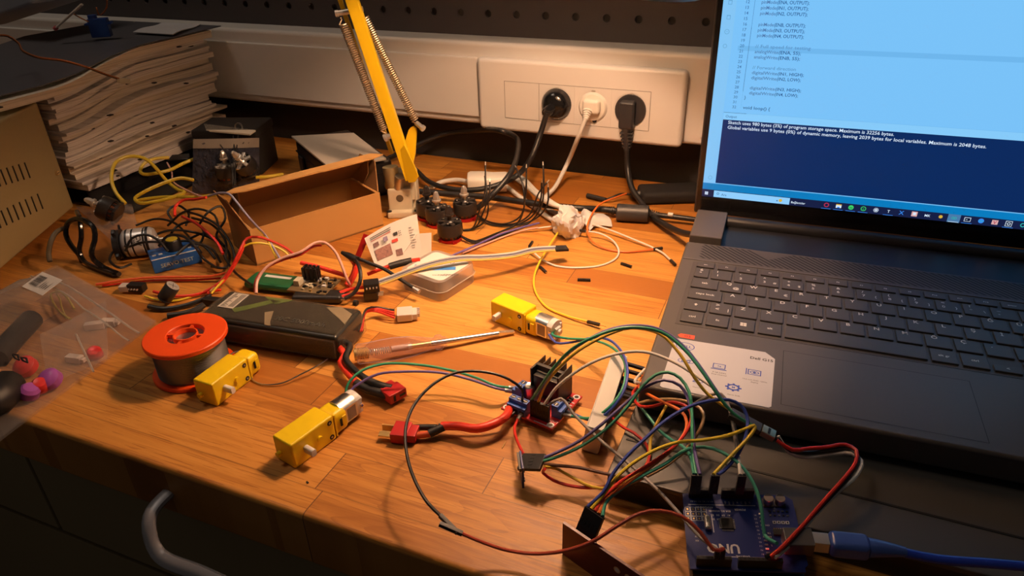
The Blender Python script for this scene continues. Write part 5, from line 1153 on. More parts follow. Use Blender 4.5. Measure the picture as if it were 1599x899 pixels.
bp0 = thing('circuit_module', 'small blue module standing against the end of the paper pile', 'circuit board', tuple(at(292, 232, .018)), D2R(60)); mb = MB(); mb.T = RX(D2R(-8)); mb.box((0, 0, .008), (.022, .0016, .030), pcb_blue, b=.0003); mb.build('board', bp0); mb = MB(); mb.T = RX(D2R(-8)); mb.box((-.004, -.0016, .010), (.006, .002, .005), black_pl); mb.box((.005, -.0014, .003), (.004, .0012, .003), tin); mb.build('surface_components', bp0)
bp1 = thing('pin_module', 'dark slim module below the blue module by the yellow cable', 'circuit board', tuple(at(278, 246, .022)), D2R(35)); mb = MB(); mb.T = RX(D2R(30)); mb.box((0, 0, 0), (.030, .008, .0045), dark_grey, b=.0004); mb.build('board', bp1); mb = MB(); mb.T = RX(D2R(30)); mb.box((0, -.0042, .001), (.026, .001, .001), tin); mb.build('pin_strip', bp1)
# ================================================================ antistatic bag
ab = [at(300, 302, .003), at(405, 302, .003), aty(405, 215, -.148), aty(302, 217, -.165)]
bg = thing('antistatic_bag', 'grey shiny antistatic bag standing behind two motors', 'bag', tuple(ab[0]))
mb = MB(); g = []
for i in range(15):
    u = i/14; r_ = []
    for j in range(13):
        v = j/12; p = (ab[0]*(1-u)+ab[1]*u)*(1-v)+(ab[3]*(1-u)+ab[2]*u)*v; r_.append(p+Vector((0, -1, .2))*(.010*math.sin(PI*u)*math.sin(PI*v*.9)*(1-v*.5)+mnoise.noise(p*55)*.0035*min(1, 4*u, 4*(1-u), 4*v, 5*(1-v))))
    g.append(r_)
mb.sheet(g, .0003, antistat); bw(mb, 'film', bg, smooth=70)
mb = MB(); g2 = [[p*(1-k)+q*k+Vector((0, -.0006, 0)) for k in (0, 1)] for p, q in ((g[i][10], g[i][12]) for i in range(15))]; mb.sheet(g2, .0004, M('bag_band', (.30, .25, .20), .5)); bw(mb, 'zip_band', bg)
def bagbits(): pass
# ================================================================ big zip bag at the left with small parts in it
bA, bB, bC, bD = Vector((-.688, -.392, .003)), Vector((-.503, -.4385, .003)), Vector((-.478, -.640, .004)), Vector((-.705, -.650, .004))
zb = thing('zip_bag', 'large clear zip bag of small parts at the left desk corner', 'bag', tuple(bB))
def bagp(u, v, lift=1.):     # u: along the mouth A->B, v: from mouth inward
    p = (bA*(1-u)+bB*u)*(1-v)+(bD*(1-u)+bC*u)*v
    e = min(1, 5*u, 5*(1-u))*min(1, 5*v, 6*(1-v)); e = max(0, e)
    bump = (.024*math.sin(PI*min(1, u*1.05))*math.sin(PI*min(1, v*1.0+.12))+.008*(1-u)); n_ = mnoise.noise(Vector((u*5, v*5, 2)))*.006+mnoise.noise(Vector((u*13, v*13, 5)))*.0025
    return p+Vector((0, 0, lift*e*(max(.001, bump+n_))))
N_ = 30
mb = MB(); mb.sheet([[bagp(i/N_, j/N_) for j in range(N_+1)] for i in range(N_+1)], -.0002, bagfilm); bw(mb, 'upper_film', zb, smooth=80)
mb = MB(); mb.sheet([[bagp(i/10, j/10, 0)-Vector((0, 0, .0022)) for j in range(11)] for i in range(11)], -.0002, bagfilm); bw(mb, 'lower_film', zb, smooth=80)
zipm = film('zip_strip', (.9, .9, .88), (.75, .72, .68), .38, .25, .1)
for v_ in (.105, .165):
    mb = MB(); mb.tube([bagp(i/24, v_)+Vector((0, 0, .0006)) for i in range(25)], .0011 if v_ < .15 else .0008, zipm, 6, flat=.6); bw(mb, 'zip_seal', zb)
lb = [at(34, 447, .030), at(66, 461, .030), at(101, 438, .030), at(66, 424, .030)]
mb = MB(); lc = sum(lb, Vector())/4
lu, lv = (lb[1]-lb[0]), (lb[3]-lb[0])
def lbl(u, v, dz=0.): return lb[0]+lu*u+lv*v+Vector((0, 0, .0008*math.sin(PI*u)+dz))
mb.add([lbl(0, 0), lbl(1, 0), lbl(1, 1), lbl(0, 1)]+[lbl(0, 0, -.0003), lbl(1, 0, -.0003), lbl(1, 1, -.0003), lbl(0, 1, -.0003)], [[0, 1, 2, 3], [7, 6, 5, 4], [0, 4, 5, 1], [1, 5, 6, 2], [2, 6, 7, 3], [3, 7, 4, 0]], M('bag_label', (.62, .60, .58), .5))
random.seed(9)
for i in range(16):
    u = .22+i*.036; w = random.choice((.010, .018, .024)); mb.add([lbl(.12, u, .0003), lbl(.50, u, .0003), lbl(.50, u+w, .0003), lbl(.12, u+w, .0003)], [[0, 1, 2, 3]], ink)
for i in range(4): mb.add([lbl(.60+i*.08, .25, .0003), lbl(.63+i*.08, .25, .0003), lbl(.63+i*.08, .25+random.uniform(.2, .5), .0003), lbl(.60+i*.08, .45, .0003)], [[0, 1, 2, 3]], ink)
o = bw(mb, 'barcode_label', zb, smooth=None); o['label'] = 'white barcode label on the bag'
mb = MB()
for (a_, b_, c_2, d_2) in ((20, 553, 30, 562), (33, 558, 43, 566)):
    q = [at(a_, b_, .026), at(a_+8, b_-3+4, .026), at(c_2, d_2, .026), at(a_+3, d_2-3, .026)]
    for i in range(4): mb.tube([q[i], q[(i+1) % 4]], .0007, ink, 4)
bw(mb, 'printed_symbol', zb)
def lump(name, label, cat, pts, r, m, group=None, flat=1.):
    mb = MB(); mb.tube(spline(pts, .006), r, m, 12, flat=flat); o = mb.build(name); tag(o, label, cat, group); return o
o = thing('small_zip_bag', 'smaller clear bag of white connectors inside the large zip bag', 'bag', tuple(at(100, 560, .006)))
mb = MB(); sq = [at(62, 522, .009), at(166, 470, .012), at(168, 560, .006), at(75, 600, .006)]
mb.sheet([[(sq[0]*(1-u)+sq[1]*u)*(1-v)+(sq[3]*(1-u)+sq[2]*u)*v+Vector((0, 0, .004*math.sin(PI*u)*math.sin(PI*v)+.0015*mnoise.noise(Vector((u*6, v*6, 1))))) for v in [k/10 for k in range(11)]] for u in [k/10 for k in range(11)]], -.0002, bagfilm2); bw(mb, 'film', o, smooth=80)
mb = MB(); mb.tube([at(119, 522, .0125), at(133, 552, .0125), at(146, 580, .0115)], .0008, zipm, 6); bw(mb, 'zip_seal', o)
nyl2 = M('connector_nylon', (.7, .62, .58)); gW = 'white connectors in the small clear bag'
for (x_, y_, r_, dd, lbx) in ((148, 508, 35, (.016, .007, .006), 'white connector near the top corner of the small clear bag'), (117, 560, 10, (.014, .006, .006), 'white connector lying lowest in the small clear bag'), (170, 503, 20, (.013, .007, .006), 'tan white connector just outside the small clear bag')):
    c_ = at(x_, y_, .0035); t = thing('plug_housing', lbx, 'connector', (c_.x, c_.y, 0), D2R(r_), gW); mb = MB(); mb.box((0, 0, .0035), dd, nyl2, b=.0006); mb.build('housing', t); mb = MB(); mb.box((dd[0]/2+.0015, 0, .0035), (.003, dd[1]*.7, .003), nyl2, b=.0003); mb.build('latch', t)
capr = M('cap_red', (.62, .03, .03), .35); capp = M('cap_purple', (.36, .09, .42), .35)
def cap(label, x, y, z, m, rz, r=.0075):
    c_ = at(x, y, z); t = thing('rubber_bung', label, 'bung', mat=Matrix.Translation((c_.x, c_.y, z)) @ RZ(rz) @ RX(.5)); mb = MB(); mb.lathe([(r*.6, -.004), (r, -.003), (r, .003), (r*.7, .0055), (r*.35, .006), (0, .006)], m, 18); mb.build('shell', t); mb = MB(); mb.cyl((0, 0, -.007), (0, 0, -.003), r*.3, black_pl, 10); mb.build('stem', t)
cap('red bung deeper in the large zip bag, above the purple bungs', 40, 572, .008, capr, .3, .0085); cap('red bung touching the purple bungs in the large zip bag', 63, 602, .007, capr, 1.3, .006); cap('purple bung on the right of the red one in the zip bag', 78, 592, .008, capp, .2, .0085); cap('purple bung lowest among bungs in the zip bag', 46, 612, .007, capp, 2., .007); cap('red bung inside the small clear bag corner', 148, 552, .004, capr, .9, .006)
lump('cable_grip', 'black curved plastic piece in the zip bag near its label', 'plastic part', [at(-5, 560, .008), at(20, 530, .009), at(50, 498, .008)], [.011]*1+[.010]*200 if False else .009, black_pl)
lump('rubber_mount', 'black bulky rubber piece at the left edge inside the zip bag', 'rubber part', [at(-40, 640, .012), at(-5, 625, .013), at(12, 600, .011)], .012, black_rub)
lump('yellow_loop', 'thin yellow wire loop inside the zip bag below its label', 'cable', P3([(110, 498, .006), (95, 488, .008), (82, 470, .009), (80, 458, .010), (92, 455, .012), (105, 465, .012), (116, 482, .010)]), .0009, M('dull_yellow', (.36, .28, .05), .5))
lump('yellow_loop', 'second yellow wire end beside the loop inside the zip bag', 'cable', P3([(104, 497, .006), (97, 482, .008), (93, 466, .009), (88, 458, .009)]), .0008, M('dull_yellow', (.36, .28, .05), .5))
# ================================================================ mains plugs and their cords
def plug_round(label, i, m, pts, r, tail_n):
    cx, cz = soc[i]; t = thing('mains_plug', label, 'plug', (cx, -.008, cz))
    return t, cx, cz
p5_ = [at(846, 225, .045)]
# black round plug
t = thing('mains_plug', 'round black mains plug with its black cord, leftmost in the socket panel', 'plug', (soc[0][0], 0, soc[0][1]))
mb = MB(); TY = RX(PI/2); mb.lathe([(.0186, -.003), (.0188, .004), (.0182, .010), (.0150, .017), (.0100, .021), (0, .022)], black_gl, 32, TY); mb.build('plug_body', t)
cx, cz = soc[0]
c1 = Vector((cx-.006, -.024, cz-.006)); mb = MB()
mb.tube([Vector((cx, -.014, cz)), c1, aty(853, 178, -.030)], [.0080, .0062, .0042], black_gl, 14); 
for k in range(4): q = c1.lerp(aty(853, 178, -.030), .2+.2*k); mb.tube([q, q+(aty(853, 178, -.030)-c1)*.08], .0060-.0005*k, black_gl, 14)
bw(mb, 'strain_relief', t)
mb = MB(); mb.tube(spline([aty(854, 176, -.029), aty(844, 208, -.034), aty(830, 245, -.050), at(812, 270, .030), at(782, 287, .020), at(745, 296, .015), at(705, 295, .013), at(672, 285, .0125), at(652, 268, .0125), at(630, 245, .010)]), .0033, black_w, 12); bw(mb, 'cord', t)
# white plug
t = thing('mains_plug', 'white mains plug with white flat cord in the middle socket', 'plug', (soc[1][0], 0, soc[1][1]))
mb = MB(); mb.lathe([(.0186, -.002), (.0188, .003), (.0172, .008), (.0150, .010), (0, .010)], white_pl, 32, TY); mb.box((.0, -.0125, .002), (.021, .012, .017), white_pl, b=.004, seg=3); mb.cyl((.003, -.0092, -.0150), (.003, -.0096, -.0150), .0030, gap_m, 12); mb.build('plug_body', t)
cx, cz = soc[1]
mb = MB(); q0, q1 = Vector((cx-.003, -.018, cz-.002)), aty(914, 188, -.028)
for k in range(5): a_ = q0.lerp(q1, k*.2); mb.tube([a_, q0.lerp(q1, k*.2+.15)], .0058-.0006*k, white_pl, 12)
mb.tube([q0, q1], [.0045, .0028], white_pl, 12); bw(mb, 'strain_relief', t)
wc_m = M('white_cord', (.70, .68, .63), .45)
wp = [aty(915, 184, -.027), aty(904, 212, -.030), at(886, 255, .030), at(868, 290, .010), at(850, 312, .005), at(862, 330, .0035), at(890, 338, .0035), at(872, 346, .004), at(830, 320, .004), at(800, 298, .005), at(785, 282, .006), at(805, 275, .010), at(845, 305, .022), at(885, 328, .022), at(900, 330, .020), at(860, 318, .024), at(815, 285, .014), at(790, 272, .010), at(775, 275, .007)]
mb = MB(); mb.tube(spline(wp), .0027, wc_m, 10); bw(mb, 'cord', t)
# black angled plug
t = thing('mains_plug', 'dark grey angled mains plug with ribbed neck in the right socket', 'plug', (soc[2][0], 0, soc[2][1]))
dg = M('plug_dark_grey', (.026, .026, .030), .42)
mb = MB(); mb.lathe([(.0186, -.003), (.0188, .004), (.0180, .009), (0, .009)], dg, 32, TY); mb.box((-.002, -.013, -.004), (.0175, .014, .032), dg, b=.003, seg=3); mb.build('plug_body', t)
cx, cz = soc[2]
mb = MB(); q0, q1 = Vector((cx-.002, -.013, cz-.018)), aty(979, 234, -.013)
mb.tube([q0, q1], [.0062, .0040], dg, 14)
for k in range(5): mb.box(q0.lerp(q1, .25+.15*k), (.0145-.001*k, .0105-.0008*k, .0022), dg, b=.0008)
bw(mb, 'strain_relief', t)
mb = MB(); mb.tube(spline([aty(979, 232, -.013), aty(980, 262, -.015), at(986, 292, .020), at(1003, 318, .010), at(1020, 338, .0075), at(1050, 357, .011), at(1073, 365, .018), at(1090, 366, .024)]), .0034, black_w, 12); bw(mb, 'cord', t)
# white extension socket
e0_, e1_ = at(733, 286, .012), at(792, 284, .012); ed = e1_-e0_
xs = thing('extension_socket', 'white inline extension socket lying behind the black motors', 'socket', (e0_.x, e0_.y, 0), math.atan2(ed.y, ed.x))
L2 = ed.length; mb = MB(); mb.T = TR(L2*.48, 0, .0125) @ Matrix(((0, 0, 1, 0), (1, 0, 0, 0), (0, 1, 0, 0), (0, 0, 0, 1)))
sec = [(.013, .011, -L2*.52), (.0155, .0125, -L2*.45), (.0150, .0120, -L2*.1), (.0125, .0110, L2*.15), (.0120, .0110, L2*.5)]
vs, fs = [], []; n = 24
for a_, b_, z_ in sec:
    for j in range(n): q = 2*PI*j/n; c_, s_ = math.cos(q), math.sin(q); vs.append((a_*math.copysign(abs(c_)**.6, c_), b_*math.copysign(abs(s_)**.6, s_), z_))
for i in range(len(sec)-1):
    for j in range(n): fs.append([i*n+j, i*n+(j+1) % n, (i+1)*n+(j+1) % n, (i+1)*n+j])
fs += [list(range(n))[::-1], [(len(sec)-1)*n+j for j in range(n)]]; mb.add(vs, fs, white_pl); mb.build('body', xs, smooth=45)
mb = MB(); mb.tube(spline([at(733, 284, .010), at(712, 281, .007), at(690, 284, .005), at(672, 294, .004), at(658, 300, .004), at(640, 306, .004)]), .0030, wc_m, 10); bw(mb, 'cord', xs)
# charger cable with ferrite, and the other black cables
ch = thing('charger_cable', 'black laptop charger cable with a thick ferrite cylinder', 'cable', tuple(at(963, 332, 0)))
f0_, f1_ = at(963, 331, .0100), at(1013, 334, .0100)
mb = MB(); mb.tube([f0_, f0_.lerp(f1_, .03), f0_.lerp(f1_, .97), f1_], [.0088, .0098, .0098, .0088], dark_grey, 24); bw(mb, 'ferrite_core', ch)
mb = MB(); 
for k in range(4): a_ = at(959-3.2*k, 329-.5*k, .0085); mb.tube([a_, a_+(f0_-f1_)*.04], .0050-.0004*k, black_rub, 14); b_2 = at(1017+3.4*k, 334+.6*k, .0085); mb.tube([b_2, b_2+(f1_-f0_)*.04], .0050-.0004*k, black_rub, 14)
bw(mb, 'strain_relief', ch)
mb = MB(); mb.tube(spline([at(964, 330, .0085), at(945, 327, .0085), at(905, 325, .0125), at(860, 321, .0135), at(815, 315, .0125), at(765, 308, .0105), at(715, 304, .0105), at(672, 300, .0112), at(640, 298, .0112), at(610, 300, .006)]), .0036, black_w, 12); bw(mb, 'cord', ch)
mb = MB(); mb.tube(spline([f1_, at(1030, 336, .0085), at(1065, 340, .008), at(1100, 345, .007)]), .0030, black_w, 12); bw(mb, 'cord', ch)
mb = MB(); mb.tube([at(1043, 334.5, .0112), at(1051, 335.5, .0112)], .0024, M('cable_tag', (.7, .68, .64), .4), 10); bw(mb, 'cable_tie', ch)
lpz = thing('power_brick', 'black charger brick lying behind the ferrite beside the laptop', 'charger', tuple(at(1045, 318, 0)), D2R(24)); mb = MB(); mb.box((.014, .014, .0075), (.095, .036, .015), M('matt_black', (.007, .006, .006), .8), b=.005, seg=3); mb.build('body', lpz); mb = MB(); mb.tube([(-.033, .014, .0075), (-.044, .014, .0065)], [.006, .004], black_rub, 12); mb.build('strain_relief', lpz)
o = thing('black_cable', 'grey-black cable loop leaning against the wall behind the lamp arm', 'cable', tuple(at(660, 262, .006))); mb = MB(); mb.tube(spline([at(694, 327, .004), at(715, 330, .004), at(742, 326, .008), at(768, 305, .024), at(796, 272, .042), at(808, 240, .052), at(806, 215, .058), aty(785, 205, -.03), aty(740, 204, .02), aty(690, 210, .03), at(640, 232, .020), at(600, 250, .004)]), .0034, black_w, 12); bw(mb, 'cord', o); mb = MB(); mb.tube([at(600, 250, .004), at(596, 252, .004)], .0045, black_rub, 10); bw(mb, 'cable_end', o)
o = thing('black_cable', 'thin black lead with a barrel plug lying left of the charger brick', 'cable', tuple(at(930, 308, .003))); mb = MB(); mb.tube(spline([at(945, 312, .004), at(956, 308, .008), at(968, 303, .010), at(985, 304, .008), at(1000, 310, .006)]), .0013, black_w, 8); bw(mb, 'cord', o); mb = MB(); mb.tube([at(917, 305, .004), at(946, 312, .004)], [.0030, .0026], black_rub, 12); bw(mb, 'barrel_plug', o)
# ================================================================ jumper wires
def housing(root, e, d, n=1, name='plug_housing', ln=.0140, pin=False, side=None, lead=.0):
    d = d.normalized(); up = Vector((0, 0, 1)) if abs(d.z) < .9 else Vector((1, 0, 0)); s_ = d.cross(up).normalized() if side is None else (side-d*side.dot(d)).normalized(); f_ = s_.cross(d)
    T = Matrix(((s_.x, f_.x, d.x, 0), (s_.y, f_.y, d.y, 0), (s_.z, f_.z, d.z, 0), (0, 0, 0, 1))); T.translation = e+d*(ln/2-lead)
    mb = MB(); mb.box((0, 0, 0), (.00250*n, .00250, ln), black_pl, b=.00025, T=T)
    for i in range(n): mb.box(((i-(n-1)/2)*.00254, -.0013, 0), (.0012, .0003, .0030), gap_m, T=T)
    if pin:
        for i in range(n): mb.box(((i-(n-1)/2)*.00254, 0, ln/2+.003), (.0006, .0006, .0065), brass, T=T)
    return bw(mb, name, root)
def wire(name, label, pts, r, m, cat='wire', group=None, h0=None, h1=None, part='insulation', step=.004):
    s_ = spline(pts, step)
    if h0 is None and h1 is None:
        mb = MB(); mb.tube(s_, r, m, 8); return tag(mb.build(name), label, cat, group)
    t = thing(name, label, cat, tuple(pts[0]), group=group); mb = MB(); mb.tube(s_, r, m, 8); bw(mb, part, t)
    if h0 is not None: housing(t, s_[0], s_[0]-s_[2], **h0)
    if h1 is not None: housing(t, s_[-1], s_[-1]-s_[-3], **h1)
    return t
JR = .00102; GJ = 'jumper wires between the boards'
def up_(x, i=0): return UM @ Vector((x, -.0023, .0226+.0005))     # top of a board header pin row (housing top below)
def hdr(x): return UM @ Vector((x, -.0023, .0227))
def dgt(x): return UM @ Vector((x, -.0508, .0090))
def hpin(i, z=.0200): return dv_p(.0085-.00635+i*.00254, -.0162, z)
down = Vector((0, 0, -1))
def jumper(label, pts, m, a=None, b=None, r=JR):
    t = thing('jumper_wire', label, 'wire', tuple(pts[0]), group=GJ); s_ = spline(pts)
    mb = MB(); mb.tube(s_, r, m, 8); bw(mb, 'insulation', t)
    for (e, dflt, spec) in ((s_[0], s_[0]-s_[2], a), (s_[-1], s_[-1]-s_[-3], b)):
        if spec is not None:
            k = dict(spec); d = k.pop('d', dflt); housing(t, e, d, **k)
    return t
HV = dict(d=down)
side_h = dv_p(1, 0, 0)-dv_p(0, 0, 0)
def hv(): return dict(d=down, side=side_h, ln=.0135)
UX = UM.to_3x3() @ Vector((1, 0, 0))
def uv(n=1): return dict(d=down, side=UX, n=n, ln=.0140)
# driver header (front) to the UNO and breadboard
jumper('purple jumper arching highest from the driver board over the white sticker', [hpin(1), *P3([(850, 598, .040), (872, 566, .062), (905, 538, .078), (950, 515, .086), (990, 508, .088), (1030, 514, .086), (1065, 538, .080), (1095, 575, .072), (1120, 612, .064), (1140, 640, .056), (1165, 657, .050)]), at(1190, 670, .046)], purple_w, a=hv())
jumper('yellow jumper arching beside the highest purple one over the sticker', [hpin(2), *P3([(852, 600, .038), (875, 572, .058), (905, 546, .072), (950, 522, .080), (985, 512, .083), (1030, 521, .080), (1062, 553, .072), (1085, 590, .064), (1106, 616, .058), (1135, 636, .053), (1160, 650, .049)]), at(1186, 666, .0455)], yellow_w, a=hv())
jumper('dark green jumper rising from the driver header beside the yellow one', [hpin(0), *P3([(846, 600, 0.044), (868, 570, 0.062), (900, 540, 0.080), (948, 518, 0.088), (985, 511, 0.091), (1032, 518, 0.089), (1068, 545, 0.082), (1100, 585, 0.074), (1122, 618, 0.066), (1145, 645, 0.058)]), at(1180, 667, 0.050)], green_w, a=hv())
jumper('white jumper from the driver header arching over the sticker to the UNO', [hpin(4), *P3([(868, 606, .032), (890, 587, .042), (920, 568, .052), (960, 553, .060), (1005, 549, .062), (1050, 564, .060), (1095, 592, .056), (1124, 614, .054), (1140, 640, .050), (1147, 665, .046), (1151, 695, .042)]), hdr(.0345)+Vector((0, 0, .0005))], white_w, a=hv(), b=uv())
jumper('grey jumper stretched straight from the driver board to the UNO left side', [hpin(5), *P3([(876, 622, .024), (895, 645, .021), (935, 685, .022), (985, 726, .024), (1030, 768, .026), (1062, 803, .0265), (1095, 840, .026)]), dgt(.0150)+Vector((0, 0, .0055))], grey_w, a=hv(), b=dict(d=down, side=UX, ln=.0060))
housing(thing('plug_housing', 'empty black plug on the last driver header pin', 'connector', tuple(hpin(3))), hpin(3, .0195), down, side=side_h, ln=.0135)
# front black jumper and its orange-red partner
jb = at(687, 804, .022)
jumper('thin dark jumper looping over the desk front to a black plug joint', [dv_p(-.0055, -.0172, .0165), *P3([(815, 608, .030), (795, 592, .038), (760, 581, .043), (715, 581, .044), (680, 597, .043), (650, 627, .040), (634, 665, .038), (635, 708, .034), (647, 748, .029), (668, 785, .025)]), jb], black_w, b=dict(ln=.0145))
e_ = at(722, 833, .017)
jumper('red-brown jumper sweeping from the black plug joint to the UNO digital pins', [e_, *P3([(745, 843, .014), (785, 857, .0095), (830, 864, .010), (880, 860, .018), (925, 845, .026), (965, 820, .034), (1000, 801, .039), (1030, 797, .041), (1065, 806, .041), (1095, 832, .038), (1114, 858, .034)]), dgt(.0150)+Vector((.0026, .001, .0065))], M('red_brown_insulation', (.50, .075, .035), .42), a=dict(ln=.0140), b=dict(d=down, side=UX, ln=.0070))
# motor wires
bT = [mp(mBm, .0632, s*.0088, .0103) for s in (1, -1)]
gM = 'motor wires'
def mwire(label, pts, m, ferr=True):
    t = thing('motor_wire', label, 'wire', tuple(pts[0]), group=gM); s_ = spline(pts); mb = MB(); mb.tube(s_, JR, m, 8); bw(mb, 'insulation', t)
    e, d = s_[-1], (s_[-1]-s_[-3]).normalized(); mb = MB(); mb.tube([e-d*.008, e-d*.0075, e-d*.003, e], [.0014, .0016, .0016, .0010], tin, 8); bw(mb, 'ferrule', t)
mwire('green wire from the nearest gear motor to the driver left terminal', [bT[0], *P3([(541, 606, .016), (547, 594, .020), (566, 578, .024), (600, 568, .025), (650, 569, .023), (700, 577, .019), (745, 590, .016), (775, 602, .0145)]), dv_p(-.0215, .0010, .0085)], green_w)
mwire('purple wire from the nearest gear motor to the driver left terminal', [bT[1], *P3([(548, 610, .015), (562, 598, .019), (590, 584, .023), (630, 580, .023), (690, 582, .020), (740, 594, .016), (775, 606, .0140)]), dv_p(-.0215, -.0040, .0085)], purple_w)
cT = [mp(mC, .0632, s*.0088, .0103) for s in (1, -1)]
mwire('green wire from the right hand gear motor round to the driver right terminal', [cT[0], *P3([(862, 522, .011), (885, 528, .014), (920, 530, .022), (952, 540, .030), (973, 560, .034), (977, 585, .034), (970, 612, .031), (950, 637, .025), (925, 652, .0165)]), dv_p(.0215, -.0075, .0085)], green_w)
mwire('blue wire from the right hand gear motor round to the driver right terminal', [cT[1], *P3([(868, 535, .009), (895, 534, .013), (925, 527, .023), (950, 530, .031), (970, 548, .036), (979, 572, .037), (978, 598, .036), (968, 622, .031), (948, 645, .023), (928, 656, .0160)]), dv_p(.0215, -.0025, .0085)], blue_w)
mwire('red wire hanging from the driver front terminal to the sensor module', [at(822, 716, .016), *P3([(813, 700, .016), (805, 680, .013), (804, 665, .010)]), dv_p(-.0035, -.0215, .0085)], red_w)
# sensor module wires
sp0 = MW[sm.name] @ Vector((0, -.0010, .0150)); sh_t = at(848, 722, .0195)
dS = (sp0-sh_t); sidS = MW[sm.name].to_3x3() @ Vector((1, 0, 0))
st0 = thing('plug_row', 'black four-way plug row on the upright blue sensor module', 'connector', tuple(sh_t)); housing(st0, sh_t, dS, n=5, ln=max(.012, dS.length-.0005), side=sidS)
def so(k): return sh_t+sidS*(k*.00254)-dS.normalized()*.0004
jumper('purple jumper from the sensor module rising over the breadboard to the UNO', [so(-1.5), *P3([(870, 706, .024), (905, 688, .030), (940, 662, .038), (975, 631, .046), (1005, 606, .052), (1037, 593, .055), (1062, 602, .055), (1076, 627, .052), (1082, 660, .048), (1084, 700, .043)]), hdr(.0085)+UX*.0013+Vector((0, 0, .0005))], purple_w, b=uv())
jumper('green jumper from the sensor module arching beside the purple one to the UNO', [so(-.5), *P3([(873, 712, .022), (910, 695, .028), (948, 668, .036), (982, 632, .046), (1003, 603, .054), (1024, 585, .059), (1043, 581, .061), (1062, 590, .060), (1076, 612, .057), (1080, 640, .052), (1081, 680, .046), (1082, 712, .041)]), hdr(.0085)-UX*.0013+Vector((0, 0, .0005))], green_w, b=uv())
jumper('brown jumper lying low from the sensor module under the bundle', [so(.5), *P3([(875, 727, .017), (905, 730, .017), (940, 738, .020), (975, 744, .0225), (1010, 742, .024)])], brown_w)
jumper('yellow jumper dipping from the sensor module towards the sensor bar', [so(1.5), *P3([(868, 731, .015), (885, 740, .012), (903, 750, .011), (925, 760, .013), (950, 762, .016), (975, 752, .022), (1000, 738, .026)])], yellow_w)
jumper('red jumper sagging in front of the sensor module towards the stand', [so(2.2), *P3([(848, 738, .012), (865, 750, .008), (895, 759, .008), (930, 761, .011), (960, 757, .016), (985, 745, .021), (1008, 728, .023), (1014, 708, .022), (1008, 692, .022), (990, 676, .022), (975, 668, .022)]), bb_p(.030, -.0065, .010)], red_w)
# sensor bar connector and its wires
sbase = rb_p(.0125, .0030, .0205); stop_ = at(929, 799, .034); dB = sbase-stop_; sidB = rb_p(1, 0, 0)-rb_p(0, 0, 0)
st1 = thing('plug_row', 'black five-way plug row standing on the red sensor bar', 'connector', tuple(stop_)); housing(st1, stop_, dB, n=5, ln=dB.length, side=sidB)
def bo(k): return stop_+sidB*(k*.00254)-dB.normalized()*.0004
jumper('blue jumper rising from the sensor bar in one wide arch to the UNO', [bo(-2), *P3([(942, 768, .040), (958, 738, .046), (982, 709, .052), (1007, 685, .056), (1040, 656, .060), (1078, 634, .063), (1112, 625, .064), (1138, 624, .063), (1156, 632, .060), (1166, 648, .056), (1167, 668, .052), (1160, 695, .047), (1146, 718, .042), (1130, 735, .039)]), hdr(.0195)+UX*.0013+Vector((0, 0, .0005))], blue_w, b=uv())
jumper('bright yellow jumper from the sensor bar with a sharp bend before the UNO', [bo(-1), *P3([(944, 770, .039), (960, 748, .042), (984, 726, .044), (1022, 703, .046), (1060, 690, .047), (1096, 687, .048), (1135, 680, .050), (1165, 669, .052), (1178, 664, .053), (1179, 668, .052), (1165, 687, .049), (1143, 710, .045), (1122, 732, .040)]), hdr(.0195)-UX*.0013+Vector((0, 0, .0005))], lime_w, b=uv())
jumper('red jumper from the sensor bar curling up beside the orange one', [bo(0), *P3([(942, 778, .036), (965, 755, .037), (1000, 733, .039), (1036, 710, .042), (1060, 690, .044), (1075, 668, .047), (1080, 650, .048), (1074, 636, .048), (1060, 629, .047), (1042, 628, .044), (1020, 634, .040), (1000, 634, .034), (988, 617, .028)]), bb_p(.072, -.020, .013)], red_w, b=dict(d=bb_p(0, 1, 0)-bb_p(0, 0, 0), ln=.014))
jumper('orange jumper from the sensor bar looping back to the breadboard', [bo(1), *P3([(946, 782, .035), (975, 757, .037), (1007, 735, .038), (1040, 710, .041), (1060, 690, .043), (1072, 668, .045), (1070, 650, .046), (1058, 638, .046), (1040, 630, .044), (1015, 617, .038), (1000, 608, .032)]), bb_p(.0775, -.020, .0165)], orange_w, b=dict(d=bb_p(0, 1, 0)-bb_p(0, 0, 0), ln=.014))
jumper('green jumper from the sensor bar passing right to the UNO digital side', [bo(2), *P3([(945, 786, .035), (968, 764, .036), (1003, 743, .037), (1042, 722, .039), (1065, 705, .041), (1087, 698, .042), (1113, 700, .043), (1140, 713, .043), (1162, 732, .041), (1180, 762, .037), (1190, 800, .031), (1194, 835, .024)]), dgt(.0455)+Vector((.002, .006, .0060))], M('teal_insulation', (.05, .33, .24), .42))
jumper('teal jumper from the breadboard crossing the stand to the UNO', [bb_p(.056, -.020, .0130), *P3([(1000, 634, .026), (1014, 652, .026), (1030, 672, .027), (1049, 687, .030), (1066, 697, .034), (1078, 712, .038)]), hdr(.0060)+Vector((0, 0, .0005))], M('teal_insulation', (.05, .33, .24)), a=dict(d=bb_p(0, 1, 0)-bb_p(0, 0, 0), ln=.014), b=uv())
jumper('tan jumper from the breadboard rounding the blue bundle to the stand front', [bb_p(.050, -.020, .0150), *P3([(985, 633, .028), (1010, 626, .034), (1045, 623, .040), (1073, 627, .044), (1093, 637, .045), (1099, 650, .044), (1094, 668, .041), (1082, 687, .037), (1070, 703, .033), (1040, 727, .027), (1000, 748, .022), (975, 757, .019)])], M('tan_insulation', (.42, .27, .12), .42), a=dict(d=bb_p(0, 1, 0)-bb_p(0, 0, 0), ln=.014))
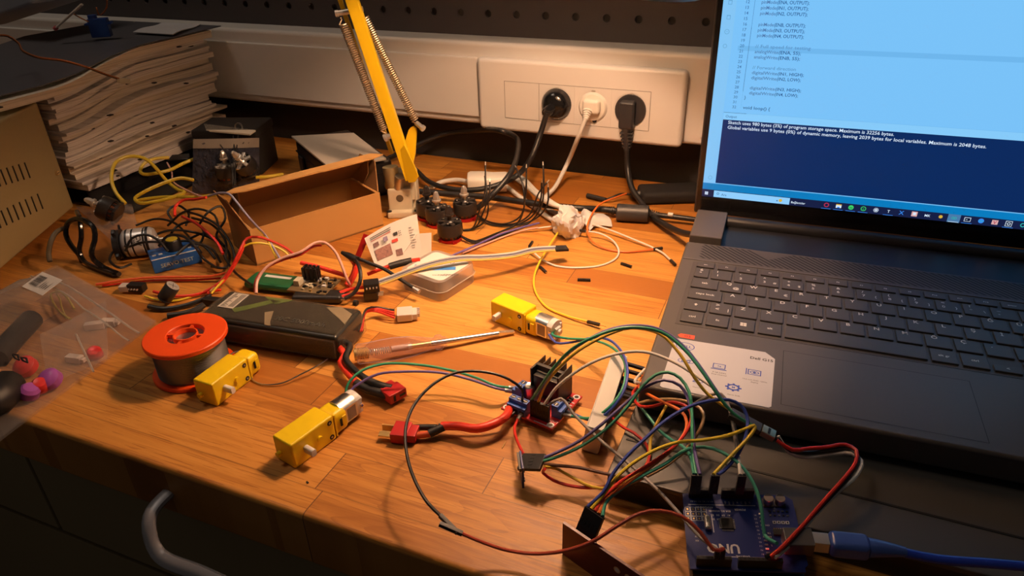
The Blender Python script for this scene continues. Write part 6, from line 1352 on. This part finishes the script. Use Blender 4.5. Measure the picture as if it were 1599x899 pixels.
jumper('yellow jumper with a sharp kink dropping from the breadboard to the stand', [bb_p(.066, -.020, .0105), *P3([(1005, 619, .026), (1030, 618, .034), (1041, 619, .036), (1044, 624, .0355), (1036, 642, .032), (1024, 664, .028), (1016, 686, .025), (1014, 712, .022), (1008, 730, .020)])], yellow_w, a=dict(d=bb_p(0, 1, 0)-bb_p(0, 0, 0), ln=.014))
jumper('white and orange topped jumper at the back end of the breadboard', [bb_p(.081, -.020, .0200), *P3([(992, 597, .032), (1000, 598, .030), (1006, 606, .027), (1010, 618, .0225)])], white_w, a=dict(d=bb_p(0, 1, 0)-bb_p(0, 0, 0), ln=.014))
jumper('grey-tan jumper hanging over the laptop front edge to the UNO connector', [at(1060, 640, .040), *P3([(1085, 630, .050), (1110, 616, .056), (1126, 615, .057), (1136, 630, .054), (1144, 660, .050), (1149, 695, .045), (1151, 722, .040)]), hdr(.0370)+Vector((0, 0, .0005))], grey_w, b=uv())
# inline connector with the red/white/black lead to the UNO
ic0, ic1 = at(1140, 645, .0530), at(1214, 684, .0440)
il = thing('power_jumper', 'red, white and black lead from a metal inline connector to the UNO', 'cable', tuple(ic0))
dd = (ic1-ic0); s2 = dd.cross(Vector((0, 0, 1))).normalized(); f2 = s2.cross(dd.normalized()); u2 = dd.normalized()
TT = Matrix(((s2.x, f2.x, u2.x, 0), (s2.y, f2.y, u2.y, 0), (s2.z, f2.z, u2.z, 0), (0, 0, 0, 1))); TT.translation = (ic0+ic1)/2
mb = MB(); mb.box((0, 0, -dd.length*.18), (.0080, .0035, dd.length*.66), M('grey_housing', (.05, .046, .04), .4), b=.0006, T=TT); o = bw(mb, 'connector_body', il)
mb = MB(); mb.box((0, 0, dd.length*.30), (.0072, .0040, dd.length*.28), M('metal_shell', (.55, .45, .28), .3, .9), b=.0005, T=TT); mb.box((0, .0019, dd.length*.30), (.0050, .0006, dd.length*.05), gap_m, T=TT); bw(mb, 'metal_shell', il)
redp = [ic1+s2*.002, *P3([(1237, 702, .040), (1262, 700, .039), (1290, 698, .038), (1320, 694, .038), (1337, 703, .038), (1336, 722, .037), (1320, 744, .036), (1290, 778, .033), (1250, 824, .030), (1215, 860, .027)]), UM @ Vector((.0455, -.0508, .0110))]
whp = [ic1-s2*.002, *P3([(1232, 706, .036), (1257, 714, .034), (1295, 709, .034), (1330, 708, .035), (1345, 719, .035), (1336, 744, .034), (1305, 770, .031), (1265, 812, .028), (1225, 858, .025)]), UM @ Vector((.0480, -.0508, .0110))]
blp = [ic1, *P3([(1234, 704, .037), (1260, 707, .036), (1295, 704, .036), (1328, 702, .036), (1340, 714, .036), (1330, 738, .035), (1300, 772, .032), (1260, 814, .029), (1222, 856, .026)]), UM @ Vector((.0430, -.0508, .0110))]
for nm, pp_, m in (('red_wire', redp, red_w), ('white_wire', whp, white_w), ('black_wire', blp, black_w)):
    mb = MB(); mb.tube(spline(pp_), .00115, m, 8); bw(mb, nm, il)
# ================================================================ wires and plugs loose on the desk
jumper('yellow loose jumper from the crumpled tape curving towards the black plug', [*P3([(871, 363, .008), (858, 383, .007), (843, 408, .006), (834, 432, .004), (836, 455, .002), (855, 480, .0015), (888, 494, .002)]), at(917, 502, .003)], lime_w, b=dict(ln=.0120, pin=True))
jumper('white loose jumper looping round from the tape to a small black plug', [*P3([(915, 361, .008), (935, 364, .007), (955, 374, .004), (966, 390, .002), (962, 403, .0015), (940, 414, .001), (905, 418, .001), (868, 415, .001), (842, 402, .003)]), at(834, 394, .005)], white_w, a=dict(ln=.010), b=dict(ln=.0090))
jumper('white loose jumper ending in a black plug beside the laptop corner', [*P3([(925, 350, .007), (955, 360, .006), (990, 374, .004), (1016, 385, .003), (1035, 395, .0025)]), at(1047, 406, .0022)], white_w, b=dict(ln=.0110))
jumper('orange loose jumper curling from the ferrite to a black plug', [*P3([(978, 302, .012), (962, 308, .017), (938, 318, .018), (924, 335, .015), (917, 358, .010), (925, 376, .005), (945, 388, .002), (975, 393, .0015), (1005, 391, .002)]), at(1020, 389, .0025)], orange_w, b=dict(ln=.0100))
gL = 'loose black plugs on the desk'
for (x_, y_, a_, l_) in ((912, 437, -4, 'loose black plug lying alone between yellow wire and laptop'), (978, 414, -38, 'loose black plug below the orange and white wires'), (848, 421, -62, 'loose black plug beside the yellow loose wire bend'), (829, 381, 75, 'loose black plug just left of the ribbon end')):
    c_ = at(x_, y_, .0013); t = thing('plug_housing', l_, 'connector', (c_.x, c_.y, 0), D2R(a_+20), gL); mb = MB(); mb.box((0, 0, .0013), (.0125, .0025, .0025), black_pl, b=.0002); mb.build('housing', t); mb = MB(); mb.box((.0063, 0, .0013), (.0003, .0012, .0012), brass); mb.box((0, 0, .00262), (.003, .0012, .0001), gap_m); mb.build('contact', t)
# crumpled tape
tp = thing('crumpled_tape', 'crumpled white plastic tape holding the loose jumpers', 'tape', tuple(at(905, 352, 0)))
random.seed(21)
tpm = M('tape_white', (.72, .70, .68), .5, var=.03, sss=.2)
C0_ = at(895, 360, 0)
grid = [[(862, 352, .006), (872, 366, .003), (885, 372, .001), (900, 370, .001), (912, 362, .004)], [(866, 338, .018), (878, 348, .024), (890, 356, .016), (903, 354, .012), (914, 350, .010)], [(880, 327, .014), (887, 322, .030), (895, 335, .026), (905, 342, .016), (915, 342, .010)], [(893, 334, .010), (898, 332, .014), (905, 336, .012), (914, 337, .009), (920, 340, .008)]]
def smooth_grid(g, n):
    rows = [spline([at(*q) for q in r], .003) for r in g]; k = n
    rows = [[r[int(i*(len(r)-1)/k)] for i in range(k+1)] for r in rows]
    cols = [spline([rows[i][j] for i in range(len(rows))], .003) for j in range(k+1)]
    return [[c[int(i*(len(c)-1)/k)] for c in cols] for i in range(k+1)]
mb = MB(); gg = smooth_grid(grid, 20); gg = [[p+Vector((mnoise.noise(p*130), mnoise.noise(p*130+Vector((9, 0, 0))), mnoise.noise(p*130+Vector((0, 9, 0)))))*.0035+Vector((mnoise.noise(p*330), 0, mnoise.noise(p*300+Vector((4, 4, 4)))))*.0022 for p in r] for r in gg]; mb.sheet(gg, .0004, tpm); bw(mb, 'bunched_tape', tp, smooth=20)
mb = MB(); gg = smooth_grid([[(906, 336, .006), (915, 352, .006), (921, 360, .003)], [(912, 326, .014), (922, 340, .012), (930, 352, .004)], [(925, 332, .010), (935, 342, .010), (940, 352, .004)], [(942, 334, .006), (953, 342, .006), (956, 354, .002)]], 10); mb.sheet(gg, .0004, tpm); bw(mb, 'tape_tail', tp, smooth=50)
# ribbon lead
rpts = [(592, 441, .015), (612, 434, .017), (640, 423, .022), (680, 410, .026), (722, 403, .026), (760, 402, .023), (800, 398, .020), (835, 390, .018), (868, 388, .016)]
rbn = thing('ribbon_lead', 'four-strand ribbon lead with a black plug stretched over the clear case', 'cable', tuple(at(*rpts[0])))
rs_ = spline(P3(rpts))
for k, (m, nm) in enumerate(((white_w, 'white_strand'), (M('grey_blue_insulation', (.16, .17, .26), .42), 'grey_blue_strand'), (M('light_grey_insulation', (.46, .42, .38), .42), 'grey_strand'), (M('pale_yellow_insulation', (.74, .56, .12), .42), 'yellow_strand'))):
    mb = MB(); q = []
    for i, p in enumerate(rs_):
        d_ = (rs_[min(i+1, len(rs_)-1)]-rs_[max(i-1, 0)]).normalized(); s_ = d_.cross(Vector((0, 0, 1))).normalized(); f_ = s_.cross(d_); q.append(p+(s_*.75+f_*-.65)*((k-1.5)*.0016))
    mb.tube(q, .00085, m, 8); bw(mb, nm, rbn)
housing(rbn, rs_[-1], rs_[-1]-rs_[-4], n=4, ln=.013, lead=.001)
# fine purple / pink pair and white lead to the tape
wire('bundle_wire', 'purple wire from the motor leads running down towards the ribbon', P3([(842, 348, .008), (815, 355, .005), (780, 366, .004), (745, 382, .004), (715, 395, .006), (690, 406, .010)]), .0011, purple_w)
wire('bundle_wire', 'pink wire running beside the purple one under the motor leads', P3([(840, 355, .006), (815, 360, .003), (785, 370, .002), (750, 384, .002), (722, 395, .003)]), .0009, pink_w)
wire('bundle_wire', 'short white wire from the crumpled tape to the pink one', P3([(866, 353, .006), (848, 355, .005), (830, 358, .003), (815, 360, .0025)]), .0009, white_w)
# heap left of the box
wire('servo_lead', 'pink and white servo lead arching in front of the cardboard box', P3([(400, 458, .020), (402, 438, .026), (415, 418, .034), (440, 403, .040), (470, 393, .044), (492, 379, .048), (506, 378, .047), (522, 391, .040), (533, 412, .030), (542, 436, .018), (546, 444, .012)]), .0013, pink_w)
wire('servo_lead', 'dark red lead running under the pink and white servo lead', P3([(398, 455, .018), (400, 436, .024), (413, 420, .031), (440, 406, .037), (470, 397, .041), (490, 384, .044), (502, 383, .043)]), .0012, red_w)
wire('signal_wire', 'yellow and blue thin wire draped over the left end of the box', P3([(325, 306, .072), (345, 301, .080), (358, 303, .082), (370, 316, .078), (385, 335, .070), (400, 352, .058), (415, 368, .040), (428, 388, .030), (440, 408, .022)]), .0011, M('pale_blue_insulation', (.34, .33, .48), .42))
wire('signal_wire', 'yellow thin wire dropping from the pale blue one to the board plugs', P3([(402, 356, .046), (416, 372, .038), (424, 388, .030), (432, 404, .022)]), .0009, lime_w)
wire('signal_wire', 'yellow wire arching from the box corner to the board plugs', P3([(330, 458, .006), (352, 432, .014), (368, 405, .026), (382, 384, .036), (400, 379, .038), (425, 383, .032), (446, 394, .024), (455, 405, .018)]), .0010, lime_w)
wire('power_wire', 'red wire arching from the box corner to the board plugs', P3([(318, 456, .005), (342, 442, .010), (360, 420, .020), (374, 392, .034), (386, 372, .042), (402, 370, .042), (428, 378, .034), (448, 388, .026), (462, 400, .018)]), .0013, red_w)
wire('power_wire', 'orange-red wire rising beside the box corner', P3([(324, 458, .004), (348, 440, .008), (364, 418, .018), (376, 396, .030), (382, 380, .038)]), .0013, redsil)
wire('power_wire', 'pale tan wire rising beside the orange-red one at the box corner', P3([(328, 455, .006), (350, 432, .012), (366, 410, .022), (380, 388, .032)]), .0010, M('tan_insulation', (.42, .27, .12)))
wire('power_wire', 'orange wire stretched in front of the blue tester', P3([(150, 444, .004), (195, 437, .005), (240, 433, .006), (300, 432, .006), (330, 431, .007), (352, 426, .010)]), .0013, M('orange_red_insulation', (.78, .12, .03), .42))
wire('power_wire', 'second orange wire lying just under the one before the blue tester', P3([(160, 446, .002), (210, 440, .002), (250, 437, .002), (300, 437, .002), (345, 434, .004)]), .0011, red_w)
wire('power_wire', 'red wire lying from capacitor to battery pack', P3([(240, 455, .004), (270, 462, .003), (300, 461, .003), (322, 456, .003), (345, 452, .004)]), .0015, redsil)
wire('power_wire', 'yellow-white wire lying below the capacitor', P3([(226, 462, .003), (245, 468, .002), (268, 470, .002), (290, 466, .0015), (304, 461, .002)]), .0011, lime_w)
wire('power_wire', 'thick black wire lying left of the battery pack', P3([(232, 478, .004), (255, 482, .003), (285, 478, .003), (310, 470, .004), (330, 462, .005)]), .0022, black_w)
wire('power_wire', 'black wire end with bulge behind the spool', P3([(262, 493, .004), (285, 490, .004), (305, 484, .004), (318, 476, .005)]), [.0034]*1 if False else .0030, black_rub)
wire('power_wire', 'red wire curving from the heap over to the box left end', P3([(273, 337, .030), (274, 322, .036), (285, 313, .040), (305, 311, .044), (322, 308, .048)]), .0016, redsil)
wire('power_wire', 'dark red wire descending into the heap left of the box', P3([(285, 338, .032), (305, 348, .034), (325, 364, .032), (340, 380, .026), (348, 396, .020)]), .0015, red_w)
wire('power_wire', 'dark wire crossing down from the heap to the green sleeved board', P3([(345, 388, .020), (356, 410, .016), (370, 428, .014), (392, 444, .015)]), .0012, black_w)
wire('power_wire', 'grey pink wire hanging down over the yellow cable', P3([(261, 254, .030), (268, 268, .030), (271, 284, .028), (290, 296, .028), (310, 305, .030), (322, 309, .034)]), .0010, pink_w)
random.seed(31)
heap = [('thin black wire %s' % s) for s in ('looping highest in the heap left of the box', 'lying across the middle of the dark heap', 'low in the heap behind the blue tester', 'curling near the red wire in the heap', 'running towards the black plug cluster', 'tangled nearest to the silver motor', 'tangled behind the servo tester knob')]
hp_ = [[(262, 352, .014), (285, 332, .030), (310, 326, .034), (335, 336, .026), (342, 356, .014)], [(230, 372, .010), (262, 360, .020), (300, 362, .022), (330, 372, .014), (350, 392, .010)], [(255, 385, .016), (285, 376, .020), (318, 384, .018), (336, 404, .008)], [(270, 345, .020), (262, 330, .028), (275, 320, .032), (295, 335, .026), (290, 352, .018)], [(300, 340, .022), (330, 350, .024), (352, 376, .018), (352, 404, .012)], [(185, 352, .020), (190, 372, .014), (200, 385, .020), (225, 378, .026), (262, 378, .022)], [(275, 398, .024), (300, 380, .030), (330, 388, .022), (345, 410, .010)]]
heap += [('thin black wire %s' % s) for s in ('rising beside the box left end flap', 'arching over the silver motor', 'trailing from the silver motor to the left', 'crossing the red wire by the box', 'curled behind the servo tester', 'winding under the box left end', 'lying nearest to the tray edge', 'bending round the knob of the tester')]
hp_ += [[(310, 352, .022), (326, 330, .034), (345, 322, .036), (352, 340, .026), (338, 366, .016), (350, 384, .012)], [(196, 392, .022), (206, 372, .034), (225, 366, .036), (246, 374, .032), (262, 392, .022)], [(205, 412, .008), (188, 418, .010), (172, 408, .012), (178, 392, .012), (192, 384, .014)], [(292, 330, .030), (316, 338, .032), (340, 352, .028), (362, 384, .018), (368, 410, .010)], [(262, 372, .014), (278, 352, .022), (302, 346, .026), (318, 362, .020), (308, 384, .014), (286, 388, .014)], [(296, 372, .012), (318, 364, .014), (340, 376, .012), (358, 396, .008), (352, 418, .006), (330, 416, .006)], [(212, 352, .008), (240, 342, .012), (268, 346, .012), (292, 366, .010), (314, 394, .008)], [(248, 384, .024), (262, 368, .034), (288, 370, .036), (304, 384, .030), (316, 402, .016), (338, 418, .008)]]
for l_, q in zip(heap, hp_): wire('heap_wire', l_, P3(q), .0013, black_w)
for l_, q, r_ in (('glossy black thick loop standing left of the silver motor', [(186, 428, .004), (160, 416, .006), (146, 405, .014), (143, 392, .024), (148, 375, .034), (147, 357, .044), (134, 345, .049), (117, 342, .047), (105, 350, .040), (103, 366, .030), (112, 384, .018), (124, 398, .008), (128, 408, .004)], .0026), ('second glossy black strand inside the thick standing loop', [(120, 330, .044), (125, 345, .044), (127, 370, .030), (124, 392, .014), (130, 406, .006), (150, 418, .004), (178, 428, .004)], .0024), ('dull grey-brown loop against the power supply side', [(100, 356, .034), (88, 362, .034), (79, 378, .028), (76, 396, .018), (78, 408, .012)], .0024)):
    wire('thick_loop', l_, P3(q), r_, black_gl if 'glossy' in l_ else M('dull_brown', (.10, .075, .04), .5))
for l_, q in (('yellow thick cable in a wide loop before the paper pile', [(196, 318, .024), (182, 302, .034), (174, 278, .046), (182, 252, .058), (202, 244, .060), (225, 247, .056), (243, 262, .046), (258, 280, .030), (280, 297, .026), (289, 300, .026), (270, 308, .022), (240, 315, .018), (219, 317, .016), (211, 309, .018), (226, 299, .024), (260, 284, .030), (282, 278, .032), (302, 281, .030)]), ('yellow thick cable end running behind the antistatic bag', [(306, 247, .040), (286, 255, .038), (266, 265, .036), (245, 270, .036), (224, 272, .036), (219, 266, .038), (226, 254, .044), (241, 248, .046), (264, 246, .044)]), ('yellow thick cable lying lowest towards the box lid', [(214, 313, .014), (240, 309, .018), (275, 307, .022), (310, 308, .026), (338, 304, .030)]), ('yellow short cable piece right of the antistatic bag', [(400, 277, .028), (415, 276, .028), (442, 272, .026)])):
    wire('yellow_cable', l_, P3(q), .0021, M('yellow_cable', (.62, .46, .03), .4))
wire('red_lead', 'red lead passing behind the board to the black leads', P3([(470, 410, .012), (495, 416, .010), (520, 424, .008), (540, 430, .008)]), .0022, redsil)
wire('red_lead', 'bright red lead stub curving up beside the leaflet', P3([(542, 446, .006), (552, 430, .012), (556, 414, .020), (548, 402, .024)]), .0032, redsil)
wire('red_lead', 'red pair lead between heat-shrink block and black plug', P3([(530, 457, .008), (548, 451, .008), (572, 448, .012)]), .0016, redsil)
wire('red_lead', 'second red lead just below the pair at the black plug', P3([(532, 463, .006), (552, 458, .005), (572, 458, .005)]), .0014, red_w)
wire('black_lead', 'black lead loop hanging over the red leads by the leaflet', P3([(540, 398, .026), (552, 403, .028), (562, 420, .026), (562, 440, .018), (552, 458, .010), (538, 466, .007)]), .0018, black_w)
t = thing('black_lead', 'black lead with bare silver end lying against the clear case', 'wire', tuple(at(560, 408, .020)))
s_ = spline(P3([(556, 402, .026), (575, 410, .024), (600, 420, .020), (622, 434, .016), (645, 449, .012)])); mb = MB(); mb.tube(s_, .0017, black_w, 8); bw(mb, 'insulation', t); mb = MB(); d_ = (s_[-1]-s_[-3]).normalized(); mb.tube([s_[-1], s_[-1]+d_*.0035], .0014, nickel, 8); mb.tube([s_[-1]+d_*.0035, s_[-1]+d_*.008], .0020, nickel, 8); bw(mb, 'bullet_tip', t)
t = thing('red_lead', 'red lead with black heat-shrink and red tip resting on the leaflet foot', 'wire', tuple(at(575, 428, .012))); mb = MB(); mb.tube(spline(P3([(574, 428, .012), (595, 420, .016), (612, 415, .018)])), .0019, redsil, 8); bw(mb, 'insulation', t); mb = MB(); mb.tube(P3([(608, 416, .0178), (625, 411, .019), (643, 407, .020)]), .0034, black_rub, 10); bw(mb, 'heat_shrink', t); mb = MB(); mb.tube(P3([(643, 407, .020), (656, 405, .0205)]), .0022, redsil, 8); bw(mb, 'red_tip', t)
t = thing('plug_cluster', 'black angled plug head on a lead beside the leaflet', 'connector', tuple(at(552, 402, .026))); mb = MB(); mb.tube(P3([(534, 394, .030), (545, 399, .029), (557, 406, .027)]), [.0018, .0032, .0036], black_rub, 10); bw(mb, 'plug_body', t)
wire('bead', 'small black bead lying right of the battery pack', P3([(553, 472, .002), (558, 473, .002)]), .0026, black_rub, cat='bead')
wire('wire_offcut', 'tiny brass wire offcut on the desk below the driver board', P3([(784, 699, .0006), (790, 689, .0006)]), .0004, brass, cat='offcut')
wire('wood_crumb', 'tiny dark crumb on the desk near the gear motor', P3([(479, 752, .0004), (481, 754, .0004)]), .0007, ink, cat='crumb')
for l_, q in (('fine black lead standing up before the antistatic bag', [(366, 288, .030), (364, 262, .045), (366, 236, .058), (364, 212, .070)]), ('second fine black lead standing up before the antistatic bag', [(368, 288, .030), (367, 262, .045), (369, 236, .058), (372, 211, .070)]), ('fine black lead curving left before the antistatic bag', [(364, 290, .028), (362, 264, .044), (355, 242, .055), (344, 226, .062)])):
    wire('fine_lead', l_, P3(q), .0007, black_w)
t = thing('clear_sleeve', 'clear plastic sleeve lying under the black bell motor', 'sleeve', tuple(at(160, 360, .004)))
sq = [at(118, 322, .006), at(206, 318, .010), at(214, 352, .008), at(184, 386, .004)]
mb = MB(); mb.sheet([[(sq[0]*(1-u)+sq[1]*u)*(1-v)+(sq[3]*(1-u)+sq[2]*u)*v+Vector((0, 0, .005*math.sin(PI*u)*math.sin(PI*v)+.004*mnoise.noise(Vector((u*5, v*5, 8))))) for v in [k/10 for k in range(11)]] for u in [k/10 for k in range(11)]], -.0002, bagfilm2); bw(mb, 'film', t, smooth=80)
# ================================================================ light, camera
bl_ = bpy.data.lights.new('lamp_bulb', 'POINT'); bl_.energy = 6.6; bl_.color = (1.0, .60, .38); bl_.shadow_soft_size = .018
blo = bpy.data.objects.new('lamp_bulb', bl_); C.objects.link(blo); blo.location = BULB_AT
rm = bpy.data.lights.new('room_fill', 'AREA'); rm.shape = 'DISK'; rm.size = .5; rm.energy = 4.4; rm.color = (1.0, .80, .62)  # unseen fill light, added for warm room ambience beyond the desk lamp
rmo = bpy.data.objects.new('room_fill', rm); C.objects.link(rmo); rmo.location = (-1.1, -.45, 1.8); rmo.rotation_euler = (Vector((-.6, -.2, 0))-rmo.location).to_track_quat('-Z', 'Y').to_euler()
w = bpy.data.worlds.new('World'); bpy.context.scene.world = w; w.use_nodes = True
w.node_tree.nodes['Background'].inputs[0].default_value = (1.0, .82, .72, 1); w.node_tree.nodes['Background'].inputs[1].default_value = .024
cam = bpy.data.cameras.new('Camera'); co = bpy.data.objects.new('Camera', cam); C.objects.link(co)
cam.sensor_fit = 'HORIZONTAL'; cam.sensor_width = 36.; cam.lens = FPX*36./1599.; cam.clip_start = .01
co.matrix_world = Matrix(((CR.x, CU.x, -CW.x, CAM.x), (CR.y, CU.y, -CW.y, CAM.y), (CR.z, CU.z, -CW.z, CAM.z), (0, 0, 0, 1)))
sc = bpy.context.scene; sc.camera = co
sc.view_settings.view_transform = 'Standard'; sc.view_settings.look = 'None'; sc.view_settings.gamma = 1.0; sc.view_settings.use_curve_mapping = False
sc.view_settings.exposure = 0.0
sc.cycles.max_bounces = 8; sc.cycles.transparent_max_bounces = 16; sc.cycles.use_denoising = True
sc.cycles.sample_clamp_indirect = 6.0
